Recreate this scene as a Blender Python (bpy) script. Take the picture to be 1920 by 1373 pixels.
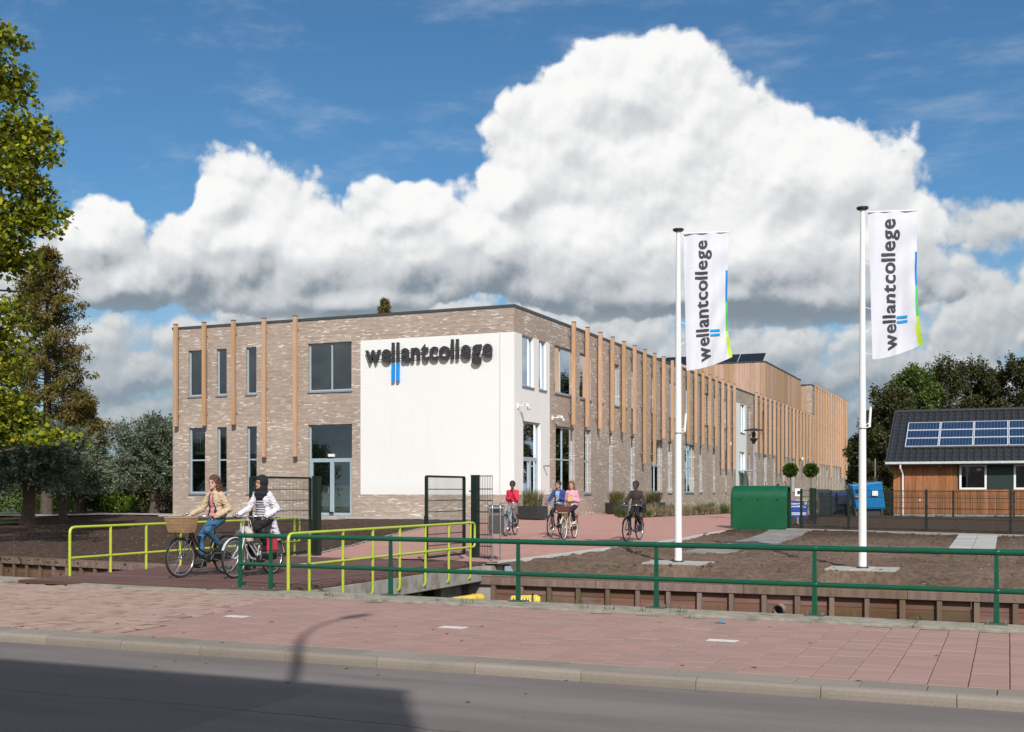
import bpy, bmesh, math, random
import numpy as np
from mathutils import Vector, Matrix, Euler, noise as mnoise

for o in list(bpy.data.objects):
    bpy.data.objects.remove(o)
scene = bpy.context.scene
COL = scene.collection
R = math.radians
random.seed(7)
rng = np.random.default_rng(7)

# ------------------------------------------------------------------ camera
# world X runs along the street, Y away from it; the camera stands at the origin 1.55 m up
YAW = R(23.2)
S_, C_ = math.sin(YAW), math.cos(YAW)
FPX, EYE, HOR = 2173.0, 1.55, 919.0
cam_d = bpy.data.cameras.new('camera')
cam_d.sensor_width = 36.0
cam_d.lens = 36.0 * FPX / 1920.0
cam_d.shift_y = (HOR - 686.5) / 1920.0
cam_d.clip_start = 0.1
cam_d.clip_end = 6000
cam = bpy.data.objects.new('camera', cam_d)
COL.objects.link(cam)
cam.location = (0, 0, EYE)
cam.rotation_euler = (R(90), 0, YAW)
scene.camera = cam

# ------------------------------------------------------------------ light and exposure
SUN_EL = R(38)
SUN_AZ = Vector((0.53, -0.85, 0)).normalized()      # towards the sun, horizontally
to_sun = Vector((SUN_AZ.x * math.cos(SUN_EL), SUN_AZ.y * math.cos(SUN_EL), math.sin(SUN_EL)))
sun_d = bpy.data.lights.new('sun', 'SUN')
sun_d.energy = 4.3
sun_d.angle = R(0.5)
sun_d.color = (1.0, 0.97, 0.93)
sun = bpy.data.objects.new('sun', sun_d)
COL.objects.link(sun)
sun.rotation_euler = to_sun.to_track_quat('Z', 'Y').to_euler()
scene.view_settings.view_transform = 'Standard'
scene.view_settings.look = 'None'
scene.view_settings.exposure = 0.0
scene.view_settings.gamma = 1.0
scene.view_settings.use_curve_mapping = False

def lin(r, g, b):
    def f(c):
        c /= 255.0
        return c / 12.92 if c <= 0.04045 else ((c + 0.055) / 1.055) ** 2.4
    return (f(r), f(g), f(b), 1.0)

class NT:
    """small node-tree writer"""
    def __init__(self, nt): self.nt = nt
    def n(self, typ, **kw):
        nd = self.nt.nodes.new(typ)
        for k, v in kw.items():
            if k == 'inp':
                for a, b in v.items():
                    s = nd.inputs[a]
                    if isinstance(b, bpy.types.NodeSocket): self.nt.links.new(b, s)
                    else: s.default_value = b
            else: setattr(nd, k, v)
        return nd
    def link(self, a, b): self.nt.links.new(a, b)
    def math(self, op, a, b=0.0, c=None, clamp=False):
        nd = self.nt.nodes.new('ShaderNodeMath'); nd.operation = op; nd.use_clamp = clamp
        for i, v in enumerate((a, b) if c is None else (a, b, c)):
            if isinstance(v, bpy.types.NodeSocket): self.nt.links.new(v, nd.inputs[i])
            else: nd.inputs[i].default_value = v
        return nd.outputs[0]
    def vmath(self, op, a, b=(0, 0, 0), scale=None):
        nd = self.nt.nodes.new('ShaderNodeVectorMath'); nd.operation = op
        for i, v in enumerate((a, b)):
            if isinstance(v, bpy.types.NodeSocket): self.nt.links.new(v, nd.inputs[i])
            else: nd.inputs[i].default_value = v
        if scale is not None:
            if isinstance(scale, bpy.types.NodeSocket): self.nt.links.new(scale, nd.inputs[3])
            else: nd.inputs[3].default_value = scale
        return nd.outputs['Value'] if op in ('LENGTH', 'DOT_PRODUCT', 'DISTANCE') else nd.outputs[0]
    def mix(self, fac, a, b, blend='MIX'):
        nd = self.nt.nodes.new('ShaderNodeMix'); nd.data_type = 'RGBA'; nd.blend_type = blend
        for s, v in ((nd.inputs[0], fac), (nd.inputs[6], a), (nd.inputs[7], b)):
            if isinstance(v, bpy.types.NodeSocket): self.nt.links.new(v, s)
            else: s.default_value = v
        return nd.outputs[2]
    def noise(self, vec, scale, detail=4, rough=0.5, dim='3D', typ=None):
        nd = self.nt.nodes.new('ShaderNodeTexNoise'); nd.noise_dimensions = dim
        if typ: nd.noise_type = typ
        if vec is not None: self.nt.links.new(vec, nd.inputs['Vector'])
        nd.inputs['Scale'].default_value = scale
        nd.inputs['Detail'].default_value = detail
        nd.inputs['Roughness'].default_value = rough
        return nd.outputs['Fac']
    def ss(self, v, a, b):
        nd = self.nt.nodes.new('ShaderNodeMapRange'); nd.interpolation_type = 'SMOOTHSTEP'
        self.nt.links.new(v, nd.inputs[0])
        nd.inputs[1].default_value = a; nd.inputs[2].default_value = b
        nd.inputs[3].default_value = 0; nd.inputs[4].default_value = 1
        return nd.outputs[0]
    def lr(self, v, a, b, c=0.0, d=1.0):
        nd = self.nt.nodes.new('ShaderNodeMapRange')
        self.nt.links.new(v, nd.inputs[0])
        for i, x in enumerate((a, b, c, d)): nd.inputs[i + 1].default_value = x
        return nd.outputs[0]

# ------------------------------------------------------------------ sky: Nishita air with cumulus
world = bpy.data.worlds.new('World')
scene.world = world
world.use_nodes = True
wn = world.node_tree
wn.nodes.clear()
W = NT(wn)
def pdir(px, py):                          # direction (azimuth, tan elevation)
    l, h = (px - 960) / FPX, (HOR - py) / FPX
    return math.atan2(C_ * l - S_, S_ * l + C_), h / math.sqrt(1 + l * l)

def cloud_group(name, lobes, base_e, soft, freq, amp, spread_lobes):
    g = bpy.data.node_groups.new(name, 'ShaderNodeTree')
    g.interface.new_socket('Dir', in_out='INPUT', socket_type='NodeSocketVector')
    g.interface.new_socket('D', in_out='OUTPUT', socket_type='NodeSocketFloat')
    g.interface.new_socket('E', in_out='OUTPUT', socket_type='NodeSocketFloat')
    g.interface.new_socket('S', in_out='OUTPUT', socket_type='NodeSocketFloat')
    G = NT(g)
    gi, go = G.n('NodeGroupInput'), G.n('NodeGroupOutput')
    d = gi.outputs[0]
    wob = G.n('ShaderNodeTexNoise', inp={'Vector': d, 'Scale': freq * 0.35, 'Detail': 1.0})
    dd = G.vmath('ADD', d, G.vmath('SCALE', G.vmath('SUBTRACT', wob.outputs['Color'], (.5, .5, .5)), scale=0.045))
    sx = G.n('ShaderNodeSeparateXYZ', inp={0: dd})
    az = G.math('ARCTAN2', sx.outputs[0], sx.outputs[1])
    hz = G.math('SQRT', G.math('ADD', G.math('MULTIPLY', sx.outputs[0], sx.outputs[0]), G.math('MULTIPLY', sx.outputs[1], sx.outputs[1])))
    el = G.math('MINIMUM', G.math('DIVIDE', sx.outputs[2], G.math('MAXIMUM', hz, .05)), 3.0)
    ae = G.n('ShaderNodeCombineXYZ', inp={0: az, 1: el}).outputs[0]
    f = None
    for (cx, cy, rx, ry) in lobes:
        a, e = pdir(cx, cy)
        v = G.vmath('MULTIPLY', G.vmath('SUBTRACT', ae, (a, e, 0)), (FPX / rx, FPX / ry, 0))
        q = G.math('SUBTRACT', 1.0, G.vmath('LENGTH', v))
        if f is None: f = q
        else:
            nd = g.nodes.new('ShaderNodeMath'); nd.operation = 'SMOOTH_MAX'
            g.links.new(f, nd.inputs[0]); g.links.new(q, nd.inputs[1]); nd.inputs[2].default_value = .25
            f = nd.outputs[0]
    # clouds all the way round out of view, their cover raised for whiter fill light
    big = G.noise(G.vmath('MULTIPLY', d, (1, 1, 1.7)), spread_lobes, 2, .5)
    away = G.ss(G.math('ABSOLUTE', G.math('SUBTRACT', az, -YAW)), .46, .62)
    low = G.math('SUBTRACT', 1.0, G.ss(el, .5, 1.6))
    gen = G.math('SUBTRACT', G.math('MULTIPLY', G.math('MULTIPLY', G.math('SUBTRACT', big, .28), low), 5.0), 0.40)
    gen = G.math('ADD', G.math('MULTIPLY', gen, away), G.math('MULTIPLY', G.math('SUBTRACT', 1.0, away), -9.0))
    f = G.math('MAXIMUM', f, gen)
    n1 = G.noise(d, freq, 7, .60)
    fine = G.n('ShaderNodeTexNoise', inp={'Vector': d, 'Scale': freq * 4.0, 'Detail': 2.0, 'Roughness': .6})
    d2 = G.vmath('ADD', dd, G.vmath('SCALE', G.vmath('SUBTRACT', fine.outputs['Color'], (.5, .5, .5)), scale=.022))
    v1 = G.n('ShaderNodeTexVoronoi', feature='F1', inp={'Vector': d2, 'Scale': freq * 1.9}).outputs[0]
    v2 = G.n('ShaderNodeTexVoronoi', feature='F1', inp={'Vector': d2, 'Scale': freq * 4.6}).outputs[0]
    v3 = G.n('ShaderNodeTexVoronoi', feature='F1', inp={'Vector': d2, 'Scale': freq * 11.0}).outputs[0]
    f = G.math('ADD', f, G.math('MULTIPLY', G.math('SUBTRACT', n1, .5), amp * 2.0))
    f = G.math('ADD', f, G.math('MULTIPLY', G.math('SUBTRACT', .45, v1), amp * .60))
    f = G.math('ADD', f, G.math('MULTIPLY', G.math('SUBTRACT', .45, v2), amp * .34))
    shape = f
    f = G.math('ADD', f, G.math('MULTIPLY', G.math('SUBTRACT', .45, v3), amp * .15))
    cut = G.ss(G.math('ADD', el, G.math('MULTIPLY', G.math('SUBTRACT', n1, .5), .07)), base_e - soft, base_e + soft * .6)        # flat bases
    f = G.math('SUBTRACT', f, G.math('MULTIPLY', G.math('SUBTRACT', 1.0, cut), 1.1))
    G.link(f, go.inputs[0]); G.link(el, go.inputs[1]); G.link(shape, go.inputs[2])
    return g

lobA = [(1190, 175, 175, 150), (1080, 270, 150, 160), (1250, 300, 230, 200), (1450, 330, 170, 170), (1560, 350, 160, 150),
        (1640, 440, 160, 110), (1420, 470, 360, 150), (1130, 480, 280, 170), (975, 370, 70, 80), (950, 480, 190, 130),
        (435, 365, 100, 100), (480, 450, 190, 140), (345, 470, 90, 110), (600, 500, 210, 140), (770, 400, 120, 85),
        (800, 480, 210, 140), (900, 450, 120, 90), (175, 450, 100, 90), (215, 530, 150, 90), (1330, 540, 520, 90), (640, 570, 360, 80)]
lobB = [(1450, 650, 280, 90), (1280, 690, 200, 90), (1620, 700, 190, 90), (1860, 450, 90, 70), (1850, 600, 210, 120), (1740, 720, 220, 100),
        (250, 700, 170, 80), (340, 640, 130, 60), (170, 650, 110, 60), (260, 780, 220, 80), (700, 640, 520, 95), (1080, 620, 260, 80), (1900, 790, 260, 90), (20, 540, 90, 110), (80, 640, 120, 90), (1500, 800, 400, 90)]
gA = cloud_group('cloud_a', lobA, (HOR - 595) / FPX, .042, 8.5, .62, 2.3)
gB = cloud_group('cloud_b', lobB, (HOR - 850) / FPX, .06, 12.0, .95, 4.1)
tc = W.n('ShaderNodeTexCoord').outputs['Generated']
dirn = W.vmath('NORMALIZE', tc)
skyt = W.n('ShaderNodeTexSky', sky_type='NISHITA', sun_disc=False, sun_elevation=SUN_EL,
           sun_rotation=math.atan2(SUN_AZ.x, SUN_AZ.y), altitude=0, air_density=1.0, dust_density=0.4, ozone_density=2.5)
SKYK = 0.115
def emis(rgb): return tuple(c / SKYK for c in lin(*rgb)[:3]) + (1,)
air = W.mix(1.0, skyt.outputs[0], (0.44, 0.71, 0.85, 1), 'MULTIPLY')
lit_dir = Vector((-C_ * .45, -S_ * .45, 1)).normalized()
def layer(group, k, dark, mid, white, e0, e1, sharp, relief, k2):
    nd = W.n('ShaderNodeGroup', node_tree=group, inp={0: dirn})
    nd2 = W.n('ShaderNodeGroup', node_tree=group, inp={0: W.vmath('NORMALIZE', W.vmath('ADD', dirn, tuple(lit_dir * k)))})
    D, E = nd.outputs[0], nd.outputs[1]
    slope = W.math('MULTIPLY', W.math('SUBTRACT', nd.outputs[2], nd2.outputs[2]), relief)
    hgt = W.ss(E, e0, e1)
    up_ = W.ss(E, e0 + .01, e0 + .05)
    alpha = W.math('ADD', W.math('MULTIPLY', up_, W.ss(D, -.02, sharp)), W.math('MULTIPLY', W.math('SUBTRACT', 1.0, up_), W.ss(D, -.25, .75)))
    thick = W.math('MULTIPLY', W.ss(D, .25, 1.2), k2)
    shade = W.math('MULTIPLY', W.ss(W.noise(dirn, 7.0, 3, .6), .40, .70), .16)
    val = W.math('SUBTRACT', W.math('ADD', W.math('MULTIPLY', hgt, .86), slope), W.math('ADD', thick, shade))
    val = W.math('ADD', val, .09)
    val = W.math('MINIMUM', W.math('MAXIMUM', val, 0.0), 1.25)
    c = W.mix(W.ss(val, 0.0, .55), emis(dark), emis(mid))
    c = W.mix(W.ss(val, .42, 1.22), c, emis(white))
    return alpha, c
E_ = lambda y: (HOR - y) / FPX
# thin high veils and the pale air near the horizon
ciN = W.noise(W.vmath('MULTIPLY', dirn, (2.2, 5.0, 9.0)), 3.2, 8, .62)
sep = W.n('ShaderNodeSeparateXYZ', inp={0: dirn})
ci = W.math('MULTIPLY', W.ss(ciN, .48, .80), .34)
base = W.mix(ci, air, emis((205, 215, 225)))
hz = W.math('SUBTRACT', 1.0, W.ss(sep.outputs[2], .02, .24))
base = W.mix(W.math('MULTIPLY', hz, .72), base, emis((165, 180, 194)))
aB, cB = layer(gB, .007, (140, 153, 165), (180, 186, 191), (224, 224, 222), E_(850), E_(570), .42, 1.2, .12)
base = W.mix(W.math('MULTIPLY', aB, .93), base, cB)
aA, cA = layer(gA, .009, (132, 145, 156), (202, 206, 210), (251, 251, 250), E_(670), E_(380), .13, 1.6, .03)
base = W.mix(aA, base, cA)
bg = W.n('ShaderNodeBackground', inp={'Color': base, 'Strength': SKYK})
out = W.n('ShaderNodeOutputWorld')
W.link(bg.outputs[0], out.inputs[0])
world.cycles.sampling_method = 'MANUAL'
world.cycles.sample_map_resolution = 512

# ------------------------------------------------------------------ geometry helpers
def gz(y):                                             # the site rises gently away from the street
    return min(.38, max(0.0, .018 * (y - 23)))
def gzv(x, y): return gz(y)
def onX(px, X):
    k = (px - 960) / FPX
    return X * (C_ + k * S_) / (k * C_ - S_)
def onY(px, Y):
    k = (px - 960) / FPX
    return Y * (k * C_ - S_) / (C_ + k * S_)
def dep(X, Y): return -S_ * X + C_ * Y
def zat(py, X, Y): return EYE - (py - HOR) / FPX * dep(X, Y)

class MB:
    """collects faces and links them as one mesh object"""
    def __init__(self): self.v = []; self.f = []; self.m = []
    def add(self, vs, fs, mi=0):
        b = len(self.v); self.v += [tuple(p) for p in vs]
        self.f += [tuple(i + b for i in f) for f in fs]; self.m += [mi] * len(fs); return self
    def quad(self, a, b, c, d, mi=0): return self.add((a, b, c, d), ((0, 1, 2, 3),), mi)
    def box(self, x0, y0, z0, x1, y1, z1, mi=0):
        if x0 > x1: x0, x1 = x1, x0
        if y0 > y1: y0, y1 = y1, y0
        if z0 > z1: z0, z1 = z1, z0
        return self.add([(x0,y0,z0),(x1,y0,z0),(x1,y1,z0),(x0,y1,z0),(x0,y0,z1),(x1,y0,z1),(x1,y1,z1),(x0,y1,z1)],
                 [(3,2,1,0),(4,5,6,7),(0,1,5,4),(1,2,6,5),(2,3,7,6),(3,0,4,7)], mi)
    def obox(self, c, ax, ay, az, mi=0):               # centre and three half axes
        c, ax, ay, az = map(Vector, (c, ax, ay, az))
        p = [c + ax*i + ay*j + az*k for k in (-1,1) for j in (-1,1) for i in (-1,1)]
        fs = [(0,2,3,1),(4,5,7,6),(0,1,5,4),(1,3,7,5),(3,2,6,7),(2,0,4,6)]
        if ax.cross(ay).dot(az) < 0: fs = [f[::-1] for f in fs]
        return self.add(p, fs, mi)
    def bar(self, a, b, w, h=None, up=(0,0,1), mi=0):
        a, b = Vector(a), Vector(b); d = (b - a); L = d.length; d.normalize()
        up = Vector(up)
        if abs(d.dot(up)) > .99: up = Vector((1,0,0))
        s = d.cross(up).normalized(); u = s.cross(d)
        return self.obox((a + b) / 2, d * L / 2, s * w / 2, u * (h or w) / 2, mi)
    def tube(self, pts, r, n=8, mi=0, closed=False, cap=True):
        pts = [Vector(p) for p in pts]; m = len(pts)
        rs = r if isinstance(r, (list, tuple)) else [r] * m
        b = len(self.v); up = None
        for i, p in enumerate(pts):
            if closed: t = pts[(i+1) % m] - pts[i-1]
            else: t = pts[min(i+1, m-1)] - pts[max(i-1, 0)]
            if t.length < 1e-9: t = Vector((0,0,1))
            t.normalize()
            if up is None:
                a = Vector((0,0,1)) if abs(t.z) < .9 else Vector((1,0,0))
                up = (a - t * a.dot(t)).normalized()
            else:
                up = up - t * up.dot(t)
                up = up.normalized() if up.length > 1e-6 else Vector((1,0,0))
            s = t.cross(up)
            for k in range(n):
                an = 2*math.pi*k/n
                self.v.append(tuple(p + (up*math.cos(an) + s*math.sin(an)) * rs[i]))
        seg = m if closed else m - 1
        for i in range(seg):
            j = (i+1) % m
            for k in range(n):
                k2 = (k+1) % n
                self.f.append((b+i*n+k, b+i*n+k2, b+j*n+k2, b+j*n+k)); self.m.append(mi)
        if cap and not closed:
            self.f.append(tuple(b+k for k in range(n))[::-1]); self.m.append(mi)
            self.f.append(tuple(b+(m-1)*n+k for k in range(n))); self.m.append(mi)
        return self
    def ball(self, c, r, mi=0, n=8, rz=None, ry=None):
        c = Vector(c); rz = rz or r; ry = ry or r; b = len(self.v); h = n // 2 + 1
        for i in range(1, h):
            t = math.pi * i / h
            for k in range(n):
                a = 2*math.pi*k/n
                self.v.append((c.x + r*math.sin(t)*math.cos(a), c.y + ry*math.sin(t)*math.sin(a), c.z + rz*math.cos(t)))
        self.v.append((c.x, c.y, c.z + rz)); self.v.append((c.x, c.y, c.z - rz))
        T, B = len(self.v)-2, len(self.v)-1
        for i in range(h-2):
            for k in range(n):
                k2 = (k+1) % n
                self.f.append((b+i*n+k, b+(i+1)*n+k, b+(i+1)*n+k2, b+i*n+k2)); self.m.append(mi)
        for k in range(n):
            k2 = (k+1) % n
            self.f.append((T, b+k, b+k2)); self.m.append(mi)
            self.f.append((B, b+(h-2)*n+k2, b+(h-2)*n+k)); self.m.append(mi)
        return self
    def prism(self, poly, z0, z1, mi=0):               # polygon (x, y) extruded in z, counter-clockwise
        n = len(poly)
        vs = [(x, y, z0) for x, y in poly] + [(x, y, z1) for x, y in poly]
        fs = [tuple(range(n))[::-1], tuple(range(n, 2*n))] + [(i, (i+1) % n, n + (i+1) % n, n + i) for i in range(n)]
        return self.add(vs, fs, mi)
    def sweepX(self, prof, x0, x1, mi=0):              # profile (y, z) extruded along x
        n = len(prof)
        vs = [(x0, y, z) for y, z in prof] + [(x1, y, z) for y, z in prof]
        fs = [tuple(range(n))[::-1], tuple(range(n, 2*n))] + [(i, (i+1) % n, n + (i+1) % n, n + i) for i in range(n)]
        return self.add(vs, fs, mi)
    def move(self, M):
        self.v = [tuple(M @ Vector(p)) for p in self.v]; return self
    def mesh(self, name, mats, smooth=False):
        me = bpy.data.meshes.new(name); me.from_pydata(self.v, [], self.f)
        for m in (mats if isinstance(mats, (list, tuple)) else [mats]): me.materials.append(m)
        if len(me.materials) > 1: me.polygons.foreach_set('material_index', self.m)
        if smooth: me.polygons.foreach_set('use_smooth', [True] * len(me.polygons))
        me.update(); return me
    def build(self, name, mats, parent=None, smooth=False, bevel=0, label=None):
        return link(name, self.mesh(name, mats, smooth), parent, bevel=bevel, label=label, smooth=smooth)

def link(name, me, parent=None, loc=None, rot=None, bevel=0, label=None, smooth=False):
    o = bpy.data.objects.new(name, me); COL.objects.link(o)
    if parent is not None: o.parent = parent
    if loc is not None: o.location = loc
    if rot is not None: o.rotation_euler = rot
    if bevel:
        m = o.modifiers.new('bevel', 'BEVEL'); m.width = bevel; m.segments = 2; m.limit_method = 'ANGLE'; m.angle_limit = R(40)
    elif smooth:
        try: me.set_sharp_from_angle(angle=R(45))
        except Exception: pass
    if label: o['label'] = label
    return o
def thing(name, label, cat, loc=(0,0,0), rz=0, group=None):
    o = bpy.data.objects.new(name, None); COL.objects.link(o); o.empty_display_size = .2
    o.location = loc; o.rotation_euler = (0, 0, rz)
    return tag(o, label, cat, group)
def tag(o, label, cat, group=None):
    o['label'] = label; o['category'] = cat
    if group: o['group'] = group
    return o
def struct(o): o['kind'] = 'structure'; return o
def stuff(o, label=None, cat=None):
    o['kind'] = 'stuff'
    if label: o['label'] = label
    if cat: o['category'] = cat
    return o
def dup(root, loc, rz=None, label=None):
    kids = {}
    for o in list(COL.objects):
        if o.parent is not None: kids.setdefault(o.parent.name, []).append(o)
    r = root.copy(); COL.objects.link(r); r.location = loc
    if rz is not None: r.rotation_euler = (0, 0, rz)
    if label: r['label'] = label
    for ch in kids.get(root.name, []):
        c = ch.copy(); COL.objects.link(c); c.parent = r
        for g in kids.get(ch.name, []):
            d = g.copy(); COL.objects.link(d); d.parent = c
    return r

# ------------------------------------------------------------------ materials
MATS = {}
def mat(name, col, rough=.7, metal=0, spec=None, var=.12, nscale=6.0, bump=0, bscale=40, bdist=.01, var2=None, coords='Object', coat=0, objvar=0):
    """base colour with procedural unevenness, optional second colour patches, bump and per-object variation"""
    if name in MATS: return MATS[name]
    m = bpy.data.materials.new(name); m.use_nodes = True; nt = m.node_tree; N = NT(nt)
    b = nt.nodes['Principled BSDF']
    tcn = N.n('ShaderNodeTexCoord'); v = tcn.outputs[coords]
    if coords == 'World': pass
    n1 = N.noise(v, nscale, 6, .6)
    f = N.lr(n1, .3, .7, 1 - var, 1 + var)
    c = N.mix(1.0, col, N.n('ShaderNodeCombineColor', inp={0: f, 1: f, 2: f}).outputs[0], 'MULTIPLY')
    if var2 is not None:
        n2 = N.noise(v, nscale * .37, 5, .65)
        c = N.mix(N.ss(n2, .5, .68), c, var2)
    if objvar:
        oi = N.n('ShaderNodeObjectInfo').outputs['Random']
        g = N.lr(oi, 0, 1, 1 - objvar, 1 + objvar)
        c = N.mix(1.0, c, N.n('ShaderNodeCombineColor', inp={0: g, 1: g, 2: g}).outputs[0], 'MULTIPLY')
    N.link(c, b.inputs['Base Color'])
    b.inputs['Roughness'].default_value = rough
    b.inputs['Metallic'].default_value = metal
    if spec is not None: b.inputs['Specular IOR Level'].default_value = spec
    if coat: b.inputs['Coat Weight'].default_value = coat
    if bump:
        nb = N.noise(v, bscale, 6, .6)
        bp = N.n('ShaderNodeBump', inp={'Strength': bump, 'Distance': bdist, 'Height': nb})
        N.link(bp.outputs[0], b.inputs['Normal'])
    MATS[name] = m
    return m
def A(x): return (x[0], x[1], x[2], 1.0)

def brick_mat(name, painted=False, soldier=False):
    m = bpy.data.materials.new(name); m.use_nodes = True; nt = m.node_tree; N = NT(nt); b = nt.nodes['Principled BSDF']
    p = N.n('ShaderNodeNewGeometry').outputs['Position']
    s = N.n('ShaderNodeSeparateXYZ', inp={0: p})
    u = N.math('ADD', s.outputs[0], s.outputs[1])
    vec = N.n('ShaderNodeCombineXYZ', inp={0: u, 1: s.outputs[2]}).outputs[0]
    def brick(c1, c2, mortar):
        return N.n('ShaderNodeTexBrick', offset=.5, inp={'Vector': vec, 'Color1': c1, 'Color2': c2, 'Mortar': mortar, 'Scale': 1.0,
                   'Mortar Size': .006, 'Mortar Smooth': .3, 'Bias': 0.0, 'Brick Width': .22, 'Row Height': .062})
    bk = brick((0,0,0,1), (1,1,1,1), (0,0,0,1))
    rnd = bk.outputs['Color']
    if painted:
        col = N.mix(bk.outputs['Fac'], (.81,.81,.79,1), (.70,.70,.68,1))
        big = N.noise(p, .8, 5, .6)
        col = N.mix(N.math('MULTIPLY', N.ss(big, .45, .75), .25), col, (.74,.73,.69,1))
        streak = N.noise(N.vmath('MULTIPLY', p, (3.5, 3.5, .25)), 1.0, 5, .65)
        col = N.mix(N.math('MULTIPLY', N.ss(streak, .52, .75), .10), col, (.60,.59,.55,1))
        foot = N.math('SUBTRACT', 1.0, N.ss(N.math('ADD', s.outputs[2], N.math('MULTIPLY', big, .8)), 1.6, 2.4))
        col = N.mix(N.math('MULTIPLY', foot, .30), col, (.62,.60,.54,1))
    else:
        course = N.lr(N.noise(N.vmath('MULTIPLY', p, (.7, .7, 16.0)), 1.0, 2, .5), .3, .7, 0, 1)
        cr = N.n('ShaderNodeValToRGB', inp={0: N.math('ADD', N.math('MULTIPLY', rnd, .5), N.math('MULTIPLY', course, .5))})
        e = cr.color_ramp.elements
        e[0].position = 0; e[0].color = (.32,.24,.192,1)
        e[1].position = .22; e[1].color = (.37,.285,.23,1)
        for ps, cc in ((.5, (.42,.33,.27,1)), (.75, (.465,.375,.31,1)), (1.0, (.50,.415,.35,1))):
            q = e.new(ps); q.color = cc
        # whitened bricks come in drifts
        drift = N.noise(N.vmath('MULTIPLY', p, (1, 1, 2.4)), .9, 5, .72)
        thr = N.lr(drift, .40, .70, .86, .60)
        run = N.lr(N.noise(N.vmath('MULTIPLY', p, (1.5, 1.5, 15.0)), 1.0, 2, .5), .32, .68, 0, 1)
        score = N.math('ADD', N.math('MULTIPLY', rnd, .45), N.math('MULTIPLY', run, .55))
        isw = N.math('GREATER_THAN', score, thr)
        c = N.mix(isw, cr.outputs[0], (.66,.61,.55,1))
        tone = N.noise(p, .35, 3, .5)
        t = N.lr(tone, .35, .65, .90, 1.08)
        c = N.mix(1.0, c, N.n('ShaderNodeCombineColor', inp={0: t, 1: t, 2: t}).outputs[0], 'MULTIPLY')
        fine = N.noise(p, 30, 4, .6)
        ff = N.lr(fine, .3, .7, .94, 1.06)
        c = N.mix(1.0, c, N.n('ShaderNodeCombineColor', inp={0: ff, 1: ff, 2: ff}).outputs[0], 'MULTIPLY')
        col = N.mix(bk.outputs['Fac'], c, (.24,.205,.175,1))
    N.link(col, b.inputs['Base Color'])
    b.inputs['Roughness'].default_value = .85 if not painted else .6
    h = N.math('SUBTRACT', 1.0, bk.outputs['Fac'])
    bp = N.n('ShaderNodeBump', inp={'Strength': .6 if not painted else .5, 'Distance': .006, 'Height': h})
    N.link(bp.outputs[0], b.inputs['Normal'])
    return m
M_brick = brick_mat('brick_wall'); M_paint = brick_mat('painted_brick', painted=True)

def wood_mat(name, c1, c2, rough=.75, axis=2, freq=18.0, objvar=.1, grey=None):
    m = bpy.data.materials.new(name); m.use_nodes = True; nt = m.node_tree; N = NT(nt); b = nt.nodes['Principled BSDF']
    p = N.n('ShaderNodeNewGeometry').outputs['Position']
    sc = [freq, freq, freq]; sc[axis] = freq * .06
    oi = N.n('ShaderNodeObjectInfo').outputs['Random']
    pp = N.vmath('ADD', N.vmath('MULTIPLY', p, tuple(sc)), N.n('ShaderNodeCombineXYZ', inp={0: N.math('MULTIPLY', oi, 37.0), 1: N.math('MULTIPLY', oi, 11.0)}).outputs[0])
    n1 = N.noise(pp, 1.0, 6, .65)
    c = N.mix(N.ss(n1, .3, .7), c1, c2)
    if grey:
        n2 = N.noise(p, .7, 4, .6); c = N.mix(N.math('MULTIPLY', N.ss(n2, .45, .7), .5), c, grey)
    g = N.lr(oi, 0, 1, 1 - objvar, 1 + objvar)
    c = N.mix(1.0, c, N.n('ShaderNodeCombineColor', inp={0: g, 1: g, 2: N.math('MULTIPLY', g, g)}).outputs[0], 'MULTIPLY')
    N.link(c, b.inputs['Base Color']); b.inputs['Roughness'].default_value = rough
    bp = N.n('ShaderNodeBump', inp={'Strength': .3, 'Distance': .004, 'Height': n1}); N.link(bp.outputs[0], b.inputs['Normal'])
    return m
M_batten = wood_mat('batten_wood', (.56,.335,.185,1), (.43,.25,.135,1), objvar=.14, grey=(.42,.32,.25,1))
M_clad = wood_mat('cladding_wood', (.50,.315,.20,1), (.37,.23,.145,1), objvar=.2, freq=10, grey=(.38,.29,.21,1))
M_hclad = wood_mat('house_cladding_wood', (.40,.165,.06,1), (.24,.09,.035,1), objvar=.22, freq=14)
M_revet = wood_mat('revetment_wood', (.20,.095,.058,1), (.11,.052,.034,1), axis=0, freq=9, objvar=.3, grey=(.17,.13,.10,1))
M_revpost = wood_mat('revetment_post_wood', (.21,.145,.105,1), (.13,.085,.062,1), freq=9, objvar=.25)
M_deck = wood_mat('deck_wood', (.155,.073,.058,1), (.095,.045,.037,1), axis=0, freq=9, objvar=.16, grey=(.16,.09,.07,1))
M_frame = mat('window_frame_paint', (.33,.41,.46,1), .4, var=.05)
M_sill = mat('window_sill_stone', (.20,.22,.24,1), .6, var=.1)
M_trim = mat('roof_trim_metal', (.075,.085,.09,1), .45, metal=.4, var=.1)
M_roof = mat('roof_felt', (.08,.08,.08,1), .9)
M_white = mat('white_paint', (.80,.80,.79,1), .35, var=.03, nscale=2)
M_dark = mat('dark_metal', (.03,.032,.034,1), .5)
M_black = mat('black_plastic', (.012,.012,.013,1), .45)
M_steel = mat('galvanised_steel', (.42,.43,.44,1), .35, metal=.8, var=.12)
M_lime = mat('lime_paint', (.43,.52,.05,1), .35, var=.06, nscale=5, var2=(.38,.46,.055,1))
M_green = mat('green_paint', (.004,.085,.044,1), .28, var=.12, nscale=6, var2=(.014,.070,.046,1), bump=.15, bscale=45, bdist=.003)
M_mesh = mat('green_mesh_coating', (.005,.014,.009,1), .5)
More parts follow.
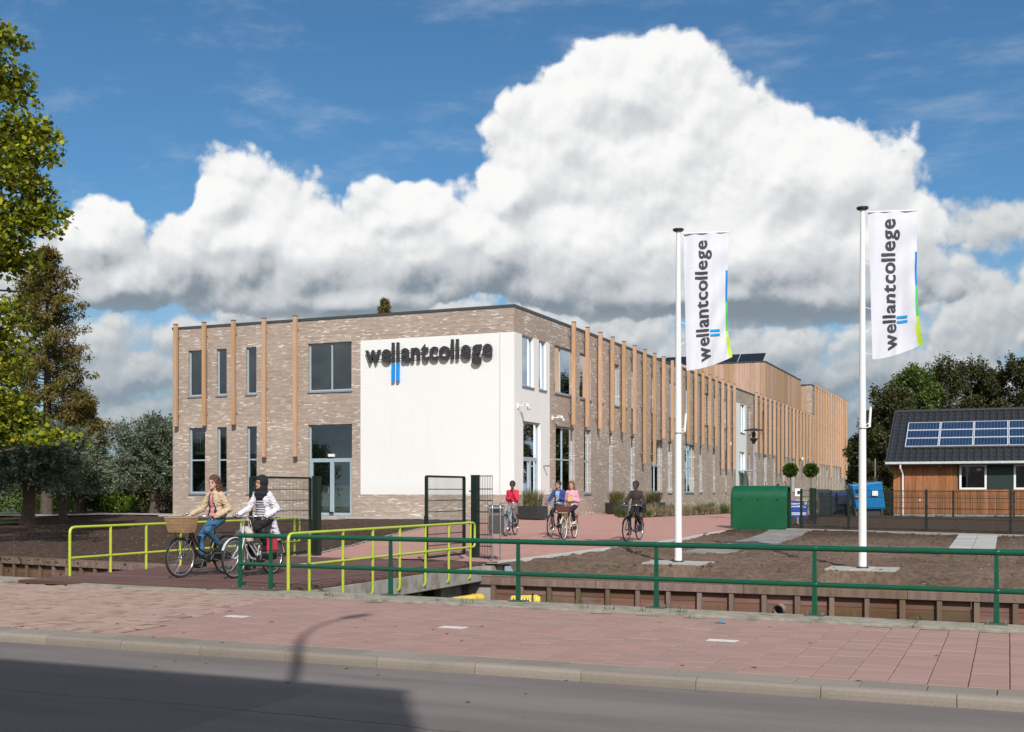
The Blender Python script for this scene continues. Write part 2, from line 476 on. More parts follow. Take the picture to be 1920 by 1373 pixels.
M_conc = mat('concrete', (.34,.32,.29,1), .9, var=.16, nscale=5, var2=(.24,.225,.19,1), bump=.3, bscale=60, bdist=.005)
M_coping = mat('mossy_concrete', (.30,.27,.215,1), .95, var=.25, nscale=7, var2=(.17,.16,.11,1), bump=.5, bscale=40, bdist=.008)
M_inner = mat('interior_wall_paint', (.55,.66,.55,1), .8, var=.04)
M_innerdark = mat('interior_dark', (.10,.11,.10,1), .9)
def glass_mat():
    m = bpy.data.materials.new('window_glass'); m.use_nodes = True; nt = m.node_tree; nt.nodes.clear(); N = NT(nt)
    tr = N.n('ShaderNodeBsdfTransparent', inp={0: (.80,.90,.86,1)})
    gl = N.n('ShaderNodeBsdfGlossy', inp={0: (.9,.95,1,1), 1: .015})
    fr = N.n('ShaderNodeFresnel', inp={0: 1.55}).outputs[0]
    k = N.math('ADD', N.math('MULTIPLY', fr, 1.5), .11, clamp=True)
    mx = N.n('ShaderNodeMixShader', inp={0: k, 1: tr.outputs[0], 2: gl.outputs[0]})
    o = N.n('ShaderNodeOutputMaterial'); N.link(mx.outputs[0], o.inputs[0])
    return m
M_glass = glass_mat()
def soil_mat():
    m = bpy.data.materials.new('bare_soil'); m.use_nodes = True; nt = m.node_tree; N = NT(nt); b = nt.nodes['Principled BSDF']
    p = N.n('ShaderNodeNewGeometry').outputs['Position']
    n1 = N.noise(p, .45, 6, .6); n2 = N.noise(p, 7, 8, .7); n3 = N.noise(p, 45, 4, .6)
    s = N.n('ShaderNodeSeparateXYZ', inp={0: p})
    # the bed by the flagpoles has dried out paler than the rest
    dry = N.math('MULTIPLY', N.ss(s.outputs[0], -11.5, -9.5), N.math('SUBTRACT', 1.0, N.ss(N.math('ADD', s.outputs[1], N.math('MULTIPLY', n1, 6.0)), 34.0, 40.0)))
    c = N.mix(N.ss(n2, .35, .7), (.062,.040,.030,1), (.118,.078,.058,1))
    cd = N.mix(N.ss(n2, .3, .65), (.155,.103,.074,1), (.27,.19,.14,1))
    c = N.mix(N.math('MULTIPLY', dry, N.lr(n1, .3, .6, .35, 1.0)), c, cd)
    v = N.n('ShaderNodeTexVoronoi', inp={'Vector': p, 'Scale': 5.0, 'Randomness': 1.0})
    pale = N.math('MULTIPLY', N.math('LESS_THAN', v.outputs[0], .06), N.math('GREATER_THAN', N.noise(p, 3, 2), .60))
    c = N.mix(pale, c, (.42,.37,.32,1))
    N.link(c, b.inputs['Base Color']); b.inputs['Roughness'].default_value = .95; b.inputs['Specular IOR Level'].default_value = .15
    h = N.math('ADD', N.math('MULTIPLY', n2, 1.0), N.math('MULTIPLY', n3, .35))
    bp = N.n('ShaderNodeBump', inp={'Strength': 1.0, 'Distance': .09, 'Height': h}); N.link(bp.outputs[0], b.inputs['Normal'])
    return m
M_soil = soil_mat()
def asphalt_mat():
    m = bpy.data.materials.new('asphalt'); m.use_nodes = True; nt = m.node_tree; N = NT(nt); b = nt.nodes['Principled BSDF']
    p = N.n('ShaderNodeNewGeometry').outputs['Position']
    n1 = N.noise(N.vmath('MULTIPLY', p, (.25, 1.6, 1)), 1.0, 5, .6); n2 = N.noise(p, 130, 3, .7)
    v = N.n('ShaderNodeTexVoronoi', inp={'Vector': p, 'Scale': 110.0})
    c = N.mix(N.ss(n1, .35, .65), (.150,.128,.120,1), (.195,.168,.158,1))
    c = N.mix(N.ss(v.outputs[0], .0, .45), N.mix(N.ss(n2, .4, .7), c, (.32,.29,.27,1)), c)
    # a long sealed crack and a patch edge near the kerb
    s = N.n('ShaderNodeSeparateXYZ', inp={0: p})
    wv = N.math('ADD', s.outputs[1], N.math('MULTIPLY', N.noise(p, .6, 6, .6), .5))
    crack = N.math('LESS_THAN', N.math('ABSOLUTE', N.math('SUBTRACT', wv, 7.35)), .010)
    c = N.mix(N.math('MULTIPLY', crack, .8), c, (.03,.03,.03,1))
    # an older repair patch with its sealed edge, oil-dark spots, and a paler worn wheel track
    inx = N.math('MULTIPLY', N.math('GREATER_THAN', s.outputs[0], -9.2), N.math('LESS_THAN', s.outputs[0], -5.2)); iny = N.math('LESS_THAN', N.math('ADD', s.outputs[1], N.math('MULTIPLY', s.outputs[0], .03)), 8.2)
    c = N.mix(N.math('MULTIPLY', N.math('MULTIPLY', inx, iny), .35), c, (.085,.078,.075,1))
    sp = N.noise(p, 1.9, 5, .7); c = N.mix(N.math('MULTIPLY', N.ss(sp, .62, .74), .45), c, (.07,.063,.06,1))
    tr = N.math('ABSOLUTE', N.math('SUBTRACT', N.math('ADD', s.outputs[1], N.math('MULTIPLY', N.noise(p, .3, 3), .4)), 8.45)); c = N.mix(N.math('MULTIPLY', N.math('SUBTRACT', 1.0, N.ss(tr, .1, .5)), .22), c, (.24,.215,.205,1))
    N.link(c, b.inputs['Base Color']); b.inputs['Roughness'].default_value = .85; b.inputs['Specular IOR Level'].default_value = .3
    bp = N.n('ShaderNodeBump', inp={'Strength': .5, 'Distance': .004, 'Height': N.math('ADD', n2, v.outputs[0])}); N.link(bp.outputs[0], b.inputs['Normal'])
    return m
M_asph = asphalt_mat()
def paver_mat(name, c1, c2, c3, rough=.85, stain=(.22,.15,.12,1)):
    """one colour per paver: random per loose piece, random per object"""
    m = bpy.data.materials.new(name); m.use_nodes = True; nt = m.node_tree; N = NT(nt); b = nt.nodes['Principled BSDF']
    g = N.n('ShaderNodeNewGeometry'); p = g.outputs['Position']
    r = N.math('FRACT', N.math('ADD', g.outputs['Random Per Island'], N.n('ShaderNodeObjectInfo').outputs['Random']))
    c = N.mix(N.ss(r, 0, 1), c1, c2); c = N.mix(N.math('GREATER_THAN', r, .9), c, c3)
    n1 = N.noise(p, 1.1, 6, .65); n2 = N.noise(p, 60, 5, .7)
    c = N.mix(N.math('MULTIPLY', N.ss(n1, .48, .75), .55), c, stain)
    f = N.lr(n2, .3, .7, .86, 1.14)
    c = N.mix(1.0, c, N.n('ShaderNodeCombineColor', inp={0: f, 1: f, 2: f}).outputs[0], 'MULTIPLY')
    N.link(c, b.inputs['Base Color']); b.inputs['Roughness'].default_value = rough
    bp = N.n('ShaderNodeBump', inp={'Strength': .35, 'Distance': .003, 'Height': n2}); N.link(bp.outputs[0], b.inputs['Normal'])
    return m
M_tile = paver_mat('red_paving_tile', (.325,.195,.165,1), (.355,.22,.185,1), (.31,.20,.168,1), stain=(.29,.21,.17,1))
M_clink = paver_mat('clinker_brick', (.33,.22,.18,1), (.39,.275,.22,1), (.28,.16,.125,1), stain=(.28,.215,.16,1))
M_band = paver_mat('grey_band_tile', (.22,.19,.155,1), (.27,.235,.195,1), (.20,.18,.145,1), stain=(.17,.165,.12,1))
M_kerb = paver_mat('kerb_concrete', (.235,.20,.165,1), (.28,.24,.20,1), (.21,.18,.15,1), stain=(.17,.155,.12,1))
M_joint = mat('joint_sand', (.075,.062,.048,1), .95, var=.3, nscale=20)
def plaza_mat():
    m = bpy.data.materials.new('red_clinker_paving'); m.use_nodes = True; nt = m.node_tree; N = NT(nt); b = nt.nodes['Principled BSDF']
    p = N.n('ShaderNodeNewGeometry').outputs['Position']
    bk = N.n('ShaderNodeTexBrick', inp={'Vector': p, 'Color1': (.42,.205,.165,1), 'Color2': (.50,.27,.22,1), 'Mortar': (.27,.15,.12,1), 'Scale': 1.0, 'Mortar Size': .006, 'Brick Width': .21, 'Row Height': .105})
    n1 = N.noise(p, .5, 6, .6)
    c = N.mix(N.math('MULTIPLY', N.ss(n1, .42, .72), .5), bk.outputs[0], (.43,.265,.22,1))
    n2 = N.noise(N.vmath('MULTIPLY', p, (.35, 1.2, 1)), .8, 6, .7)
    c = N.mix(N.math('MULTIPLY', N.ss(n2, .6, .75), .4), c, (.30,.19,.155,1))
    N.link(c, b.inputs['Base Color']); b.inputs['Roughness'].default_value = .8
    return m
M_plaza = plaza_mat()
M_pathgrey = paver_mat('grey_path_slab', (.36,.35,.33,1), (.43,.42,.39,1), (.33,.32,.30,1), stain=(.25,.21,.17,1))
M_grass = mat('grass', (.09,.16,.03,1), .9, var=.3, nscale=20, bump=.8, bscale=80, bdist=.04)
M_field = mat('field_ground', (.07,.10,.035,1), .95, var=.25, nscale=2)
M_water = mat('ditch_water', (.012,.014,.010,1), .08, var=.1)
def leaf_mat(name, cols, rough=.55, trans=.25):
    m = bpy.data.materials.new(name); m.use_nodes = True; nt = m.node_tree; N = NT(nt); b = nt.nodes['Principled BSDF']
    g = N.n('ShaderNodeNewGeometry'); r = g.outputs['Random Per Island']
    cr = N.n('ShaderNodeValToRGB', inp={0: r}); e = cr.color_ramp.elements
    e[0].position = 0; e[0].color = cols[0]; e[1].position = 1; e[1].color = cols[-1]
    for i, c in enumerate(cols[1:-1]): q = e.new((i + 1) / (len(cols) - 1)); q.color = c
    n = N.noise(g.outputs['Position'], .9, 3, .5); f = N.lr(n, .3, .7, .72, 1.25)
    c = N.mix(1.0, cr.outputs[0], N.n('ShaderNodeCombineColor', inp={0: f, 1: f, 2: f}).outputs[0], 'MULTIPLY')
    N.link(c, b.inputs['Base Color']); b.inputs['Roughness'].default_value = rough; b.inputs['Specular IOR Level'].default_value = .3
    tl = N.n('ShaderNodeBsdfTranslucent', inp={0: c})
    mx = N.n('ShaderNodeMixShader', inp={0: trans, 1: b.outputs[0], 2: tl.outputs[0]})
    o = [x for x in nt.nodes if x.type == 'OUTPUT_MATERIAL'][0]; N.link(mx.outputs[0], o.inputs[0])
    return m
M_bark = mat('bark', (.10,.075,.055,1), .95, var=.3, nscale=9, bump=1.0, bscale=14, bdist=.05)
# ------------------------------------------------------------------ ground, road, pavement
def yf(x): return 13.72 - .045 * x          # street-side edge of the concrete beam along the ditch
def yb(x): return 14.55 - .060 * x          # its ditch-side edge
def chamfer_piece(lx, ly, h, c=.006):
    """paver: top inset by a small chamfer, centred on its middle, top at z = 0"""
    a, b = lx/2, ly/2
    vs = [(-a,-b,-h),(a,-b,-h),(a,b,-h),(-a,b,-h),(-a,-b,-c),(a,-b,-c),(a,b,-c),(-a,b,-c),(-a+c,-b+c,0),(a-c,-b+c,0),(a-c,b-c,0),(-a+c,b-c,0)]
    fs = [(8,9,10,11)] + [(i, (i+1)%4, 4+(i+1)%4, 4+i) for i in range(4)] + [(4+i, 4+(i+1)%4, 8+(i+1)%4, 8+i) for i in range(4)]
    return vs, fs
def lay(parent, name, cells, size, mt, z, h=.05, limit=300, c=.006, jit=.0022, label_stuff=None):
    """cells: (x, y, rot90). The 300 nearest the camera are pieces of their own, the rest one object"""
    cells = sorted(cells, key=lambda q: dep(q[0], q[1]))
    vs, fs = chamfer_piece(size[0], size[1], h, c)
    me = MB().add(vs, fs).mesh(name, mt)
    rest = MB()
    for i, (x, y, r) in enumerate(cells):
        dz = random.uniform(-jit, jit); tx, ty = random.uniform(-jit, jit) * 3, random.uniform(-jit, jit) * 3
        rz = (math.pi/2 if r else 0) + random.uniform(-.006, .006)
        if i < limit: link(name, me, parent, (x, y, z + dz), (tx, ty, rz))
        else:
            M = Matrix.Translation((x, y, z + dz)) @ Euler((tx, ty, rz)).to_matrix().to_4x4()
            rest.add([M @ Vector(p) for p in vs], fs)
    if rest.v:
        o = rest.build(name + '_field', mt, parent); stuff(o)
# road
rd = MB()
rd.box(-300, -3.0, -.35, 300, 9.34, -.09)
struct(rd.build('road', M_asph))
sw = MB(); sw.box(-300, -4.62, -.35, 300, -3.0, .03)
struct(sw.build('opposite_pavement', M_tile))
# pavement bed
pv = MB()
pv.box(-300, 9.47, -.4, 300, 13.60, -.014)
pv.add([(-40, 13.6, -.014), (2, 13.6, -.014), (2, yf(2) + .06, -.014), (-40, yf(-40) + .06, -.014)], [(0,1,2,3)])
PAV = struct(pv.build('pavement', M_joint))
# red 30 cm tiles in columns running away from the street, half-bonded
XB = lambda y: -8.75 - (y - 9.8) * .17
cells = []
P = .305
for i in range(-3, 47):
    x = 2.6 - i * P
    off = P / 2 if i % 2 else 0
    for j in range(-1, 17):
        y = 9.80 + P / 2 + j * P + off - .0
        if y - P/2 < 9.79 or y + P/2 > yf(x) + .12: continue
        if x < XB(y) - .1: continue
        cells.append((x, y, 0))
white_cells = [(-8.68, 11.71), (-5.75, 11.74), (-2.70, 11.79)]
lay(PAV, 'paving_tile', cells, (.299, .299), M_tile, 0.0)
EDGE = [(a, b) for a, b, _ in cells if a < -8.0]
# half tiles closing the rows at the kerb side
hc = [(2.6 - i * P, 9.80 + P / 4, 0) for i in range(-3, 47) if i % 2 and 2.6 - i * P > XB(9.9) - .1]
lay(PAV, 'half_tile', hc, (.299, .147), M_tile, 0.0)
# clinkers of the driveway in herringbone
wc = .104; cells = []
for a in range(0, 116):
    for b in range(0, 56):
        k = (a - b) % 4
        x0, y0 = -18.6 + a * wc, 9.80 + b * wc
        if k == 0: cx, cy, r = x0 + wc, y0 + wc/2, 0
        elif k == 3: cx, cy, r = x0 + wc/2, y0 + wc, 1
        else: continue
        hx, hy = (.10, .05) if r == 0 else (.05, .10)
        if cx > -8.0 or cy > yf(cx) + .05 or cy < 9.84: continue
        if any(abs(cx - a_) < .149 + hx and abs(cy - b_) < .149 + hy for a_, b_ in EDGE): continue
        if cx > XB(cy) + .3: continue
        cells.append((cx, cy, r))
lay(PAV, 'clinker', cells, (.202, .098), M_clink, 0.0, c=.005, jit=.003)
# grey band and kerbstones
lay(PAV, 'band_tile', [(3.2 - i * .505, 9.633, 0) for i in range(0, 56)], (.499, .315), M_band, .0)
KERB = struct(MB().box(-300, 9.345, -.4, -25.3, 9.465, 0).build('kerb', M_kerb))
kv = [(0, 0), (.118, 0), (.118, .118), (.10, .135), (.03, .145), (.012, .138), (0, .115)]
def kerbstone():
    m = MB(); m.sweepX([(y, z - .145) for y, z in [(0,-.12),(.12,-.12),(.12,.138),(.114,.145),(.035,.145),(.016,.137),(.004,.118),(0,.09)]], -.498, .498); return m.mesh('kerbstone', M_kerb)
km = kerbstone()
for i in range(0, 29):
    link('kerbstone', km, KERB, (4.15 - i * 1.002, 9.345, .004 + random.uniform(-.002, .002)), (0, random.uniform(-.001, .001), random.uniform(-.0015, .0015)))
struct(MB().box(4.66, 9.345, -.4, 300, 9.465, 0).build('kerb', M_kerb))
# white thermoplastic dashes on the tiles
M_mark = mat('road_marking_paint', (.62,.60,.56,1), .7, var=.2, nscale=14)
for x, y in white_cells:
    q = MB(); q.box(x - .155, y - .075, .002, x + .155, y + .075, .0065)
    struct(q.build('pavement_marking', M_mark))
# concrete beam along the ditch, cast in lengths
CP = struct(MB().add([(-300, yf(-40) , -1.5), (-40, yf(-40), -1.5), (-40, yb(-40), -1.5), (-300, yb(-40), -1.5), (-300, yf(-40), .035), (-40, yf(-40), .035), (-40, yb(-40), .035), (-300, yb(-40), .035)],
       [(3,2,1,0),(4,5,6,7),(0,1,5,4),(1,2,6,5),(2,3,7,6),(3,0,4,7)]).build('ditch_beam', M_coping))
x = -40.0
while x < 9:
    L = 2.6
    m = MB(); x0, x1 = x + .008, x + L - .008
    if x0 < -15.5 < x1: x1 = -15.5
    step = .05
    # a lower inner step carries the railing, a narrow paler edge strip lies against the tiles
    def ring(xx): return [(yf(xx) + .03, -.3), (yb(xx), -1.5), (yb(xx), .0), (yf(xx) + .24, .010), (yf(xx) + .225, .022), (yf(xx) + .03, .018)]
    r0, r1 = ring(x0), ring(x1); n = 6
    if -16 < x0 and x1 < -10.2: # under the bridge end the beam is lower
        r0, r1 = [[(yf(q)+.03,-.3),(yb(q),-1.5),(yb(q),-.2),(yf(q)+.42,-.19),(yf(q)+.40,.020),(yf(q)+.03,.018)] for q in (x0, x1)]
    m.add([(x0, a, b) for a, b in r0] + [(x1, a, b) for a, b in r1], [tuple(range(n))[::-1], tuple(range(n, 2*n))] + [(i, (i+1)%n, n+(i+1)%n, n+i) for i in range(n)])
    m.build('beam_length', M_coping, CP, bevel=.008)
    x += L

# ditch bed, water, concrete abutments
struct(MB().box(-300, 13.9, -1.9, 300, 24.6, -1.45).build('ditch_bed', M_soil))
struct(MB().quad((-300, 14.0, -.84), (300, 14.0, -.84), (300, 24.9, -.84), (-300, 24.9, -.84)).build('ditch_water', M_water))
ab = MB()
ab.box(-15.7, 22.32, -1.6, -10.05, 22.62, -.06)
ab.add([(-10.95,22.31,-1.6),(-10.98,21.5,-1.6),(-10.82,21.5,-1.6),(-10.72,22.31,-1.6),(-10.95,22.31,-.38),(-10.98,21.5,-.42),(-10.82,21.5,-.42),(-10.72,22.31,-.38)],
       [(3,2,1,0),(4,5,6,7),(0,1,5,4),(1,2,6,5),(2,3,7,6),(3,0,4,7)])
struct(ab.build('bridge_abutment', M_conc))

# soil of the site, with the beds and the bank down to the timber edge
PLAZA = [(-15.3, 22.66), (-15.25, 23.9), (-16.0, 26.6), (-17.0, 29.8), (-17.8, 32.6), (-18.5, 35.3), (-19.2, 39.0), (-19.5, 43.2), (-18.45, 43.2), (-18.45, 59), (-15.5, 47.5), (-14.4, 46.0),
         (-12.6, 57.5), (-9.5, 80), (-9.5, 150), (-3, 150), (-8.0, 75), (-8.7, 60), (-8.6, 50), (-8.2, 40.5), (-8.31, 37.9), (-8.47, 32), (-8.74, 29.5), (-9.3, 27.0), (-9.75, 24.2), (-9.95, 23.1), (-10.3, 22.66)]
def inpoly(x, y, P):
    c = False; n = len(P); j = n - 1
    for i in range(n):
        if (P[i][1] > y) != (P[j][1] > y) and x < (P[j][0]-P[i][0]) * (y-P[i][1]) / (P[j][1]-P[i][1]) + P[i][0]: c = not c
        j = i
    return c
PATH_A = [(-7.25, 26.7), (-6.0, 26.7), (-5.62, 29.5), (-5.55, 33), (-5.8, 37.8), (-7.05, 37.8), (-6.85, 33), (-6.9, 29.5)]
PATH_B = [(-1.3, 29.4), (-.25, 29.5), (-.25, 36.7), (-1.35, 37.0)]
def bank(x, y):
    if x < -15.7 or x > -9.6:
        e = 22.45 if x > -12 else 22.2 + (-15.7 - x) * .16
        t = (y - e) / 1.25
        return -.30 * (1 - min(1, max(0, t)))
    return 0
def soil_z(x, y):
    z = gz(y) + bank(x, y)
    a = .055 if y < 60 else .03
    for fx, fy in ((-6.35, 23.64), (-2.63, 23.55)):
        if abs(x - fx) < .80 and abs(y - fy) < .62: return gz(fy) + bank(fx, fy) + .018
    if inpoly(x, y, PLAZA): return z - .05
    if inpoly(x, y, PATH_A) or inpoly(x, y, PATH_B): return z - .05
    if -36 < x < -18 and y > 43: return z - .05
    return z + a * (mnoise.noise((x * .45, y * .45, 0)) * 1.0 + mnoise.noise((x * 1.7, y * 1.7, 3)) * .75 + mnoise.noise((x * 4.5, y * 4.5, 7)) * .65) - .005
def grid(xs, ys, fn):
    vs = [(x, y, fn(x, y)) for y in ys for x in xs]; nx = len(xs)
    fs = [(j*nx+i, j*nx+i+1, (j+1)*nx+i+1, (j+1)*nx+i) for j in range(len(ys)-1) for i in range(nx-1)]
    return vs, fs
def edge0(x): return 22.46 if x > -15.7 else 22.2 + (-15.7 - x) * .16
m = MB()
ys = [0, .07, .15, .25, .35] + [.5 + .16 * k for k in range(100)] + [16.8 + .5 * k for k in range(48)]
vs = []; xs = [-46 + .16 * i for i in range(0, 320)]
for t in ys:
    for xx in xs:
        e = edge0(xx); y = e + t; vs.append((xx, y, soil_z(xx, y)))
nx = len(xs)
m.add(vs, [(j*nx+i, j*nx+i+1, (j+1)*nx+i+1, (j+1)*nx+i) for j in range(len(ys)-1) for i in range(nx-1)])
so = m.build('bare_soil_ground', M_soil, smooth=True); struct(so)
fd = MB()
for (y0, y1, z0, z1) in ((24.6, 44.1, -.07, .27), (44.1, 2500, .27, .27)):
    fd.quad((-1500, y0, z0), (1500, y0, z0), (1500, y1, z1), (-1500, y1, z1))
struct(fd.build('field_ground', M_field))
# far-left lawn strip and light path in front of the hedge
lw = MB(); lw.add([(-46, 31.5, .18), (-35.7, 33.2, .23), (-36.2, 36.0, .27), (-46, 36.0, .27)], [(0,1,2,3)])
gr_o = struct(lw.build('lawn', M_grass))
fp = MB(); fp.add([(-60, 38.6, .33), (-40.5, 40.3, .35), (-37.2, 44.2, .40), (-35.8, 43.0, .40), (-35.8, 44.4, .405), (-37.5, 46.6, .41), (-42, 42.0, .38), (-60, 40.4, .36)], [(0,1,2,6),(2,3,4,5),(2,5,6,6)][:1] + [(0,1,6,7)] + [(2,3,4,5),(1,2,5,6)][:0])
fp = MB()
for a, b, c, d in [((-60,38.6),(-40.5,40.3),(-41.5,41.9),(-60,40.4)), ((-40.5,40.3),(-38.6,43.0),(-39.4,44.6),(-41.5,41.9)), ((-38.6,43.0),(-35.7,42.6),(-35.7,44.3),(-39.4,44.6))]:
    fp.quad(*[(p[0], p[1], gz(p[1]) + .045) for p in (a, b, c, d)])
struct(fp.build('garden_path', M_pathgrey))
# paved strip at the foot of the left front
fp = MB(); fp.box(-35.7, 42.3, .2, -19.7, 43.2, .40); fp.box(-28.5, 41.6, .2, -25.8, 42.3, .40)
struct(fp.build('wall_foot_path', M_pathgrey))

def flat_poly(name, poly, dz, mt, thick=.1):
    bm = bmesh.new(); f = bm.faces.new([bm.verts.new((x, y, 0)) for x, y in poly])
    if f.normal.z < 0: f.normal_flip()
    bmesh.ops.triangulate(bm, faces=bm.faces[:])
    for yy in (23.0, 44.11):
        bmesh.ops.bisect_plane(bm, geom=bm.verts[:] + bm.edges[:] + bm.faces[:], plane_co=(0, yy, 0), plane_no=(0, 1, 0))
    for v in bm.verts: v.co.z = gz(v.co.y) + dz
    bm.normal_update()
    for f in bm.faces:
        if f.normal.z < 0: f.normal_flip()
    me = bpy.data.meshes.new(name); bm.to_mesh(me); bm.free(); me.materials.append(mt)
    return struct(link(name, me))
flat_poly('plaza_paving', PLAZA, .0, M_plaza)
# slabs of the two grey garden paths, and the edging stones of the plaza
def slabs(poly, sx, sy, mt, name, dz=.012):
    xs0, xs1 = min(p[0] for p in poly), max(p[0] for p in poly); ys0, ys1 = min(p[1] for p in poly), max(p[1] for p in poly)
    vs, fs = chamfer_piece(sx - .012, sy - .012, .05, .005); m = MB()
    y = ys0
    while y < ys1:
        x = xs0
        while x < xs1:
            if inpoly(x + sx/2, y + sy/2, poly):
                M = Matrix.Translation((x + sx/2, y + sy/2, gz(y + sy/2) + dz + random.uniform(-.003, .003))) @ Euler((R(1.03) if y < 44 and y > 23 else 0, 0, 0)).to_matrix().to_4x4()
                m.add([M @ Vector(p) for p in vs], fs)
            x += sx
        y += sy
    o = m.build(name, mt); stuff(o); return o
def curve_path():
    vs, fs = chamfer_piece(.292, .292, .05, .005); m = MB(); y = 26.9
    while y < 37.6:
        cx = -6.62 + .42 * math.sin((y - 26.9) / 10.7 * math.pi * .9)
        for c in range(4):
            M = Matrix.Translation((cx + (c - 1.5) * .30, y + (.15 if c % 2 else 0), gz(y) + .010 + random.uniform(-.003, .003))) @ Euler((R(1.03), 0, random.uniform(-.01,.01))).to_matrix().to_4x4()
            m.add([M @ Vector(p) for p in vs], fs)
        y += .30
    o = m.build('grey_path_slabs', M_pathdark); stuff(o); return o
M_pathdark = paver_mat('dull_path_slab', (.20,.19,.175,1), (.27,.255,.235,1), (.17,.16,.15,1), stain=(.14,.11,.09,1))
tag(curve_path(), 'curving grey slab path through the bare soil towards the green shelter', 'path slabs')
tag(slabs(PATH_B, .53, .53, M_pathgrey, 'straight_path_slabs'), 'short straight grey slab path leading to the mesh fence before the timber house', 'path slabs')
def strip(pts, w, h, mt, name, seg=1.0, parent=None):
    """edging stones, one piece each, along a polyline"""
    out = []
    for a, b in zip(pts[:-1], pts[1:]):
        a, b = Vector((a[0], a[1], 0)), Vector((b[0], b[1], 0)); L = (b - a).length; n = max(1, round(L / seg))
        for i in range(n):
            p, q = a.lerp(b, (i + .008) / n), a.lerp(b, (i + .992) / n)
            m = MB(); p.z, q.z = gz(p.y) + h/2 - .04, gz(q.y) + h/2 - .04
            m.bar(p, q, w, h + .08)
            out.append(m.build('edging_stone', mt, parent))
    return out
ED = struct(MB().box(-10.32, 22.62, -.2, -9.9, 22.70, -.01).build('plaza_edging', M_conc))
strip([(-10.0, 22.70), (-9.86, 23.1), (-9.66, 24.2), (-9.21, 27.0), (-8.65, 29.5), (-8.38, 32), (-8.24, 36.0)], .18, .04, mat('pale_concrete', (.48,.47,.44,1), .9, var=.12, nscale=8), 'edging_stone', 1.0, ED)
strip([(-15.35, 22.8), (-15.32, 23.9), (-16.07, 26.6), (-17.07, 29.8), (-17.87, 32.6), (-18.57, 35.3), (-19.27, 39.0), (-19.55, 42.2)], .08, .02, M_conc, 'edging_stone', 1.0, ED)
strip([(-6.6, 38.15), (-4.7, 37.6), (-2.3, 36.9), (0, 36.3), (4, 35.2)], .30, .03, mat('pale_concrete_b', (.30,.28,.24,1), .9, var=.2, nscale=8), 'edging_stone', 1.0, ED)
# paved pads round the feet of the flagpoles
FP1, FP2 = (-6.35, 23.64), (-2.63, 23.55)
for (fx, fy) in (FP1, FP2):
    pad = MB(); pad.box(fx - .66, fy - .48, -.15, fx + .66, fy + .48, gz(fy) + bank(fx, fy) + .015)
    pad = struct(pad.build('paving_pad', M_joint))
    vs, fs = chamfer_piece(.43, .47, .04, .006); pm = MB().add(vs, fs).mesh('pad_slab', mat('pad_slab_concrete', (.38,.37,.34,1), .9, var=.2, nscale=8, objvar=.15))
    for i in (-1, 0, 1):
        for j in (-.5, .5):
            link('pad_slab', pm, pad, (fx + i * .44, fy + j * .48, gz(fy) + bank(fx, fy) + .05), (random.uniform(-.01, .01), random.uniform(-.01, .01), 0))

# ------------------------------------------------------------------ timber edge of the ditch
def revetment(x0, x1, ya, yb_, top, label, posts=.62, rows=3):
    root = thing('timber_revetment', label, 'retaining wall', ((x0 + x1)/2, (ya + yb_)/2, top - .7))
    inv = Matrix.Translation(-Vector(root.location))
    yy = lambda x: ya + (yb_ - ya) * (x - x0) / (x1 - x0)
    def P(m, name, mt, **k): m.move(inv); return m.build(name, mt, root, **k)
    x = x0
    while x < x1 - .1:                                  # cap beam in lengths of three metres
        xe = min(x + 3.0, x1)
        P(MB().bar((x + .004, yy(x) - .06, top - .07), (xe - .004, yy(xe) - .06, top - .07), .12, .15, mi=0), 'cap_beam', M_revpost, bevel=.008)
        P(MB().bar((x + .004, yy(x) - .012, top + .02), (xe - .004, yy(xe) - .012, top + .02), .19, .035, mi=0), 'cap_plank', M_revpost)
        x = xe
    n = int((x1 - x0) / posts)
    for i in range(n + 1):
        x = x0 + .1 + i * posts
        if x > x1: break
        P(MB().box(x - .045 + random.uniform(-.008,.008), yy(x) - .10, top - 1.45, x + .045, yy(x) - .015, top - .147), 'post', M_revpost)
        b = MB(); b.tube([(x, yy(x) - .12, top - .075), (x, yy(x) - .13, top - .075)], .014, 8); P(b, 'bolt', M_steel)
    x = x0; k = 0
    while x < x1 - .1:
        xe = min(x + posts * 4, x1)
        for r in range(rows + 2):
            z1 = top - .15 - r * .185
            P(MB().bar((x + .003, yy(x) + .02, z1 - .09 ), (xe - .003, yy(xe) + .02 + random.uniform(-.006, .006), z1 - .09 + random.uniform(-.003, .003)), .045, .176), 'board', M_revet)
        x = xe
    return root
revetment(-10.70, 5.2, 22.36, 22.36, -.30, 'long brown timber revetment of boards and posts edging the ditch below the flagpoles', .63)
rv = revetment(-32.0, -15.75, 24.75, 22.2, -.30, 'shaded brown timber revetment edging the ditch left of the footbridge', .55)
# drain pipe and yellow floats in the ditch
t = thing('drain_pipe', 'grey drain pipe end poking out of the timber boards by the ditch', 'pipe', (-4.0, 22.2, -.72))
p = MB(); p.tube([(0, .3, 0), (0, -.12, 0)], .10, 16, cap=False); p.tube([(0, -.12, 0), (0, .3, 0)], .082, 16, cap=False)
p.build('pipe_wall', mat('pipe_plastic', (.30,.25,.20,1), .6), t, smooth=True); MB().tube([(0, .12, 0), (0, .11, 0)], .083, 16).build('pipe_inside', M_black, t)
M_yel = mat('yellow_plastic', (.72,.52,.06,1), .4, var=.1, var2=(.60,.45,.10,1))
t = thing('boom_tube', 'long yellow floating tube with rounded end lying in the ditch', 'float', (-9.98, 21.75, -.68), R(258))
p = MB(); p.tube([(-.05,0,0),(0,0,0),(.05,0,0),(.12,0,0),(1.8,0,-.02),(1.86,0,-.02),(1.9,0,-.02)], [.03,.07,.095,.105,.105,.08,.03], 14); p.build('tube_body', M_yel, t, smooth=True)
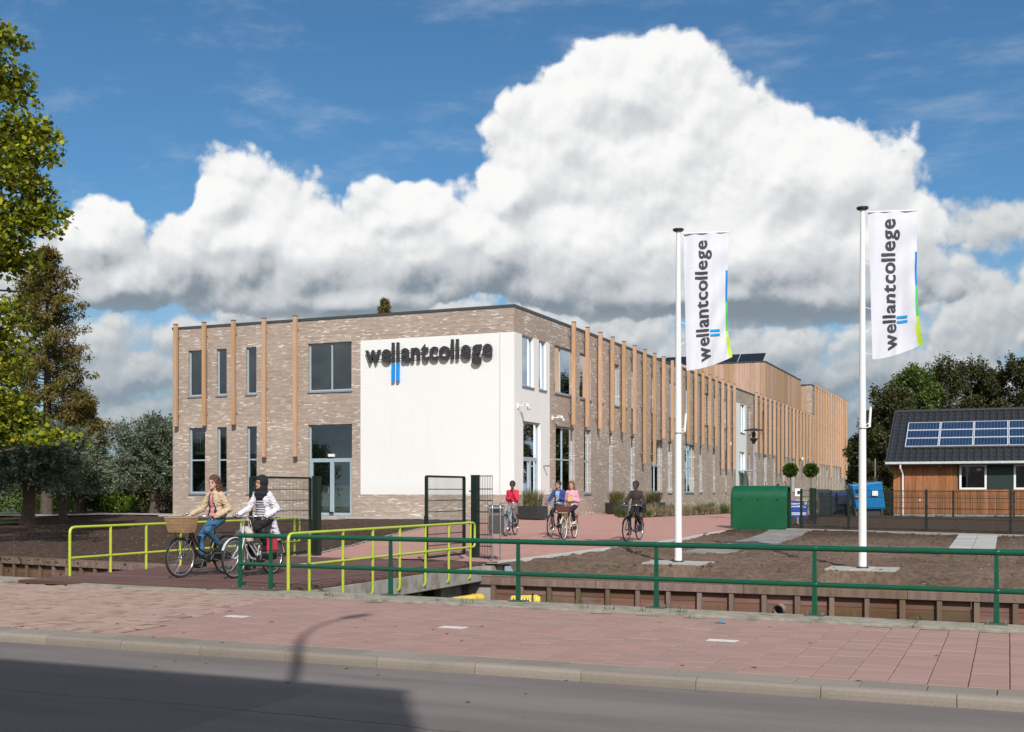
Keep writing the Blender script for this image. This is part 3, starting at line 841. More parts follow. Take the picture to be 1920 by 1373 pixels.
p = MB(); p.tube([(.30,0,0),(.34,0,0)], .112, 14); p.build('seam_band', mat('yellow_band', (.5,.37,.05,1), .5), t)
t = thing('boom_ring', 'small yellow ring end of a float with black strap behind the railing', 'float', (-8.85, 21.4, -.70), R(20))
p = MB(); p.tube([(-.35,0,0),(-.3,0,.02),(.2,0,.03),(.27,0,.03)], [.05,.12,.13,.09], 14); p.build('tube_body', M_yel, t, smooth=True)
p = MB(); p.tube([(.12 + .0*math.cos(a), .145*math.cos(a), .03 + .145*math.sin(a)) for a in [i*math.pi/8 for i in range(16)]], .018, 6, closed=True); p.build('strap', M_black, t)

# ------------------------------------------------------------------ footbridge
BR = thing('footbridge', 'flat footbridge with red-brown plank deck and concrete side beams over the ditch', 'bridge', (-12.9, 18.7, 0))
binv = Matrix.Translation(-Vector(BR.location))
def BP(m, name, mt, **k): m.move(binv); return m.build(name, mt, BR, **k)
y = 14.82; i = 0
while y < 22.55:
    l, r = -15.5 + (.9 if False else 0), -10.28
    ye = y + .146
    BP(MB().bar((l, y + .073, -.006 + random.uniform(-.002, .002)), (r, y + .073, -.012 + random.uniform(-.002, .002)), .140, .05), 'deck_plank', M_deck)
    y += .15
for x in (-15.46, -14.2, -12.9, -11.6, -10.40):
    BP(MB().box(x - .08, 14.9, -.40, x + .08, 22.3, -.040), 'girder', M_conc)
# outer edge beams with visible joints
for xs_ in (-10.30, -15.60):
    y = 14.9
    while y < 22.2:
        BP(MB().box(xs_, y + .003, -.37, xs_ + .08, min(y + 1.22, 22.3) - .003, -.055), 'edge_panel', mat('bridge_concrete', (.31,.30,.28,1), .9, var=.2, nscale=5, var2=(.22,.17,.14,1)))
        y += 1.22
BP(MB().box(-10.23, 17.6, -.47, -10.0, 17.9, -.40), 'bracket', M_steel)
# lime handrails: every post a part, hooked under the deck edge on the ditch side
def lime_rail(name_label, x, ys, ztop, zmid, hook, side, y_end_loop):
    root = thing('bridge_handrail', name_label, 'handrail', (x, ys[0], 0))
    inv = Matrix.Translation(-Vector(root.location))
    def P(m, name, **k): m.move(inv); return m.build(name, M_lime, root, smooth=True, **k)
    r = .026
    y0, y1 = ys[0], ys[-1]
    P(MB().tube([(x, y0, ztop - .12), (x, y0 + .012, ztop - .05), (x, y0 + .05, ztop - .012), (x, y0 + .12, ztop)] + [(x, y1 + .0, ztop)] , r, 10), 'top_rail')
    P(MB().tube([(x, y0, zmid), (x, y1, zmid)], r * .92, 10), 'mid_rail')
    for k, yy in enumerate(ys):
        top = ztop - .12 if k == 0 else ztop
        if hook and k > 0:
            q = [(x, yy, top), (x, yy, -.18), (x - side * .005, yy, -.23), (x - side * .03, yy, -.27), (x - side * .07, yy, -.285), (x - side * .16, yy, -.285)]
            P(MB().tube(q, r * .95, 10), 'post')
        else:
            P(MB().tube([(x, yy, top), (x, yy, -.02)], r, 10), 'post')
    P(MB().tube([(x, y1, ztop), (x, y1 + .10, ztop), (x + side*.0, y1 + .18, ztop - .02), (x, y1 + .21, ztop - .08), (x, y1 + .21, zmid + .06), (x, y1 + .18, zmid + .01), (x, y1 + .1, zmid), (x, y1, zmid)], r * .92, 10), 'end_loop')
    return root
lime_rail('lime green tubular handrail along the left edge of the footbridge', -15.38, [15.88, 16.9, 17.87, 18.88, 19.9, 20.9, 21.9, 22.95], .885, .335, False, -1, 0)
pxs = [515, 580, 643, 699, 749.6, 797.6, 841.5, 882]
ysr = [15.02] + [onX(p, -10.18) for p in pxs[1:]]
lime_rail('lime green tubular handrail with hooked feet along the right edge of the footbridge', -10.18, ysr, .875, .375, True, 1, 0)

# ------------------------------------------------------------------ dark green street railing
GR = thing('street_railing', 'long dark green two-bar tube railing on the concrete beam along the ditch', 'railing', (-5, 14.8, .05))
ginv = Matrix.Translation(-Vector(GR.location))
def gy(x): return 14.50 - .060 * x - .03
def GP(m, name, mt=M_green, **k): m.move(ginv); return m.build(name, mt, GR, **k)
px_ = [-11.16, -10.56, -8.36, -6.27, -4.25, -2.2, -.13, 1.95, 4.0]
zt, zm = .832, .385
for z, nm in ((zt, 'top_rail'), (zm, 'lower_rail')):
    for a, b in zip(px_[1:-1:2], px_[3::2]):
        pass
    GP(MB().tube([(x, gy(x), z) for x in (px_[0], -8.0, -5.0, -2.0, 1.0, 4.5)], .036 if z == zt else .031, 14), nm, smooth=True)
GP(MB().ball((px_[0], gy(px_[0]), zt), .041, n=10), 'rail_cap', smooth=True)
for k, x in enumerate(px_):
    y = gy(x); m = MB()
    # tapered flat posts, wider at the foot
    m.add([(x-.033,y-.022,.01),(x+.033,y-.022,.01),(x+.033,y+.022,.01),(x-.033,y+.022,.01),(x-.022,y-.02,zt-.02),(x+.022,y-.02,zt-.02),(x+.022,y+.02,zt-.02),(x-.022,y+.02,zt-.02)],
          [(3,2,1,0),(4,5,6,7),(0,1,5,4),(1,2,6,5),(2,3,7,6),(3,0,4,7)])
    GP(m, 'post', bevel=.004)
    for z, r in ((zt, .0395), (zm, .0345)):
        GP(MB().tube([(x - .030, gy(x - .03), z), (x - .022, gy(x - .022), z), (x + .022, gy(x + .022), z), (x + .030, gy(x + .03), z)], [r - .003, r, r, r - .003], 14), 'weld_collar', smooth=True)
    GP(MB().box(x - .12, y - .09, .000, x + .12, y + .09, .016), 'foot_plate', mat('weathered_green_plate', (.05,.085,.055,1), .7, var=.3, nscale=20))
    for dx in (-.095, .095):
        for dy in (-.06, .06):
            GP(MB().tube([(x+dx, y+dy, .01), (x+dx, y+dy, .045)], .011, 6), 'anchor_bolt', M_steel)
# ------------------------------------------------------------------ the school
XC, YC, ZT = -18.43, 43.24, 9.0
XL, YE = -35.66, 146.8
SB = thing('school_building', 'long two-storey brick school with wooden battens, a white corner and a rooftop hall', 'building', (XC, YC, .36))
sinv = Matrix.Translation(-Vector(SB.location))
def SP(m, name, mt, parent=None, **k):
    m.move(sinv); return m.build(name, mt, parent or SB, **k)
REV = .20
def cells_of(a0, a1, z0, z1, holes):
    As = sorted({a0, a1, *[h[0] for h in holes], *[h[1] for h in holes]}); Zs = sorted({z0, z1, *[h[2] for h in holes], *[h[3] for h in holes]})
    As = [a for a in As if a0 - 1e-6 <= a <= a1 + 1e-6]; Zs = [z for z in Zs if z0 - 1e-6 <= z <= z1 + 1e-6]
    for i in range(len(As)-1):
        for j in range(len(Zs)-1):
            ca, cz = (As[i]+As[i+1])/2, (Zs[j]+Zs[j+1])/2
            if any(h[0] < ca < h[1] and h[2] < cz < h[3] for h in holes): continue
            yield As[i], As[i+1], Zs[j], Zs[j+1]
def wallY(Y, a0, a1, z0, z1, holes=(), cut=(), rev=REV):        # faces -Y
    m = MB()
    for p, q, r, s in cells_of(a0, a1, z0, z1, list(holes) + list(cut)): m.quad((p,Y,r),(q,Y,r),(q,Y,s),(p,Y,s))
    for (p, q, r, s) in holes:
        m.quad((p,Y,r),(p,Y,s),(p,Y+rev,s),(p,Y+rev,r)); m.quad((q,Y,s),(q,Y,r),(q,Y+rev,r),(q,Y+rev,s))
        m.quad((p,Y,s),(q,Y,s),(q,Y+rev,s),(p,Y+rev,s)); m.quad((q,Y,r),(p,Y,r),(p,Y+rev,r),(q,Y+rev,r))
    return m
def wallX(X, a0, a1, z0, z1, holes=(), cut=(), rev=REV):        # faces +X
    m = MB()
    for p, q, r, s in cells_of(a0, a1, z0, z1, list(holes) + list(cut)): m.quad((X,p,r),(X,q,r),(X,q,s),(X,p,s))
    for (p, q, r, s) in holes:
        m.quad((X,p,s),(X,p,r),(X-rev,p,r),(X-rev,p,s)); m.quad((X,q,r),(X,q,s),(X-rev,q,s),(X-rev,q,r))
        m.quad((X,q,s),(X,p,s),(X-rev,p,s),(X-rev,q,s)); m.quad((X,p,r),(X,q,r),(X-rev,q,r),(X-rev,p,r))
    return m
# openings: a0, a1, z0, z1
U0, U1, L0, L1 = 5.86, 7.97, 1.40, 4.41
left_up = [(-34.77, -33.70, U0, U1), (-33.18, -32.62, U0, U1), (-31.57, -31.0, U0, U1), (-28.27, -26.06, U0, U1)]
left_lo = [(-34.73, -33.82, L0, L1), (-33.15, -32.62, L0, L1), (-31.52, -30.98, L0, L1)]
left_door = [(-28.27, -26.04, .42, L1)]
WH = (-25.62, XC, 1.36, 7.97)
rt_white = [(44.05, 45.30, U0, U1), (45.91, 46.75, U0, U1)]
rt_door = [(44.18, 46.10, .42, L1)]
rt_up = [(47.77, 50.52, U0, U1), (51.0, 52.61, U0, U1), (53.7, 54.45, U0, U1), (55.69, 57.0, U0, U1), (57.75, 58.3, U0, U1), (59.1, 60.07, U0, U1), (61.3, 61.85, U0, U1),
         (62.95, 63.85, U0, U1), (66.58, 68.13, U0, U1), (70.35, 71.25, U0, U1), (74.48, 76.5, U0, U1), (77.9, 78.45, U0, U1), (81.0, 81.5, U0, U1), (89.3, 89.9, U0, U1), (94.6, 95.4, U0, U1)]
rt_lo = [(47.9, 50.37, L0, L1), (51.62, 52.61, L0, L1), (55.4, 55.95, L0, L1), (58.92, 59.68, L0, L1), (62.91, 65.03, L0, L1), (66.23, 67.17, L0, L1), (70.14, 72.38, L0, L1),
         (73.9, 74.55, L0, L1), (77.6, 78.1, L0, L1), (81.3, 81.7, L0, L1), (89.4, 89.95, L0, L1), (91.5, 92.2, L0, L1), (95.5, 96.6, L0, L1), (99.6, 100.3, L0, L1), (104, 105.2, L0, L1), (109, 110, L0, L1)]
w2 = [(86.26, 87.8, U0, U1)]; w2d = [(86.0, 87.9, .42, L1)]
WH2 = (84.75, 88.5, .38, 8.0)
wing_lo = [(124 + 2.3 * k, 124.5 + 2.3 * k, L0, L1 - .2) for k in range(9)]
SP(wallY(YC, XL, XC, 0, ZT, left_up + left_lo + left_door, [WH]), 'brick_wall', M_brick)
SP(wallY(YC, WH[0], WH[1], WH[2], WH[3]), 'white_wall', M_paint, label='white painted brick corner panel')
w1 = wallX(XC, YC, YE, 0, ZT, rt_up + rt_lo + wing_lo, [(YC, 47.19, 1.36, 7.97), (YC, 47.19, 0, 1.36), WH2])
for p, q, r, s in cells_of(YC, 47.19, 0, 1.36, rt_door): w1.quad((XC,p,r),(XC,q,r),(XC,q,s),(XC,p,s))
SP(w1, 'brick_wall', M_brick)
# painted part of the corner, wrapping round to the right front, with its two upper windows and the door
m = wallX(XC, YC, 47.19, 1.36, 7.97, rt_white, [(rt_door[0][0], rt_door[0][1], 1.36, L1)])
p, q, r, s = rt_door[0]; X = XC
m.quad((X,p,s),(X,p,r),(X-REV,p,r),(X-REV,p,s)); m.quad((X,q,r),(X,q,s),(X-REV,q,s),(X-REV,q,r)); m.quad((X,q,s),(X,p,s),(X-REV,p,s),(X-REV,q,s)); m.quad((X,p,r),(X,q,r),(X-REV,q,r),(X-REV,p,r))
SP(m, 'white_wall', M_paint, label='white painted return of the corner beside the planter')
SP(wallX(XC, WH2[0], WH2[1], WH2[2], WH2[3], w2 + w2d, []), 'white_wall', M_paint, label='narrow white painted strip halfway along the long side')
# expansion joint in the painted panel
SP(MB().box(-19.08, YC - .003, 1.37, -19.065, YC + .01, 7.96), 'wall_joint', M_sill)
# hidden sides and roof
m = MB(); m.quad((XL, YE, 0), (XL, YC, 0), (XL, YC, ZT), (XL, YE, ZT)); m.quad((XC, YE, 0), (XL, YE, 0), (XL, YE, ZT), (XC, YE, ZT))
SP(m, 'rear_wall', M_brick)
SP(MB().box(XL + .02, YC + .02, 8.72, XC - .02, YE - .02, 8.84), 'roof_deck', M_roof)
m = MB()
m.box(XL - .03, YC - .03, ZT - .02, XC + .03, YC + .22, ZT + .09); m.box(XC - .22, YC + .22, ZT - .02, XC + .03, 120.4, ZT + .09)
m.box(XL - .03, YC + .22, ZT - .02, XL + .22, YE, ZT + .09)
SP(m, 'roof_trim', M_trim)
# storeys and inner walls seen through the panes
m = MB(); m.box(XL + .25, YC + .25, .30, XC - .25, YE - 1, .44); SP(m, 'ground_floor', mat('floor_vinyl', (.30,.30,.26,1), .6))
m = MB(); m.box(XL + .25, YC + .25, 4.62, XC - .25, YE - 1, 5.0); SP(m, 'upper_floor', M_inner)
m = MB(); m.box(XL + .25, YC + 4.2, .44, XC - 4.4, YC + 4.35, 8.7); m.box(XC - 4.4, YC + 4.2, .44, XC - 4.25, YE - 2, 8.7)
for xx in (-30.3, -29.0, -24.8): m.box(xx, YC + .25, .44, xx + .12, YC + 4.2, 8.7)
for yy in (47.4, 54.8, 61.0, 69.0, 76.9, 84.3, 93.0, 101, 110): m.box(XC - 4.25, yy, .44, XC - .25, yy + .12, 8.7)
SP(m, 'inner_wall', M_inner)
m = MB(); m.box(-27.85, YC + .5, .44, -26.4, YC + .56, 1.75)
SP(m, 'entrance_screen', mat('screen_paint', (.62,.72,.56,1), .7))
m = MB()
for i in range(16):
    x0 = -34.9 + i * .27; m.box(x0, YC + .75, .5 + i * .26, x0 + .3, YC + 1.9, .56 + i * .26)
m.bar((-34.9, YC + .6, 1.4), (-30.6, YC + .6, 5.6), .05, .08); m.bar((-34.9, YC + .65, .45), (-30.6, YC + .65, 4.65), .05, .22)
for i in range(30): m.box(-34.7 + i * .14, YC + .40, 3.3, -34.65 + i * .14, YC + .42, 4.2)
m.bar((-34.7, YC + .41, 3.25), (-30.4, YC + .41, 3.25), .05, .12); m.bar((-34.7, YC + .41, 4.2), (-30.4, YC + .41, 4.2), .05, .06)
SP(m, 'staircase', mat('stair_paint', (.45,.62,.50,1), .6))

def window(axis, W, mull=(), trans=(), sill=True, fw=.075, name='window', inset=.11, parent=None):
    """frame (with its sill and panes as sub-parts). axis 'Y': in a wall facing -Y, 'X': in a wall facing +X"""
    a0, a1, z0, z1 = W
    def T(m):
        if axis == 'Y': m.v = [(a, YC + b, z) for a, b, z in m.v]
        else: m.v = [(XC - b, a, z) for a, b, z in m.v]
        return m
    d0, d1 = inset, inset + .07
    e = .002; m = MB()
    m.box(a0 + e, d0, z0 + e, a0 + fw, d1, z1 - e); m.box(a1 - fw, d0, z0 + e, a1 - e, d1, z1 - e)
    m.box(a0 + fw, d0, z0 + e, a1 - fw, d1, z0 + fw); m.box(a0 + fw, d0, z1 - fw, a1 - fw, d1, z1 - e)
    for q in mull: m.box(q - fw*.45, d0 + .004, z0 + fw, q + fw*.45, d1 - .004, z1 - fw)
    ms = [a0 + fw] + [q for q in mull] + [a1 - fw]
    for q in trans: m.box(a0 + fw, d0 + .008, q - fw*.45, a1 - fw, d1 - .008, q + fw*.45)
    if axis == 'X': m.f = [f[::-1] for f in m.f]
    fr = SP(T(m), name, M_frame)
    zs = [z0 + fw*.5] + list(trans) + [z1 - fw*.5]
    for za, zb in zip(zs[:-1], zs[1:]):
        for aa, ab in zip(ms[:-1], ms[1:]):
            m = MB().quad((aa, d0 + .035, za), (ab, d0 + .035, za), (ab, d0 + .035, zb), (aa, d0 + .035, zb))
            if axis == 'X': m.f = [f[::-1] for f in m.f]
            SP(T(m), 'pane', M_glass, fr)
    if sill:
        m = MB().box(a0 - .03, -.05, z0 - .07, a1 + .03, d0 + .02, z0 - .002)
        if axis == 'X': m.f = [f[::-1] for f in m.f]
        SP(T(m), 'sill', M_sill, fr)
    return fr
for i, Wd in enumerate(left_up): window('Y', Wd, mull=[(Wd[0]+Wd[1])/2 + .05] if i == 3 else [])
for i, Wd in enumerate(left_lo): window('Y', Wd, trans=[2.92])
for Wd in rt_white + w2: window('X', Wd)
for i, Wd in enumerate(rt_up): window('X', Wd, mull=[Wd[0] + 1.0] if Wd[1] - Wd[0] > 2.2 else [])
for i, Wd in enumerate(rt_lo): window('X', Wd, trans=[2.92], mull=[Wd[0] + (Wd[1]-Wd[0])*.45] if Wd[1]-Wd[0] > 1.8 else [])
for Wd in wing_lo: window('X', Wd, trans=[2.9])
# glazed entrance on the left front: fixed light above, two leaves below
def entrance(axis, W, zt, split, label):
    f = window(axis, W, trans=[zt], mull=[], sill=False, name='door', inset=.13)
    a0, a1, z0, z1 = W
    f['label'] = label
    def T(m):
        if axis == 'Y': m.v = [(a, YC + b, z) for a, b, z in m.v]
        else: m.v = [(XC - b, a, z) for a, b, z in m.v]; m.f = [g[::-1] for g in m.f]
        return m
    for p, q in ((a0 + .08, split - .005), (split + .005, a1 - .08)):
        m = MB(); w = .09
        m.box(p, .11, z0 + .02, p + w, .16, zt - .04); m.box(q - w, .11, z0 + .02, q, .16, zt - .04)
        m.box(p + w, .11, z0 + .02, q - w, .16, z0 + .14); m.box(p + w, .11, zt - .13, q - w, .16, zt - .04)
        SP(T(m), 'door_leaf', M_frame, f)
    m = MB(); m.box(split - .16, .06, z0 + .95, split - .13, .10, z0 + 1.25); SP(T(m), 'handle', M_steel, f)
entrance('Y', left_door[0], 2.90, -27.12, 'glazed double door below the wide upper window')
entrance('X', rt_door[0], 2.90, 45.2, 'glazed door in the white return wall')
entrance('X', w2d[0], 2.90, 86.9, 'glazed door in the narrow white strip')
SP(MB().box(-27.28, YC + .05, 3.0, -26.98, YC + .14, 3.12), 'exit_lamp', M_white)
SP(MB().box(-27.2, YC - .01, .52, -27.0, YC + .05, .60), 'letter_slot', M_black)
# canopy over the far door
SP(MB().box(XC, 85.6, 2.95, XC + 1.1, 88.4, 3.03), 'canopy', M_frame)

# wooden battens standing off the brickwork, each with its cap and brackets
def batten_meshes(L, facing):
    m = MB(); w, d = .088, .06
    m.box(-w, -d, 0, w, d, L)
    me = m.mesh('batten', M_batten)
    c = MB(); c.box(-w - .012, -d - .012, 0, w + .012, d + .012, .03); return me, c.mesh('cap', M_trim)
def bracket_mesh(facing):
    m = MB()
    if facing == 'Y': m.box(-.03, .10, -.04, .03, .24, .04); m.box(-.125, .04, -.02, -.105, .08, .02)
    else: m.box(-.24, -.03, -.04, -.10, .03, .04); m.box(-.08, -.14, -.025, -.04, -.105, .025)
    return m.mesh('bracket', M_steel)
BRK = {f: bracket_mesh(f) for f in 'XY'}; BC = {}
def batten(facing, pos, z0, z1):
    k = round(z1 - z0, 2)
    if k not in BC: BC[k] = batten_meshes(z1 - z0, facing)
    me, cap = BC[k]
    x, y = (pos, YC - .24) if facing == 'Y' else (XC + .26, pos)
    o = link('batten', me, SB, (x - XC, y - YC, z0 - .36), (0, 0, random.uniform(-.02, .02)))
    link('cap', cap, o, (0, 0, k))
    for zz in ((.55, k - .55) if k < 5 else (.55, k / 2, k - .55)): link('bracket', BRK[facing], o, (0, 0, zz))
for i, px in enumerate((328, 381, 436, 493.5, 552)):
    batten('Y', onY(px, YC - .3), (4.48, 4.48, 4.50, 3.02, 3.02)[i], ZT + .17)
for k in range(19):
    batten('X', 49.53 + 1.868 * k, 3.02 if k in (6, 7, 16, 17, 18) else 4.52, ZT + .17)
low = [4.5]*5 + [3.0]*2 + [4.5]*3 + [3.0, 4.5, 3.0, 4.5, 3.0, 4.5]
for k in range(16):
    batten('X', 90.98 + 1.93 * k, low[k], ZT + .17)
for k in range(14):
    batten('X', 121.4 + 1.90 * k, [4.3, 3.0, 4.3, 4.3, 4.3][k % 5] if k < 11 else 3.0, 12.42)

# taller wing at the far end
WX0, WY0, WT = -18.98, 120.4, 12.2
m = MB(); m.quad((XC, WY0, ZT), (XC, YE, ZT), (XC, YE, WT), (XC, WY0, WT)); SP(m, 'brick_wall', M_brick, label='upper brickwork of the tall far wing')
m = MB(); m.quad((WX0, WY0, 8.8), (XC, WY0, 8.8), (XC, WY0, WT), (WX0, WY0, WT)); m.quad((XC, YE, 8.8), (XL, YE, 8.8), (XL, YE, WT), (XC, YE, WT)); m.quad((XL, YE, 8.8), (XL, WY0, 8.8), (XL, WY0, WT), (XL, YE, WT)); SP(m, 'brick_pier', M_brick)
for i in range(30):
    x1 = WX0 - i * .55; m = MB(); m.box(x1 - .54, WY0 + .02 + (.012 if i % 2 else 0), 8.85, x1 - .006, WY0 + .08, WT - .02); SP(m, 'cladding_board', M_clad)
SP(MB().box(XL, WY0 - .04, WT, XC + .04, YE + .04, WT + .13), 'roof_trim', M_trim)
# timber-clad hall rising behind the parapet
HX, HY0, HY1, HT = -19.5, 101.6, 120.3, 12.72
m = MB(); m.box(-33, HY0 + .08, 8.9, HX - .08, HY1, HT - .06); SP(m, 'hall_core', M_innerdark)
x = HX; i = 0
while x > -33:
    w = .46; SP(MB().box(x - w + .012, HY0 + (.0 if i % 2 else .014), 8.86, x, HY0 + .07, HT), 'cladding_board', M_clad); x -= w; i += 1
y = HY0 + .07; i = 0
while y < HY1:
    w = .92; SP(MB().box(HX - .07, y, 8.86, HX - (.0 if i % 2 else .014), min(y + w - .012, HY1), HT), 'cladding_board', M_clad); y += w; i += 1
SP(MB().box(-33.05, HY0 - .04, HT, HX + .04, HY1, HT + .10), 'roof_trim', M_trim)
M_solar = None
# tilted black collectors on the hall roof
for i in range(5):
    x1 = HX - .35 - i * 2.3
    m = MB(); m.add([(x1 - 2.2, HY0 + .5, HT + .14), (x1, HY0 + .5, HT + .14), (x1, HY0 + 2.0, HT + 1.02), (x1 - 2.2, HY0 + 2.0, HT + 1.02),
                     (x1 - 2.2, HY0 + .56, HT + .10), (x1, HY0 + .56, HT + .10), (x1, HY0 + 2.06, HT + .98), (x1 - 2.2, HY0 + 2.06, HT + .98)],
                    [(0,1,2,3),(7,6,5,4),(0,4,5,1),(1,5,6,2),(2,6,7,3),(3,7,4,0)])
    o = SP(m, 'roof_collector', mat('collector_glass', (.015,.018,.022,1), .3))
    m = MB(); m.bar((x1 - .03, HY0 + 2.0, HT + .96), (x1 - .03, HY0 + 2.3, HT + .1), .05); m.bar((x1 - 2.1, HY0 + 2.0, HT + .96), (x1 - 2.1, HY0 + 2.3, HT + .1), .05); m.bar((x1-.03, HY0+.5, HT+.12),(x1-.03, HY0+2.3, HT+.12),.05)
    SP(m, 'stand', M_white, o)
# cameras, lamps and other fittings on the wall
def cctv(pos, dr, shadow=True):
    pos = Vector(pos); d = Vector(dr).normalized()
    m = MB(); m.tube([pos, pos + d * .34], .022, 8); m.obox(pos + d * .02, d * .02, d.cross(Vector((0,0,1))) * .07, (0,0,.10))
    b = SP(m, 'security_camera', M_white)
    m = MB(); m.obox(pos + d * .36 + Vector((0,0,.05)), Vector((.8,-.6,-.15)).normalized() * .16, Vector((.6,.8,0)) * .055, (0,0,.05)); SP(m, 'camera_body', M_white, b)
    m = MB(); m.ball(pos + d * .46 + Vector((0,.12,-.10)), .085, n=12); SP(m, 'dome', mat('dome_grey', (.55,.56,.56,1), .3), b, smooth=True)
cctv((XC, 43.6, 4.98), (1, -.1, 0)); cctv((XC, 47.5, 4.72), (1, 0, 0))
m = MB(); m.ball((XC + .25, 112.5, 4.5), .22, n=10); SP(m, 'wall_lamp', M_white, smooth=True)
m = MB(); m.box(XC, 81.8, 4.75, XC + .3, 82.0, 4.95); SP(m, 'wall_lamp', M_white)
for yy in (45.9,): SP(MB().box(XC, yy + .5, 2.55, XC + .28, yy + .56, 2.62), 'rail_bracket', M_steel)

# raised letters on rails, standing off the painted wall
M_letter = mat('letter_anthracite', (.035,.035,.037,1), .45); M_blue = mat('logo_blue', (.0,.27,.75,1), .4)
def text_mesh(ch, size, offset, ext):
    cu = bpy.data.curves.new('glyph', 'FONT'); cu.body = ch; cu.size = size; cu.offset = offset; cu.extrude = ext; cu.resolution_u = 4
    o = bpy.data.objects.new('glyph', cu); COL.objects.link(o)
    dg = bpy.context.evaluated_depsgraph_get()
    me = bpy.data.meshes.new_from_object(o.evaluated_get(dg)); bpy.data.objects.remove(o); bpy.data.curves.remove(cu)
    return me
def word_layout(word, offset):
    """glyph meshes for a heavy sans word, x laid out from their own widths"""
    out = []; x = 0; cache = {}
    for ch in word:
        if ch not in cache:
            me = text_mesh(ch, 1.0, offset, .5); co = np.empty(len(me.vertices) * 3); me.vertices.foreach_get('co', co); cache[ch] = (me, co.reshape(-1, 3))
        me, co = cache[ch]; mn, mx = co[:,0].min(), co[:,0].max()
        if ch == 'l': w = mx - mn
        out.append((ch, me, co, x - mn)); x += (mx - mn) + (.115 if ch == 'l' else .06)
    return out, x
WORD = 'wellantcollege'
LAY, WLEN = word_layout(WORD, .018)
la = [c for ch, me, co, x in LAY for c in [co[:,1].max()] if ch == 'l'][0]
sx_ = 6.0 / WLEN; zb = 6.98; sz = .80 / la
WS = thing('wall_sign', 'raised anthracite name sign with two blue bars on the white wall', 'sign', (-22.4, YC - .2, 7.2))
winv = Matrix.Translation(-Vector(WS.location))
X0 = -25.28; lpos = []
for ch, me, co, x in LAY:
    m2 = me.copy(); m2.name = 'letter'
    v = np.empty_like(co); v[:,0] = X0 + (co[:,0] + x) * sx_ - WS.location.x; v[:,2] = zb + co[:,1] * sz - WS.location.z
    v[:,1] = YC - .15 - co[:,2] * .09 - WS.location.y
    m2.vertices.foreach_set('co', v.ravel()); m2.materials.clear(); m2.materials.append(M_letter); m2.update()
    link('letter', m2, WS)
    if ch == 'l': lpos.append((v[:,0].min() + WS.location.x, v[:,0].max() + WS.location.x))
for a, b in lpos[:2]:
    m = MB(); m.box(a, YC - .20, 6.17, b, YC - .10, 6.90); m.move(winv); m.build('blue_bar', M_blue, WS)
for z in (7.10, 7.42):
    m = MB(); m.box(X0 + .1, YC - .10, z - .012, X0 + 5.55, YC - .08, z + .012); m.move(winv); m.build('fixing_rail', M_dark, WS)
    for q in range(7):
        m = MB(); m.tube([(X0 + .3 + q * .85, YC - .09, z), (X0 + .3 + q * .85, YC - .002, z)], .012, 6); m.move(winv); m.build('spacer', M_dark, WS)
# ------------------------------------------------------------------ flagpoles and their banners
M_cloth = mat('banner_cloth', (.64,.64,.70,1), .8, var=.03, nscale=3)
M_cb = mat('banner_blue', (.01,.20,.60,1), .7); M_cg = mat('banner_green', (.08,.50,.12,1), .7); M_cl = mat('banner_lime', (.50,.70,.03,1), .7)
M_ink = mat('banner_ink', (.045,.045,.055,1), .8)
def flagpole(fx, fy, H, label):
    z0 = gz(fy) + bank(fx, fy) + .03
    t = thing('flagpole', label, 'flagpole', (fx, fy, z0), YAW, group='white flagpoles on the bare soil')
    MB().tube([(0,0,0), (0,0,H*.45), (0,0,H)], [.078, .066, .045], 20).build('pole', M_white, t, smooth=True)
    MB().tube([(0,0,0), (0,0,.02), (0,0,.05)], [.13,.13,.10], 16).build('base_collar', M_dark, t, smooth=True)
    MB().tube([(0,0,H), (0,0,H+.02), (0,0,H+.05), (0,0,H+.06)], [.09,.115,.115,.07], 20).build('cap', M_black, t, smooth=True)
    MB().tube([(0,0,H-.05), (1.06,0,H-.01)], .014, 8).build('banner_arm', M_white, t)
    for z in (H * .655, H * .39 + .05):
        MB().tube([(0,0,z), (.06,0,z+.02), (.14,0,z+.08)], .008, 6).build('cord_loop', M_white, t)
    MB().tube([(.0,0,H*.393), (.14,0,H*.395)], .010, 6).build('weight_hook', M_white, t)
    MB().tube([(.135,0,H*.395), (.16,0,H*.45)], .025, 8).build('weight', M_white, t)
    MB().tube([(0,0,H*.39), (0,0,H*.393)], .077, 16).build('ring', M_steel, t)
    return t, z0
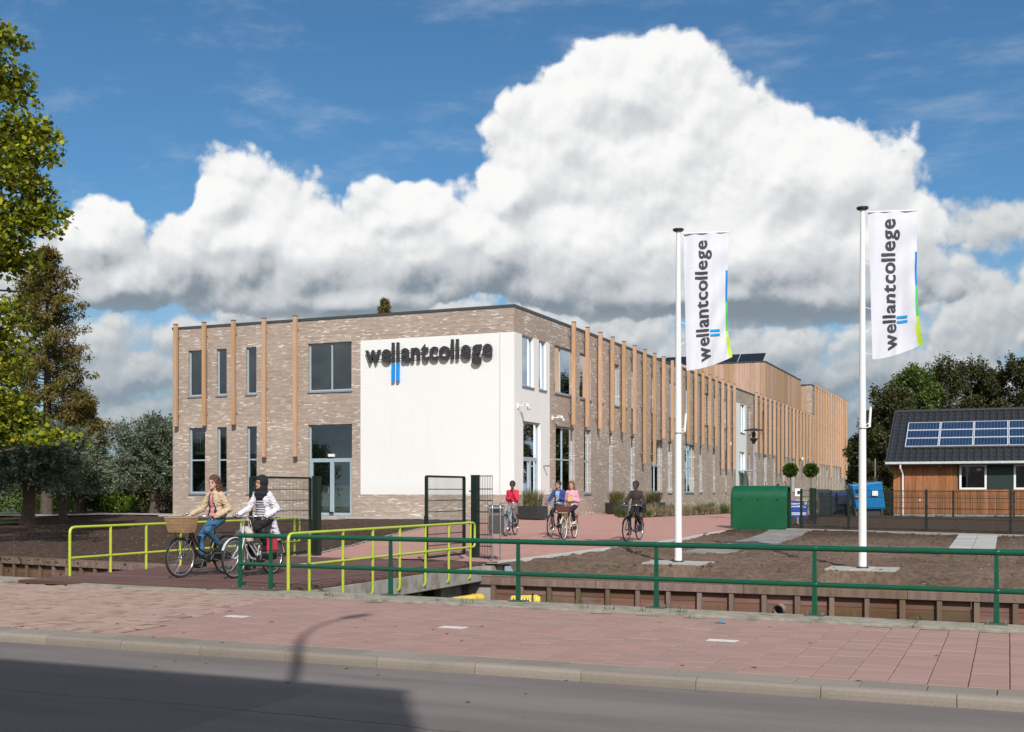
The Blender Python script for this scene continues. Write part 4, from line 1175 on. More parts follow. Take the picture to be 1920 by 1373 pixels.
def banner(fx, fy, z0, H, label, W, L, seed, swell):
    t = thing('banner', label, 'banner', (fx, fy, z0), YAW, group='white banners on the flagpoles')
    ztop = H - .035
    def P(u, v):
        # u out from the pole, v down; the free corner is blown outwards and up
        r = .12 + .05 * v + u * W * (1 - .05 * math.sin(math.pi * v) * (1 - v * .3)) + swell * .06 * u * max(0, v - .75) * 4
        z = ztop - L * v * (1 + .0 * u) + .30 * (u ** 1.6) * max(0, (v - .55) / .45) ** 1.5 + .01 * u
        wv = .055 * math.sin(5.2 * u + 2.5 * v + seed) * (.25 + v) + .05 * math.sin(9 * u - 4 * v + seed * 2) * v * u + .16 * u * max(0, v - .5) ** 1.3 * swell
        wv += .018 * math.sin(16 * u + 3 * v + seed) + .012 * math.sin(7 * v + 22 * u * v + seed)
        return Vector((r, wv, z))
    nu, nv = 40, 110
    m = MB(); m.v = [tuple(P(i/nu, j/nv)) for j in range(nv+1) for i in range(nu+1)]
    for j in range(nv):
        for i in range(nu):
            a = j*(nu+1)+i; m.f.append((a, a+nu+1, a+nu+2, a+1))
            v = (j + .5) / nv; mi = 0
            if i >= nu - 2 - (1 if v > .8 else 0) and v > .27: mi = 1 if v < .50 else (2 if v < .74 else 3)
            m.m.append(mi)
    m.build('cloth', [M_cloth, M_cb, M_cg, M_cl], t, smooth=True)
    # lettering runs up the cloth and follows its folds
    def on(uw, vl, off=-.006):
        e = 1e-3; p = P(uw, vl); du = P(uw+e, vl) - p; dv = P(uw, vl+e) - p; n = du.cross(dv); n.normalize()
        if n.y > 0: n = -n
        return p + n * .016
    vs_, ve = .955, .045; ub = .52; asc = .285
    k = (vs_ - ve) / WLEN; ku = asc / la
    ls = []
    for ch, me, co, x in LAY:
        m2 = me.copy(); m2.name = 'glyph'
        # keep the front faces only and refine them so that they bend with the cloth
        bm = bmesh.new(); bm.from_mesh(m2)
        bm.faces.ensure_lookup_table()
        bmesh.ops.delete(bm, geom=[f for f in bm.faces if not (f.calc_center_median().z > .49 and f.normal.z > .5)], context='FACES')
        bmesh.ops.subdivide_edges(bm, edges=[e for e in bm.edges if e.calc_length() > .10], cuts=3)
        for v in bm.verts:
            v.co = on(ub - v.co.y * ku, vs_ - (v.co.x + x) * k)
        if ch == 'l': ls.append((vs_ - x * k, vs_ - (x + (co[:,0].max() - co[:,0].min())) * k))
        bm.to_mesh(m2); bm.free(); m2.materials.clear(); m2.materials.append(M_ink); m2.update()
        link('letter', m2, t)
    for a, b in ls[:2]:
        m = MB(); n = 8
        m.v = [tuple(on(ub + .035 + .235 * i / n, a + (b - a) * j / 2)) for j in range(3) for i in range(n+1)]
        m.f = [(j*(n+1)+i, j*(n+1)+i+1, (j+1)*(n+1)+i+1, (j+1)*(n+1)+i) for j in range(2) for i in range(n)]; m.m = [0]*len(m.f)
        m.build('blue_bar', mat('banner_bar_blue', (.0,.30,.72,1), .8), t)
    for j in (.04, .36, .66, .97):
        MB().tube([P(0, j), (0.05, 0, P(0, j).z + .04)], .007, 6).build('tie', M_white, t)
    return t
_, z0 = flagpole(FP1[0], FP1[1], 6.93, 'white flagpole nearer the green shelter, standing on a grey slab pad')
banner(FP1[0], FP1[1], z0, 6.93, 'white banner with dark lettering on the left flagpole, its free corner blown up', .93, 2.88, 1.0, 1.0)
_, z0 = flagpole(FP2[0], FP2[1], 7.03, 'tall white flagpole in front of the blue container, nearest the timber house')
banner(FP2[0], FP2[1], z0, 7.03, 'white banner with dark lettering on the right flagpole beside the dark trees', .975, 2.90, 2.3, .8)

# ------------------------------------------------------------------ wire mesh gates and fences
def mesh_panel(m, a, b, z0a, z0b, h, step=.05, rows=(0, .25, .5, .75, 1), r=.004, hr=.005):
    a, b = Vector(a), Vector(b); L = (b - a).length; n = int(L / step)
    for i in range(n + 1):
        p = a.lerp(b, i / n); z = z0a + (z0b - z0a) * i / n
        m.tube([(p.x, p.y, z), (p.x, p.y, z + h)], r, 3, cap=False)
    for q in rows:
        for s in (-.006, .006):
            m.tube([(a.x, a.y, z0a + h*q + s), (b.x, b.y, z0b + h*q + s)], hr, 3, cap=False)
def gate(label, x, yh, ye, xe, h, zb):
    t = thing('mesh_gate', label, 'gate', (x, yh, gz(yh)))
    dx, dy = xe - x, ye - yh; w = .028
    for nm, p, q in (('stile', (0,0,zb), (0,0,h)), ('stile', (dx,dy,zb), (dx,dy,h)), ('top_rail', (0,0,h), (dx,dy,h)), ('bottom_rail', (0,0,zb), (dx,dy,zb))):
        MB().bar(p, q, w * 2 if nm == 'stile' else w * 1.6).build(nm, M_mesh, t)
    m = MB(); mesh_panel(m, (0,0,0), (dx,dy,0), zb, zb, h - zb, .05, rows=(.14,.28,.42,.56,.70,.84), r=.0042, hr=.006); m.build('mesh_infill', M_mesh, t)
    m = MB(); m.box(dx - .03, dy - .05, .75, dx + .03, dy + .03, 1.0); m.build('lock_box', M_mesh, t)
    return t
def gatepost(label, x, y, w, h):
    t = thing('gate_post', label, 'post', (x, y, gz(y)))
    MB().box(-w/2, -w/2, 0, w/2, w/2, h).build('shaft', M_mesh, t, bevel=.008)
    for z in (.35, h - .35): MB().tube([(-w*.9, -.02, z), (w*.2, -.02, z)], .018, 6).build('hinge', M_steel, t)
    MB().box(-w/2 - .005, -w/2 - .005, h, w/2 + .005, w/2 + .005, h + .015).build('cap', M_mesh, t)
    MB().box(-.16, -.16, -.03, .16, .16, .012).build('foot', M_conc, t)
gate('dark green mesh gate leaf folded back along the left handrail behind the cyclists', -14.95, 22.95, 20.86, -15.10, 1.83, .12)
gatepost('thick dark green gate post left of the glazed door', -14.90, 23.15, .16, 1.86)
gate('dark green mesh gate leaf folded back along the right handrail before the white wall', -11.22, 23.45, 21.7, -11.26, 1.83, .12)
gatepost('thick dark green gate post right of the white wall panel, next to the litter bin', -11.08, 23.75, .16, 1.86)
t = thing('mesh_fence', 'short piece of dark green mesh fence joined to the gate post beside the litter bin', 'fence', (-11.0, 23.7, gz(23.7)))
m = MB(); mesh_panel(m, (0,0,0), (.42,-.12,0), .02, .02, 1.83, .045, rows=(0,.14,.28,.42,.56,.70,.84,1), r=.006, hr=.007); m.build('mesh_infill', M_mesh, t)

def fence(label, pts, h, step):
    t = thing('mesh_fence', label, 'fence', (pts[0][0], pts[0][1], gz(pts[0][1])))
    ox, oy, oz = t.location
    for a, b in zip(pts[:-1], pts[1:]):
        L = math.dist(a, b); n = max(1, round(L / step))
        for i in range(n):
            p = (a[0] + (b[0]-a[0])*i/n - ox, a[1] + (b[1]-a[1])*i/n - oy); q = (a[0] + (b[0]-a[0])*(i+1)/n - ox, a[1] + (b[1]-a[1])*(i+1)/n - oy)
            za, zb = gz(p[1] + oy) - oz, gz(q[1] + oy) - oz
            m = MB(); mesh_panel(m, (p[0], p[1], 0), (q[0], q[1], 0), za + .05, zb + .05, h - .1, .05, rows=(0,.28,.55,.82,1), r=.0042, hr=.006); m.build('mesh_infill', M_mesh, t)
            MB().box(p[0]-.035, p[1]-.035, za - .05, p[0]+.035, p[1]+.035, za + h).build('post', M_mesh, t)
            for zz in (.3, .6, .9):
                MB().box(p[0]-.07, p[1]-.045, za + h*zz - .012, p[0]+.07, p[1]-.02, za + h*zz + .012).build('clamp', M_mesh, t)
    return t
fence('dark green wire mesh fence standing on pale edging stones nearest the flagpoles', [(-6.35, 39.25), (-4.78, 38.9), (-2.35, 38.1), (.05, 37.35), (2.5, 36.6)], 1.30, 2.5)
fence('dark green wire mesh fence running back beside the blue notice board', [(-6.3, 42.0), (-7.15, 46.4), (-7.5, 50.0), (-7.3, 52.9)], 1.25, 2.2)
fence('dark green wire mesh fence close along the foot of the timber house', [(-7.3, 53.1), (-4.8, 53.25), (-2.2, 53.3), (2.6, 53.35)], 1.15, 2.4)

# ------------------------------------------------------------------ litter bin
t = thing('litter_bin', 'dark grey litter bin hung between two steel legs at the edge of the red paving', 'litter bin', (-10.22, 22.98, -.02), YAW)
def hoop(x):
    return [(x, 0, 0), (x, 0, 1.16), (x + (.0), .012, 1.22), (x, .05, 1.265), (x, .12, 1.285), (x, .20, 1.27), (x, .25, 1.22), (x, .26, 1.16), (x, .26, .62)]
for x in (-.085, .085): MB().tube(hoop(x), .017, 10).build('leg', M_steel, t, smooth=True)
M_bin = mat('bin_paint', (.085,.075,.07,1), .42, metal=.2, var=.1)
m = MB(); m.add([(-.17,.035,.62),(.17,.035,.62),(.17,.30,.62),(-.17,.30,.62),(-.17,.035,1.04),(.17,.035,1.04),(.17,.30,1.04),(-.17,.30,1.04)],[(3,2,1,0),(4,5,6,7),(0,1,5,4),(1,2,6,5),(2,3,7,6),(3,0,4,7)])
m.build('body', M_bin, t, bevel=.012)
m = MB(); m.sweepX([(.02,1.05),(.31,1.05),(.31,1.19),(.25,1.24),(.08,1.24),(.02,1.19)], -.18, .18); m.build('hood', mat('bin_hood_steel', (.30,.29,.28,1), .3, metal=.7), t, bevel=.01)
MB().box(-.12, .012, 1.08, .12, .022, 1.16).build('slot', M_black, t)
MB().box(-.171, .10, .7, -.178, .2, .8).build('badge', M_white, t)

# ------------------------------------------------------------------ planters with grasses
M_plant = leaf_mat('planter_leaves', [(.05,.09,.02,1), (.13,.14,.04,1), (.26,.21,.10,1), (.09,.06,.03,1)])
M_planter = mat('planter_anthracite', (.028,.03,.033,1), .55, var=.1)
def blades(n, cx, cy, rx, ry, h, spread, w=.012, seed=1, curve=.5, segs=3):
    r = random.Random(seed); m = MB()
    for _ in range(n):
        a, q = r.uniform(0, 2*math.pi), math.sqrt(r.random()); x, y = cx + rx*q*math.cos(a), cy + ry*q*math.sin(a)
        an = r.uniform(0, 2*math.pi); hh = h * r.uniform(.45, 1.0); sp = spread * r.uniform(.1, 1)
        dx, dy = math.cos(an), math.sin(an); px, py = -dy * w * r.uniform(.6, 1.3), dx * w
        vs = []
        for s in range(segs + 1):
            f = s / segs; ww = (1 - f * .85)
            X, Y, Z = x + dx*sp*f**1.7, y + dy*sp*f**1.7, hh * (f - curve*.35*f*f)
            vs += [(X - px*ww, Y - py*ww, Z), (X + px*ww, Y + py*ww, Z)]
        m.add(vs, [(2*i, 2*i+1, 2*i+3, 2*i+2) for i in range(segs)])
    return m
def planter(x, y, L, rz, label, seed, bushy):
    t = thing('planter', label, 'planter', (x, y, gz(y)), rz, group='dark rectangular planters along the school wall')
    m = MB(); w, h, k = .30, .55, .03
    m.box(-L/2, -w, .04, L/2, -w + k, h); m.box(-L/2, w - k, .04, L/2, w, h); m.box(-L/2, -w + k, .04, -L/2 + k, w - k, h); m.box(L/2 - k, -w + k, .04, L/2, w - k, h)
    m.build('box', M_planter, t, bevel=.006)
    MB().box(-L/2 + k, -w + k, .04, L/2 - k, w - k, h - .05).build('soil', M_soil, t)
    MB().box(-L/2 + .1, -w + .06, 0, L/2 - .1, w - .06, .04).build('foot', M_black, t)
    b = blades(620, 0, 0, L/2 - .1, w - .06, bushy, .46, .012, seed); b.v = [(p[0], p[1], p[2] + h - .06) for p in b.v]
    g = b.build('foliage', M_plant, t); 
    return t
planter(-17.55, 43.05, 1.12, R(-23), 'dark planter with tall spiky green grasses under the white corner', 3, .92)
planter(-17.35, 53.3, 1.35, R(-45), 'dark planter with grasses by the brick wall, behind the pink cyclist', 5, .85)
planter(-16.6, 57.0, 1.35, R(-45), 'dark planter half hidden behind the cyclist in black', 8, .85)

# ------------------------------------------------------------------ green arched shelter
t = thing('arched_shelter', 'big glossy dark green arched plastic shelter on the edge of the red paving', 'storage shelter', (-7.55, 38.1, gz(38.1)), 0)
M_gshell = mat('green_shell_plastic', (.003,.085,.033,1), .4, var=.15, nscale=2.5, var2=(.008,.10,.045,1))
def arch(o):
    pts = [(-.02 - o, 0)]
    for i in range(9):
        a = math.pi * (1 - i / 8 * .5); pts.append((.36 + (.36 + o) * math.cos(a) , 1.02 + (.40 + o) * math.sin(a)))
    pts += [(.55, 1.40 + o), (.66 + o * .6, 1.33 + o*.4), (.76 + o, 1.15), (.88 + o, .5), (.98 + o, 0)]
    return pts
outer, inner = arch(.0), arch(-.045)
L = 1.86; m = MB(); n = len(outer)
def sec(x, o): return [(x, y, max(0, z)) for y, z in arch(o)]
vs = sec(-L/2 + .10, 0) + sec(L/2, 0) + sec(-L/2 + .10, -.045) + sec(L/2, -.045)
fs = []
for i in range(n-1):
    fs += [(i, n+i, n+i+1, i+1), (2*n+i+1, 3*n+i+1, 3*n+i, 2*n+i), (n+i, 3*n+i, 3*n+i+1, n+i+1), (i+1, 2*n+i+1, 2*n+i, i)]
m.add(vs, fs)
prev = sec(-L/2 + .10, 0)                           # rounded closed end
for x, o in ((-L/2 + .05, -.014), (-L/2 + .015, -.045), (-L/2, -.10)):
    cur = sec(x, o); m.add(prev + cur, [(i, i+1, n+i+1, n+i) for i in range(n-1)]); prev = cur
m.add(prev, [tuple(range(n))[::-1]])
m.build('shell', M_gshell, t, smooth=True)
m = MB(); m.add([(-L/2 + .04, y, z) for y, z in inner] + [(L/2 - .06, y, z) for y, z in inner], [tuple(range(n)), tuple(range(n, 2*n))[::-1]]); m.build('opening_shade', M_black, t)  # black sheets stand in for the shade inside the open end
for x in (-.62, .0, .62): MB().tube([(x, -.022, .98), (x + .02, -.024, .985)], .03, 8).build('rivet', M_gshell, t)
m = MB(); m.box(-L/2, -.03, -.03, L/2, .0, .05); m.build('kick_strip', M_gshell, t)
# white slotted vent box on a stick behind the notice board
t = thing('meter_box', 'small white box with a dark slot standing behind the blue notice board', 'box', (-6.95, 42.2, gz(42)), YAW)
MB().box(-.11, -.06, .98, .11, .06, 1.26).build('case', M_white, t, bevel=.01); MB().box(-.03, -.066, 1.06, .06, -.06, 1.18).build('slot', M_black, t); MB().bar((0,0,0), (0,0,.98), .06).build('stem', M_steel, t)

# ------------------------------------------------------------------ blue notice board
t = thing('notice_board', 'low blue notice board with white lettering and a pink and yellow top edge', 'sign', (-6.72, 41.0, gz(41)), YAW)
M_nb = mat('sign_blue', (.01,.045,.26,1), .5)
MB().box(-.30, -.015, .28, .31, .015, .86).build('panel', M_nb, t)
for x in (-.22, .22): MB().box(x - .03, .016, -.05, x + .03, .05, .84).build('post', M_dark, t)
m = MB(); m.box(-.30, -.02, .86, -.09, .02, .885); m.build('top_edge', mat('sign_pink', (.65,.10,.40,1), .5), t)
m = MB(); m.box(-.09, -.02, .86, .31, .02, .885); m.build('top_edge', mat('sign_yellow', (.75,.62,.05,1), .5), t)
M_sw = mat('sign_white', (.75,.78,.80,1), .5)
def line_text(s, x, z, w, h, parent, mt, name, y=-.0165, off=.02):
    me = text_mesh(s, 1.0, off, 0.0); co = np.empty(len(me.vertices) * 3); me.vertices.foreach_get('co', co); co = co.reshape(-1, 3)
    mn, mx = co.min(0), co.max(0); v = np.empty_like(co)
    v[:,0] = x + (co[:,0] - mn[0]) / (mx[0] - mn[0]) * w; v[:,2] = z + (co[:,1] - mn[1]) / (mx[1] - mn[1]) * h; v[:,1] = y
    me.vertices.foreach_set('co', v.ravel()); me.materials.clear(); me.materials.append(mt); me.update(); me.name = name
    return link(name, me, parent)
line_text('Onderwijs', -.27, .70, .34, .085, t, M_sw, 'text_line'); line_text('ontwikkeling', -.27, .61, .52, .08, t, M_sw, 'text_line')
MB().box(.2, -.02, .72, .28, -.0155, .82).build('emblem', mat('sign_emblem', (.25,.40,.45,1), .5), t)
for z, q in ((.41, .03), (.36, .02)): MB().box(-.26, -.0185, z, .26, -.0155, z + q).build('stripe', M_sw, t)

# ------------------------------------------------------------------ blue container, wheelie bins, screens
t = thing('blue_container', 'bright blue tapering collection container on legs behind the right flagpole', 'container', (-5.75, 53.0, .38), YAW - .1)
M_bc = mat('container_blue', (.0,.16,.40,1), .45, var=.15)
m = MB(); x0, x1 = -.70, .62
b = [(-.52,-.45,.33),(.72,-.45,.36),(.72,.45,.36),(-.52,.45,.33)]; u = [(-.72,-.55,1.36),(.55,-.55,1.52),(.55,.5,1.56),(-.72,.5,1.42)]
m.add(b + u, [(3,2,1,0),(4,5,6,7),(0,1,5,4),(1,2,6,5),(2,3,7,6),(3,0,4,7)]); m.build('hull', M_bc, t, bevel=.02)
MB().box(-.56, -.585, 1.08, -.42, -.535, 1.2).build('hatch', M_black, t)
MB().box(.12, -.60, .92, .36, -.515, 1.14).build('sticker', M_white, t)
MB().box(-.6, -.59, .84, -.45, -.52, .90).build('sticker', mat('sticker_orange', (.55,.25,.08,1), .5), t)
for x in (-.5, -.1, .62): MB().bar((x, -.35, 0), (x - .06, -.4, .42), .04).build('leg', M_steel, t)
MB().box(-.5, -.3, .05, .6, .3, .33).build('frame', M_dark, t)
t0 = thing('wheelie_bin', 'dark blue wheelie bin beside the mesh fence', 'bin', (-7.62, 54.4, .38), YAW, group='wheelie bins by the fence')
M_wb = mat('bin_navy', (.012,.02,.05,1), .5)
m = MB(); m.add([(-.25,-.25,.05),(.25,-.25,.05),(.25,.25,.05),(-.25,.25,.05),(-.29,-.32,.95),(.29,-.32,.95),(.29,.30,.95),(-.29,.30,.95)],[(3,2,1,0),(4,5,6,7),(0,1,5,4),(1,2,6,5),(2,3,7,6),(3,0,4,7)]); m.build('body', M_wb, t0, bevel=.02)
m = MB(); m.sweepX([(-.34,.95),(.33,.95),(.33,1.03),(.0,1.07),(-.34,.99)], -.30, .30); m.build('lid', mat('bin_lid_blue', (.01,.03,.16,1), .5), t0, bevel=.01)
for x in (-.26, .26): MB().tube([(x - .03, .28, .1), (x + .03, .28, .1)], .1, 12).build('wheel', M_black, t0)
t1 = dup(t0, (-7.0, 54.6, .38), YAW, 'very dark wheelie bin next to the dark blue one by the fence')
t = thing('board_screen', 'low dark board fence behind the wheelie bins', 'fence', (-8.6, 59.5, .38), 0)
for i in range(17): MB().box(-.2 + i * .26, -.012, 0, .045 + i * .26, .012, 1.15).build('board', mat('screen_board', (.10,.10,.075,1), .8, objvar=.3), t)
m = MB(); m.bar((-.2, .03, .9), (4.3, .03, .9), .05); m.bar((-.2, .03, .3), (4.3, .03, .3), .05); m.build('batten_rail', M_dark, t)

# low flat-roofed shed far behind, pale fascia
t = thing('flat_roof_shed', 'low brick shed with pale flat fascia beyond the tall wing', 'shed', (-9.0, 100, .38), 0)
m = MB(); m.box(-3.4, 0, 0, 3.0, 6, .95); m.build('wall', M_brick, t)
MB().box(-3.6, -.2, 1.25, 3.2, 6.2, 1.6).build('fascia', M_white, t); MB().box(-3.4, .05, .95, 3.0, 5.9, 1.25).build('gap', M_black, t)

# ------------------------------------------------------------------ street lamp on the plaza
t = thing('plaza_lamp', 'grey post-top lamp with a wide flat hood in front of the white strip', 'street lamp', (-9.19, 45.5, .38))
MB().tube([(0,0,0), (0,0,1.1), (0,0,3.0)], [.065,.055,.045], 14).build('post', mat('lamp_post_grey', (.30,.31,.34,1), .4), t, smooth=True)
m = MB(); m.tube([(0,0,2.98), (0,0,3.05), (0,0,3.16), (0,0,3.20)], [.05,.07,.15,.15], 16); m.build('cup', M_black, t, smooth=True)
m = MB(); m.ball((0,0,3.34), .085, n=12, rz=.13); m.build('lamp_body', M_dark, t, smooth=True)
m = MB(); m.tube([(0,0,3.50), (0,0,3.52), (0,0,3.56), (0,0,3.60)], [.40,.40,.24,.05], 24); m.build('hood', M_dark, t, smooth=True)
for a in (0, 2.1, 4.2): MB().tube([(.14*math.cos(a), .14*math.sin(a), 3.19), (.33*math.cos(a), .33*math.sin(a), 3.51)], .008, 6).build('stay', M_steel, t)

# ------------------------------------------------------------------ timber house
HX0, HY, HXR = -4.76, 54.5, 9.0
TH = thing('timber_house', 'single-storey orange timber house with black tiled roof and solar panels', 'house', (HX0, HY, .38))
hinv = Matrix.Translation(-Vector(TH.location))
def HP(m, name, mt, parent=None, **k): m.move(hinv); return m.build(name, mt, parent or TH, **k)
wz0, wz1 = 1.57, 2.67
wins = [(-1.99, -.88), (.20, 1.31)]
opens = wins + [(-.84, .16), (3.0, 4.1)]
x = HX0; i = 0
while x < HXR:
    w = .158; xa, xb = x, x + w - .008
    blocked = [(a, b) for a, b in opens if xb > a and xa < b]
    dd = .008 * (i % 2)
    if not blocked: HP(MB().box(xa, HY - dd, .50, xb, HY + .06, 2.86), 'cladding_board', M_hclad)
    else:
        HP(MB().box(xa, HY - dd, .50, xb, HY + .06, wz0), 'cladding_board', M_hclad); HP(MB().box(xa, HY - dd, wz1, xb, HY + .06, 2.86), 'cladding_board', M_hclad)
    x += w; i += 1
HP(MB().box(HX0 + .03, HY + .06, .38, HXR, HY + .12, 2.85).box(HX0, HY + .06, .5, HX0 + .06, HY + 7.9, 2.8), 'wall_core', M_innerdark) if False else None
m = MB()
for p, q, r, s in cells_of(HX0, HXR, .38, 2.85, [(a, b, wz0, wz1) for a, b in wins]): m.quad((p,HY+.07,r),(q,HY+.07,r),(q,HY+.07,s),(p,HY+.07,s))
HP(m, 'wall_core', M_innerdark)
m = MB(); m.box(HX0, HY + .07, .5, HX0 + .06, HY + 8.0, 2.8); HP(m, 'side_wall', M_hclad)
m = MB(); m.add([(HX0 + .03, HY + .05, 2.8), (HX0 + .03, HY + 8, 2.8), (HX0 + .03, 58.5, 5.05)], [(0, 1, 2)]); HP(m, 'gable', M_hclad)
HP(MB().box(HX0, HY + 8.0, .4, HXR, HY + 8.1, 2.8), 'rear_wall', M_hclad)
HP(MB().box(HX0 + .02, HY + .02, .30, HXR, HY + .07, .49), 'plinth', M_conc)
HP(MB().box(HX0 + .1, HY + 3.5, .4, HXR - .1, HY + 3.6, 2.8), 'inner_wall', M_innerdark)
HP(MB().box(HX0 + .1, HY + .2, .3, HXR - .1, HY + 7.9, .42), 'floor', M_innerdark)
for a, b in wins:
    m = MB(); f = .085
    m.box(a, HY - .03, wz0, a + f, HY + .08, wz1); m.box(b - f, HY - .03, wz0, b, HY + .08, wz1); m.box(a + f, HY - .03, wz0, b - f, HY + .08, wz0 + f); m.box(a + f, HY - .03, wz1 - f, b - f, HY + .08, wz1)
    fr = HP(m, 'window', M_white); HP(MB().quad((a + f, HY + .03, wz0 + f), (b - f, HY + .03, wz0 + f), (b - f, HY + .03, wz1 - f), (a + f, HY + .03, wz1 - f)), 'pane', M_glass, fr)
    if a < -1: HP(MB().box(-1.28, HY + .04, 2.38, -1.10, HY + .045, 2.50), 'window_sticker', M_white, fr)
HP(MB().box(-.86, HY - .012, wz0 + .005, .18, HY + .05, wz1 - .005), 'dark_panel', mat('panel_dark_green', (.012,.03,.024,1), .5))
HP(MB().box(-2.9, HY - .05, 2.56, -2.72, HY, 2.66), 'wall_light', mat('wall_light_grey', (.3,.3,.3,1), .5))
HP(MB().box(-3.66, HY - .02, 1.06, -3.6, HY - .008, 1.14), 'socket', M_white)
# roof: battened tiles, one each
EY, EZ, RY, RZ = 54.05, 2.80, 58.5, 5.27
sl = Vector((0, RY - EY, RZ - EZ)); SL = sl.length; sl.normalize(); nrm = Vector((0, -sl.z, sl.y))
M_rt = mat('roof_tile_black', (.026,.027,.030,1), .5, var=.12, objvar=.07)
def tile_mesh(w, l):
    m = MB(); n = 6; prof = [(0, .0), (.10, .045), (.26, .050), (.38, .008), (.62, .0), (.90, .0), (1.0, .010)]
    vs = []
    for j, (lf, lift) in enumerate(((0, .016), (1.06, .0))):
        for q, h in prof: vs.append(Vector((q * w, 0, 0)) + sl * (lf * l) + nrm * (h + lift))
    k = len(prof)
    for q, h in prof: vs.append(Vector((q * w, 0, 0)) + nrm * (h + .004))
    m.add(vs, [(i, i+1, k+i+1, k+i) for i in range(k-1)] + [(2*k+i, 2*k+i+1, i+1, i) for i in range(k-1)])
    return m
tw, tl = .30, .385; base_m = tile_mesh(tw, tl); tme = base_m.mesh('roof_tile', M_rt); rest = MB(); cnt = 0
rows_n = int(SL / tl) + 1
order = sorted([(c, r) for c in range(int((HXR + 5.1) / tw)) for r in range(rows_n)], key=lambda q: q[0])
for c, r in order:
    p = Vector((-5.0 + c * tw, EY, EZ)) + sl * (r * tl)
    if r * tl + tl * .6 > SL: continue
    if cnt < 300: link('roof_tile', tme, TH, p - Vector(TH.location)); cnt += 1
    else: rest.add([v + p for v in map(Vector, base_m.v)], base_m.f)
stuff(HP(rest, 'roof_tile_field', M_rt))
m = MB(); m.add([(-5.0, EY + .03, EZ - .06), (HXR, EY + .03, EZ - .06), (HXR, RY, RZ - .03), (-5.0, RY, RZ - .03)], [(0,1,2,3)]); m.add([(-5.0, RY, RZ - .03), (HXR, RY, RZ - .03), (HXR, 2*RY - EY, EZ - .05), (-5.0, 2*RY - EY, EZ - .05)], [(0,1,2,3)]); HP(m, 'roof', M_rt)
for i in range(35): 
    m = MB(); m.tube([(-5.0 + i * .4, RY, RZ + .02), (-5.0 + i * .4 + .395, RY, RZ + .035)], .10, 10); HP(m, 'ridge_tile', M_rt, smooth=True)
m = MB(); m.bar(Vector((-5.02, EY, EZ - .03)), Vector((-5.02, RY, RZ - .03)), .05, .20); HP(m, 'verge_board', M_trim)
HP(MB().sweepX([(EY - .12, EZ - .10), (EY - .02, EZ - .12), (EY + .02, EZ - .06), (EY + .02, EZ + .0), (EY - .13, EZ + .0)], -5.05, HXR), 'gutter', mat('gutter_grey_white', (.62,.61,.62,1), .4))
HP(MB().box(-4.95, EY, EZ - .16, HXR, HY, EZ - .11), 'soffit', M_trim)
m = MB(); m.tube([(-4.42, EY - .05, EZ - .10), (-4.42, EY - .04, EZ - .28), (-4.36, HY - .10, EZ - .5), (-4.35, HY - .07, EZ - .6), (-4.35, HY - .07, .40)], .042, 10); HP(m, 'downpipe', M_white, smooth=True)
# solar panels on rails
def solar_mat():
    m = bpy.data.materials.new('solar_cells'); m.use_nodes = True; nt = m.node_tree; N = NT(nt); b = nt.nodes['Principled BSDF']
    tc = N.n('ShaderNodeTexCoord').outputs['UV']; s = N.n('ShaderNodeSeparateXYZ', inp={0: tc})
    def lines(v, n, w): return N.math('GREATER_THAN', N.math('ABSOLUTE', N.math('SUBTRACT', N.math('FRACT', N.math('MULTIPLY', v, n)), .5)), .5 - w)
    g = N.math('MAXIMUM', lines(s.outputs[0], 10.0, .045), lines(s.outputs[1], 6.0, .045))
    oi = N.n('ShaderNodeObjectInfo').outputs['Random']
    c0 = N.mix(oi, (.006,.020,.065,1), (.006,.034,.075,1))
    v = N.n('ShaderNodeTexVoronoi', inp={'Vector': N.vmath('MULTIPLY', tc, (60, 36, 1)), 'Scale': 1.0}).outputs['Color']
    c0 = N.mix(.12, c0, v, 'OVERLAY')
    N.link(N.mix(g, c0, (.11,.16,.24,1)), b.inputs['Base Color']); b.inputs['Roughness'].default_value = .25; b.inputs['Specular IOR Level'].default_value = .3
    return m
M_cells = solar_mat(); M_alu = mat('aluminium_frame', (.66,.67,.70,1), .4, metal=.2)
pw, ph = 1.435, .82
s0 = (55.13 - EY) / sl.y
for c in range(6):
    for r in range(3):
        o = Vector((-4.31 + c * pw, EY, EZ)) + sl * (s0 + r * ph) + nrm * .12
        ax, ay = Vector((1,0,0)), sl; m = MB(); f = .034; w_, h_ = pw - .02, ph - .02
        cc = lambda u, v, n=0: o + ax * u + ay * v + nrm * n
        for (u0, v0, u1, v1) in ((0,0,f,h_),(w_-f,0,w_,h_),(f,0,w_-f,f),(f,h_-f,w_-f,h_)):
            m.obox(cc((u0+u1)/2, (v0+v1)/2), ax*(u1-u0)/2, ay*(v1-v0)/2, nrm*.022)
        fr = HP(m, 'solar_panel', M_alu)
        q = MB().quad(cc(f,f,.012), cc(w_-f,f,.012), cc(w_-f,h_-f,.012), cc(f,h_-f,.012)); q.move(hinv); me = q.mesh('cell_sheet', M_cells)
        uv = me.uv_layers.new(name='UVMap')
        for i, t_ in enumerate(((0,0),(1,0),(1,1),(0,1))): uv.data[i].uv = t_
        link('cell_sheet', me, fr)
for r in (0, 2.9):
    m = MB(); p = Vector((-4.35, EY, EZ)) + sl * (s0 + r * ph * .8) + nrm * .06; m.bar(p, p + Vector((6 * pw, 0, 0)), .05); HP(m, 'panel_rail', M_dark)

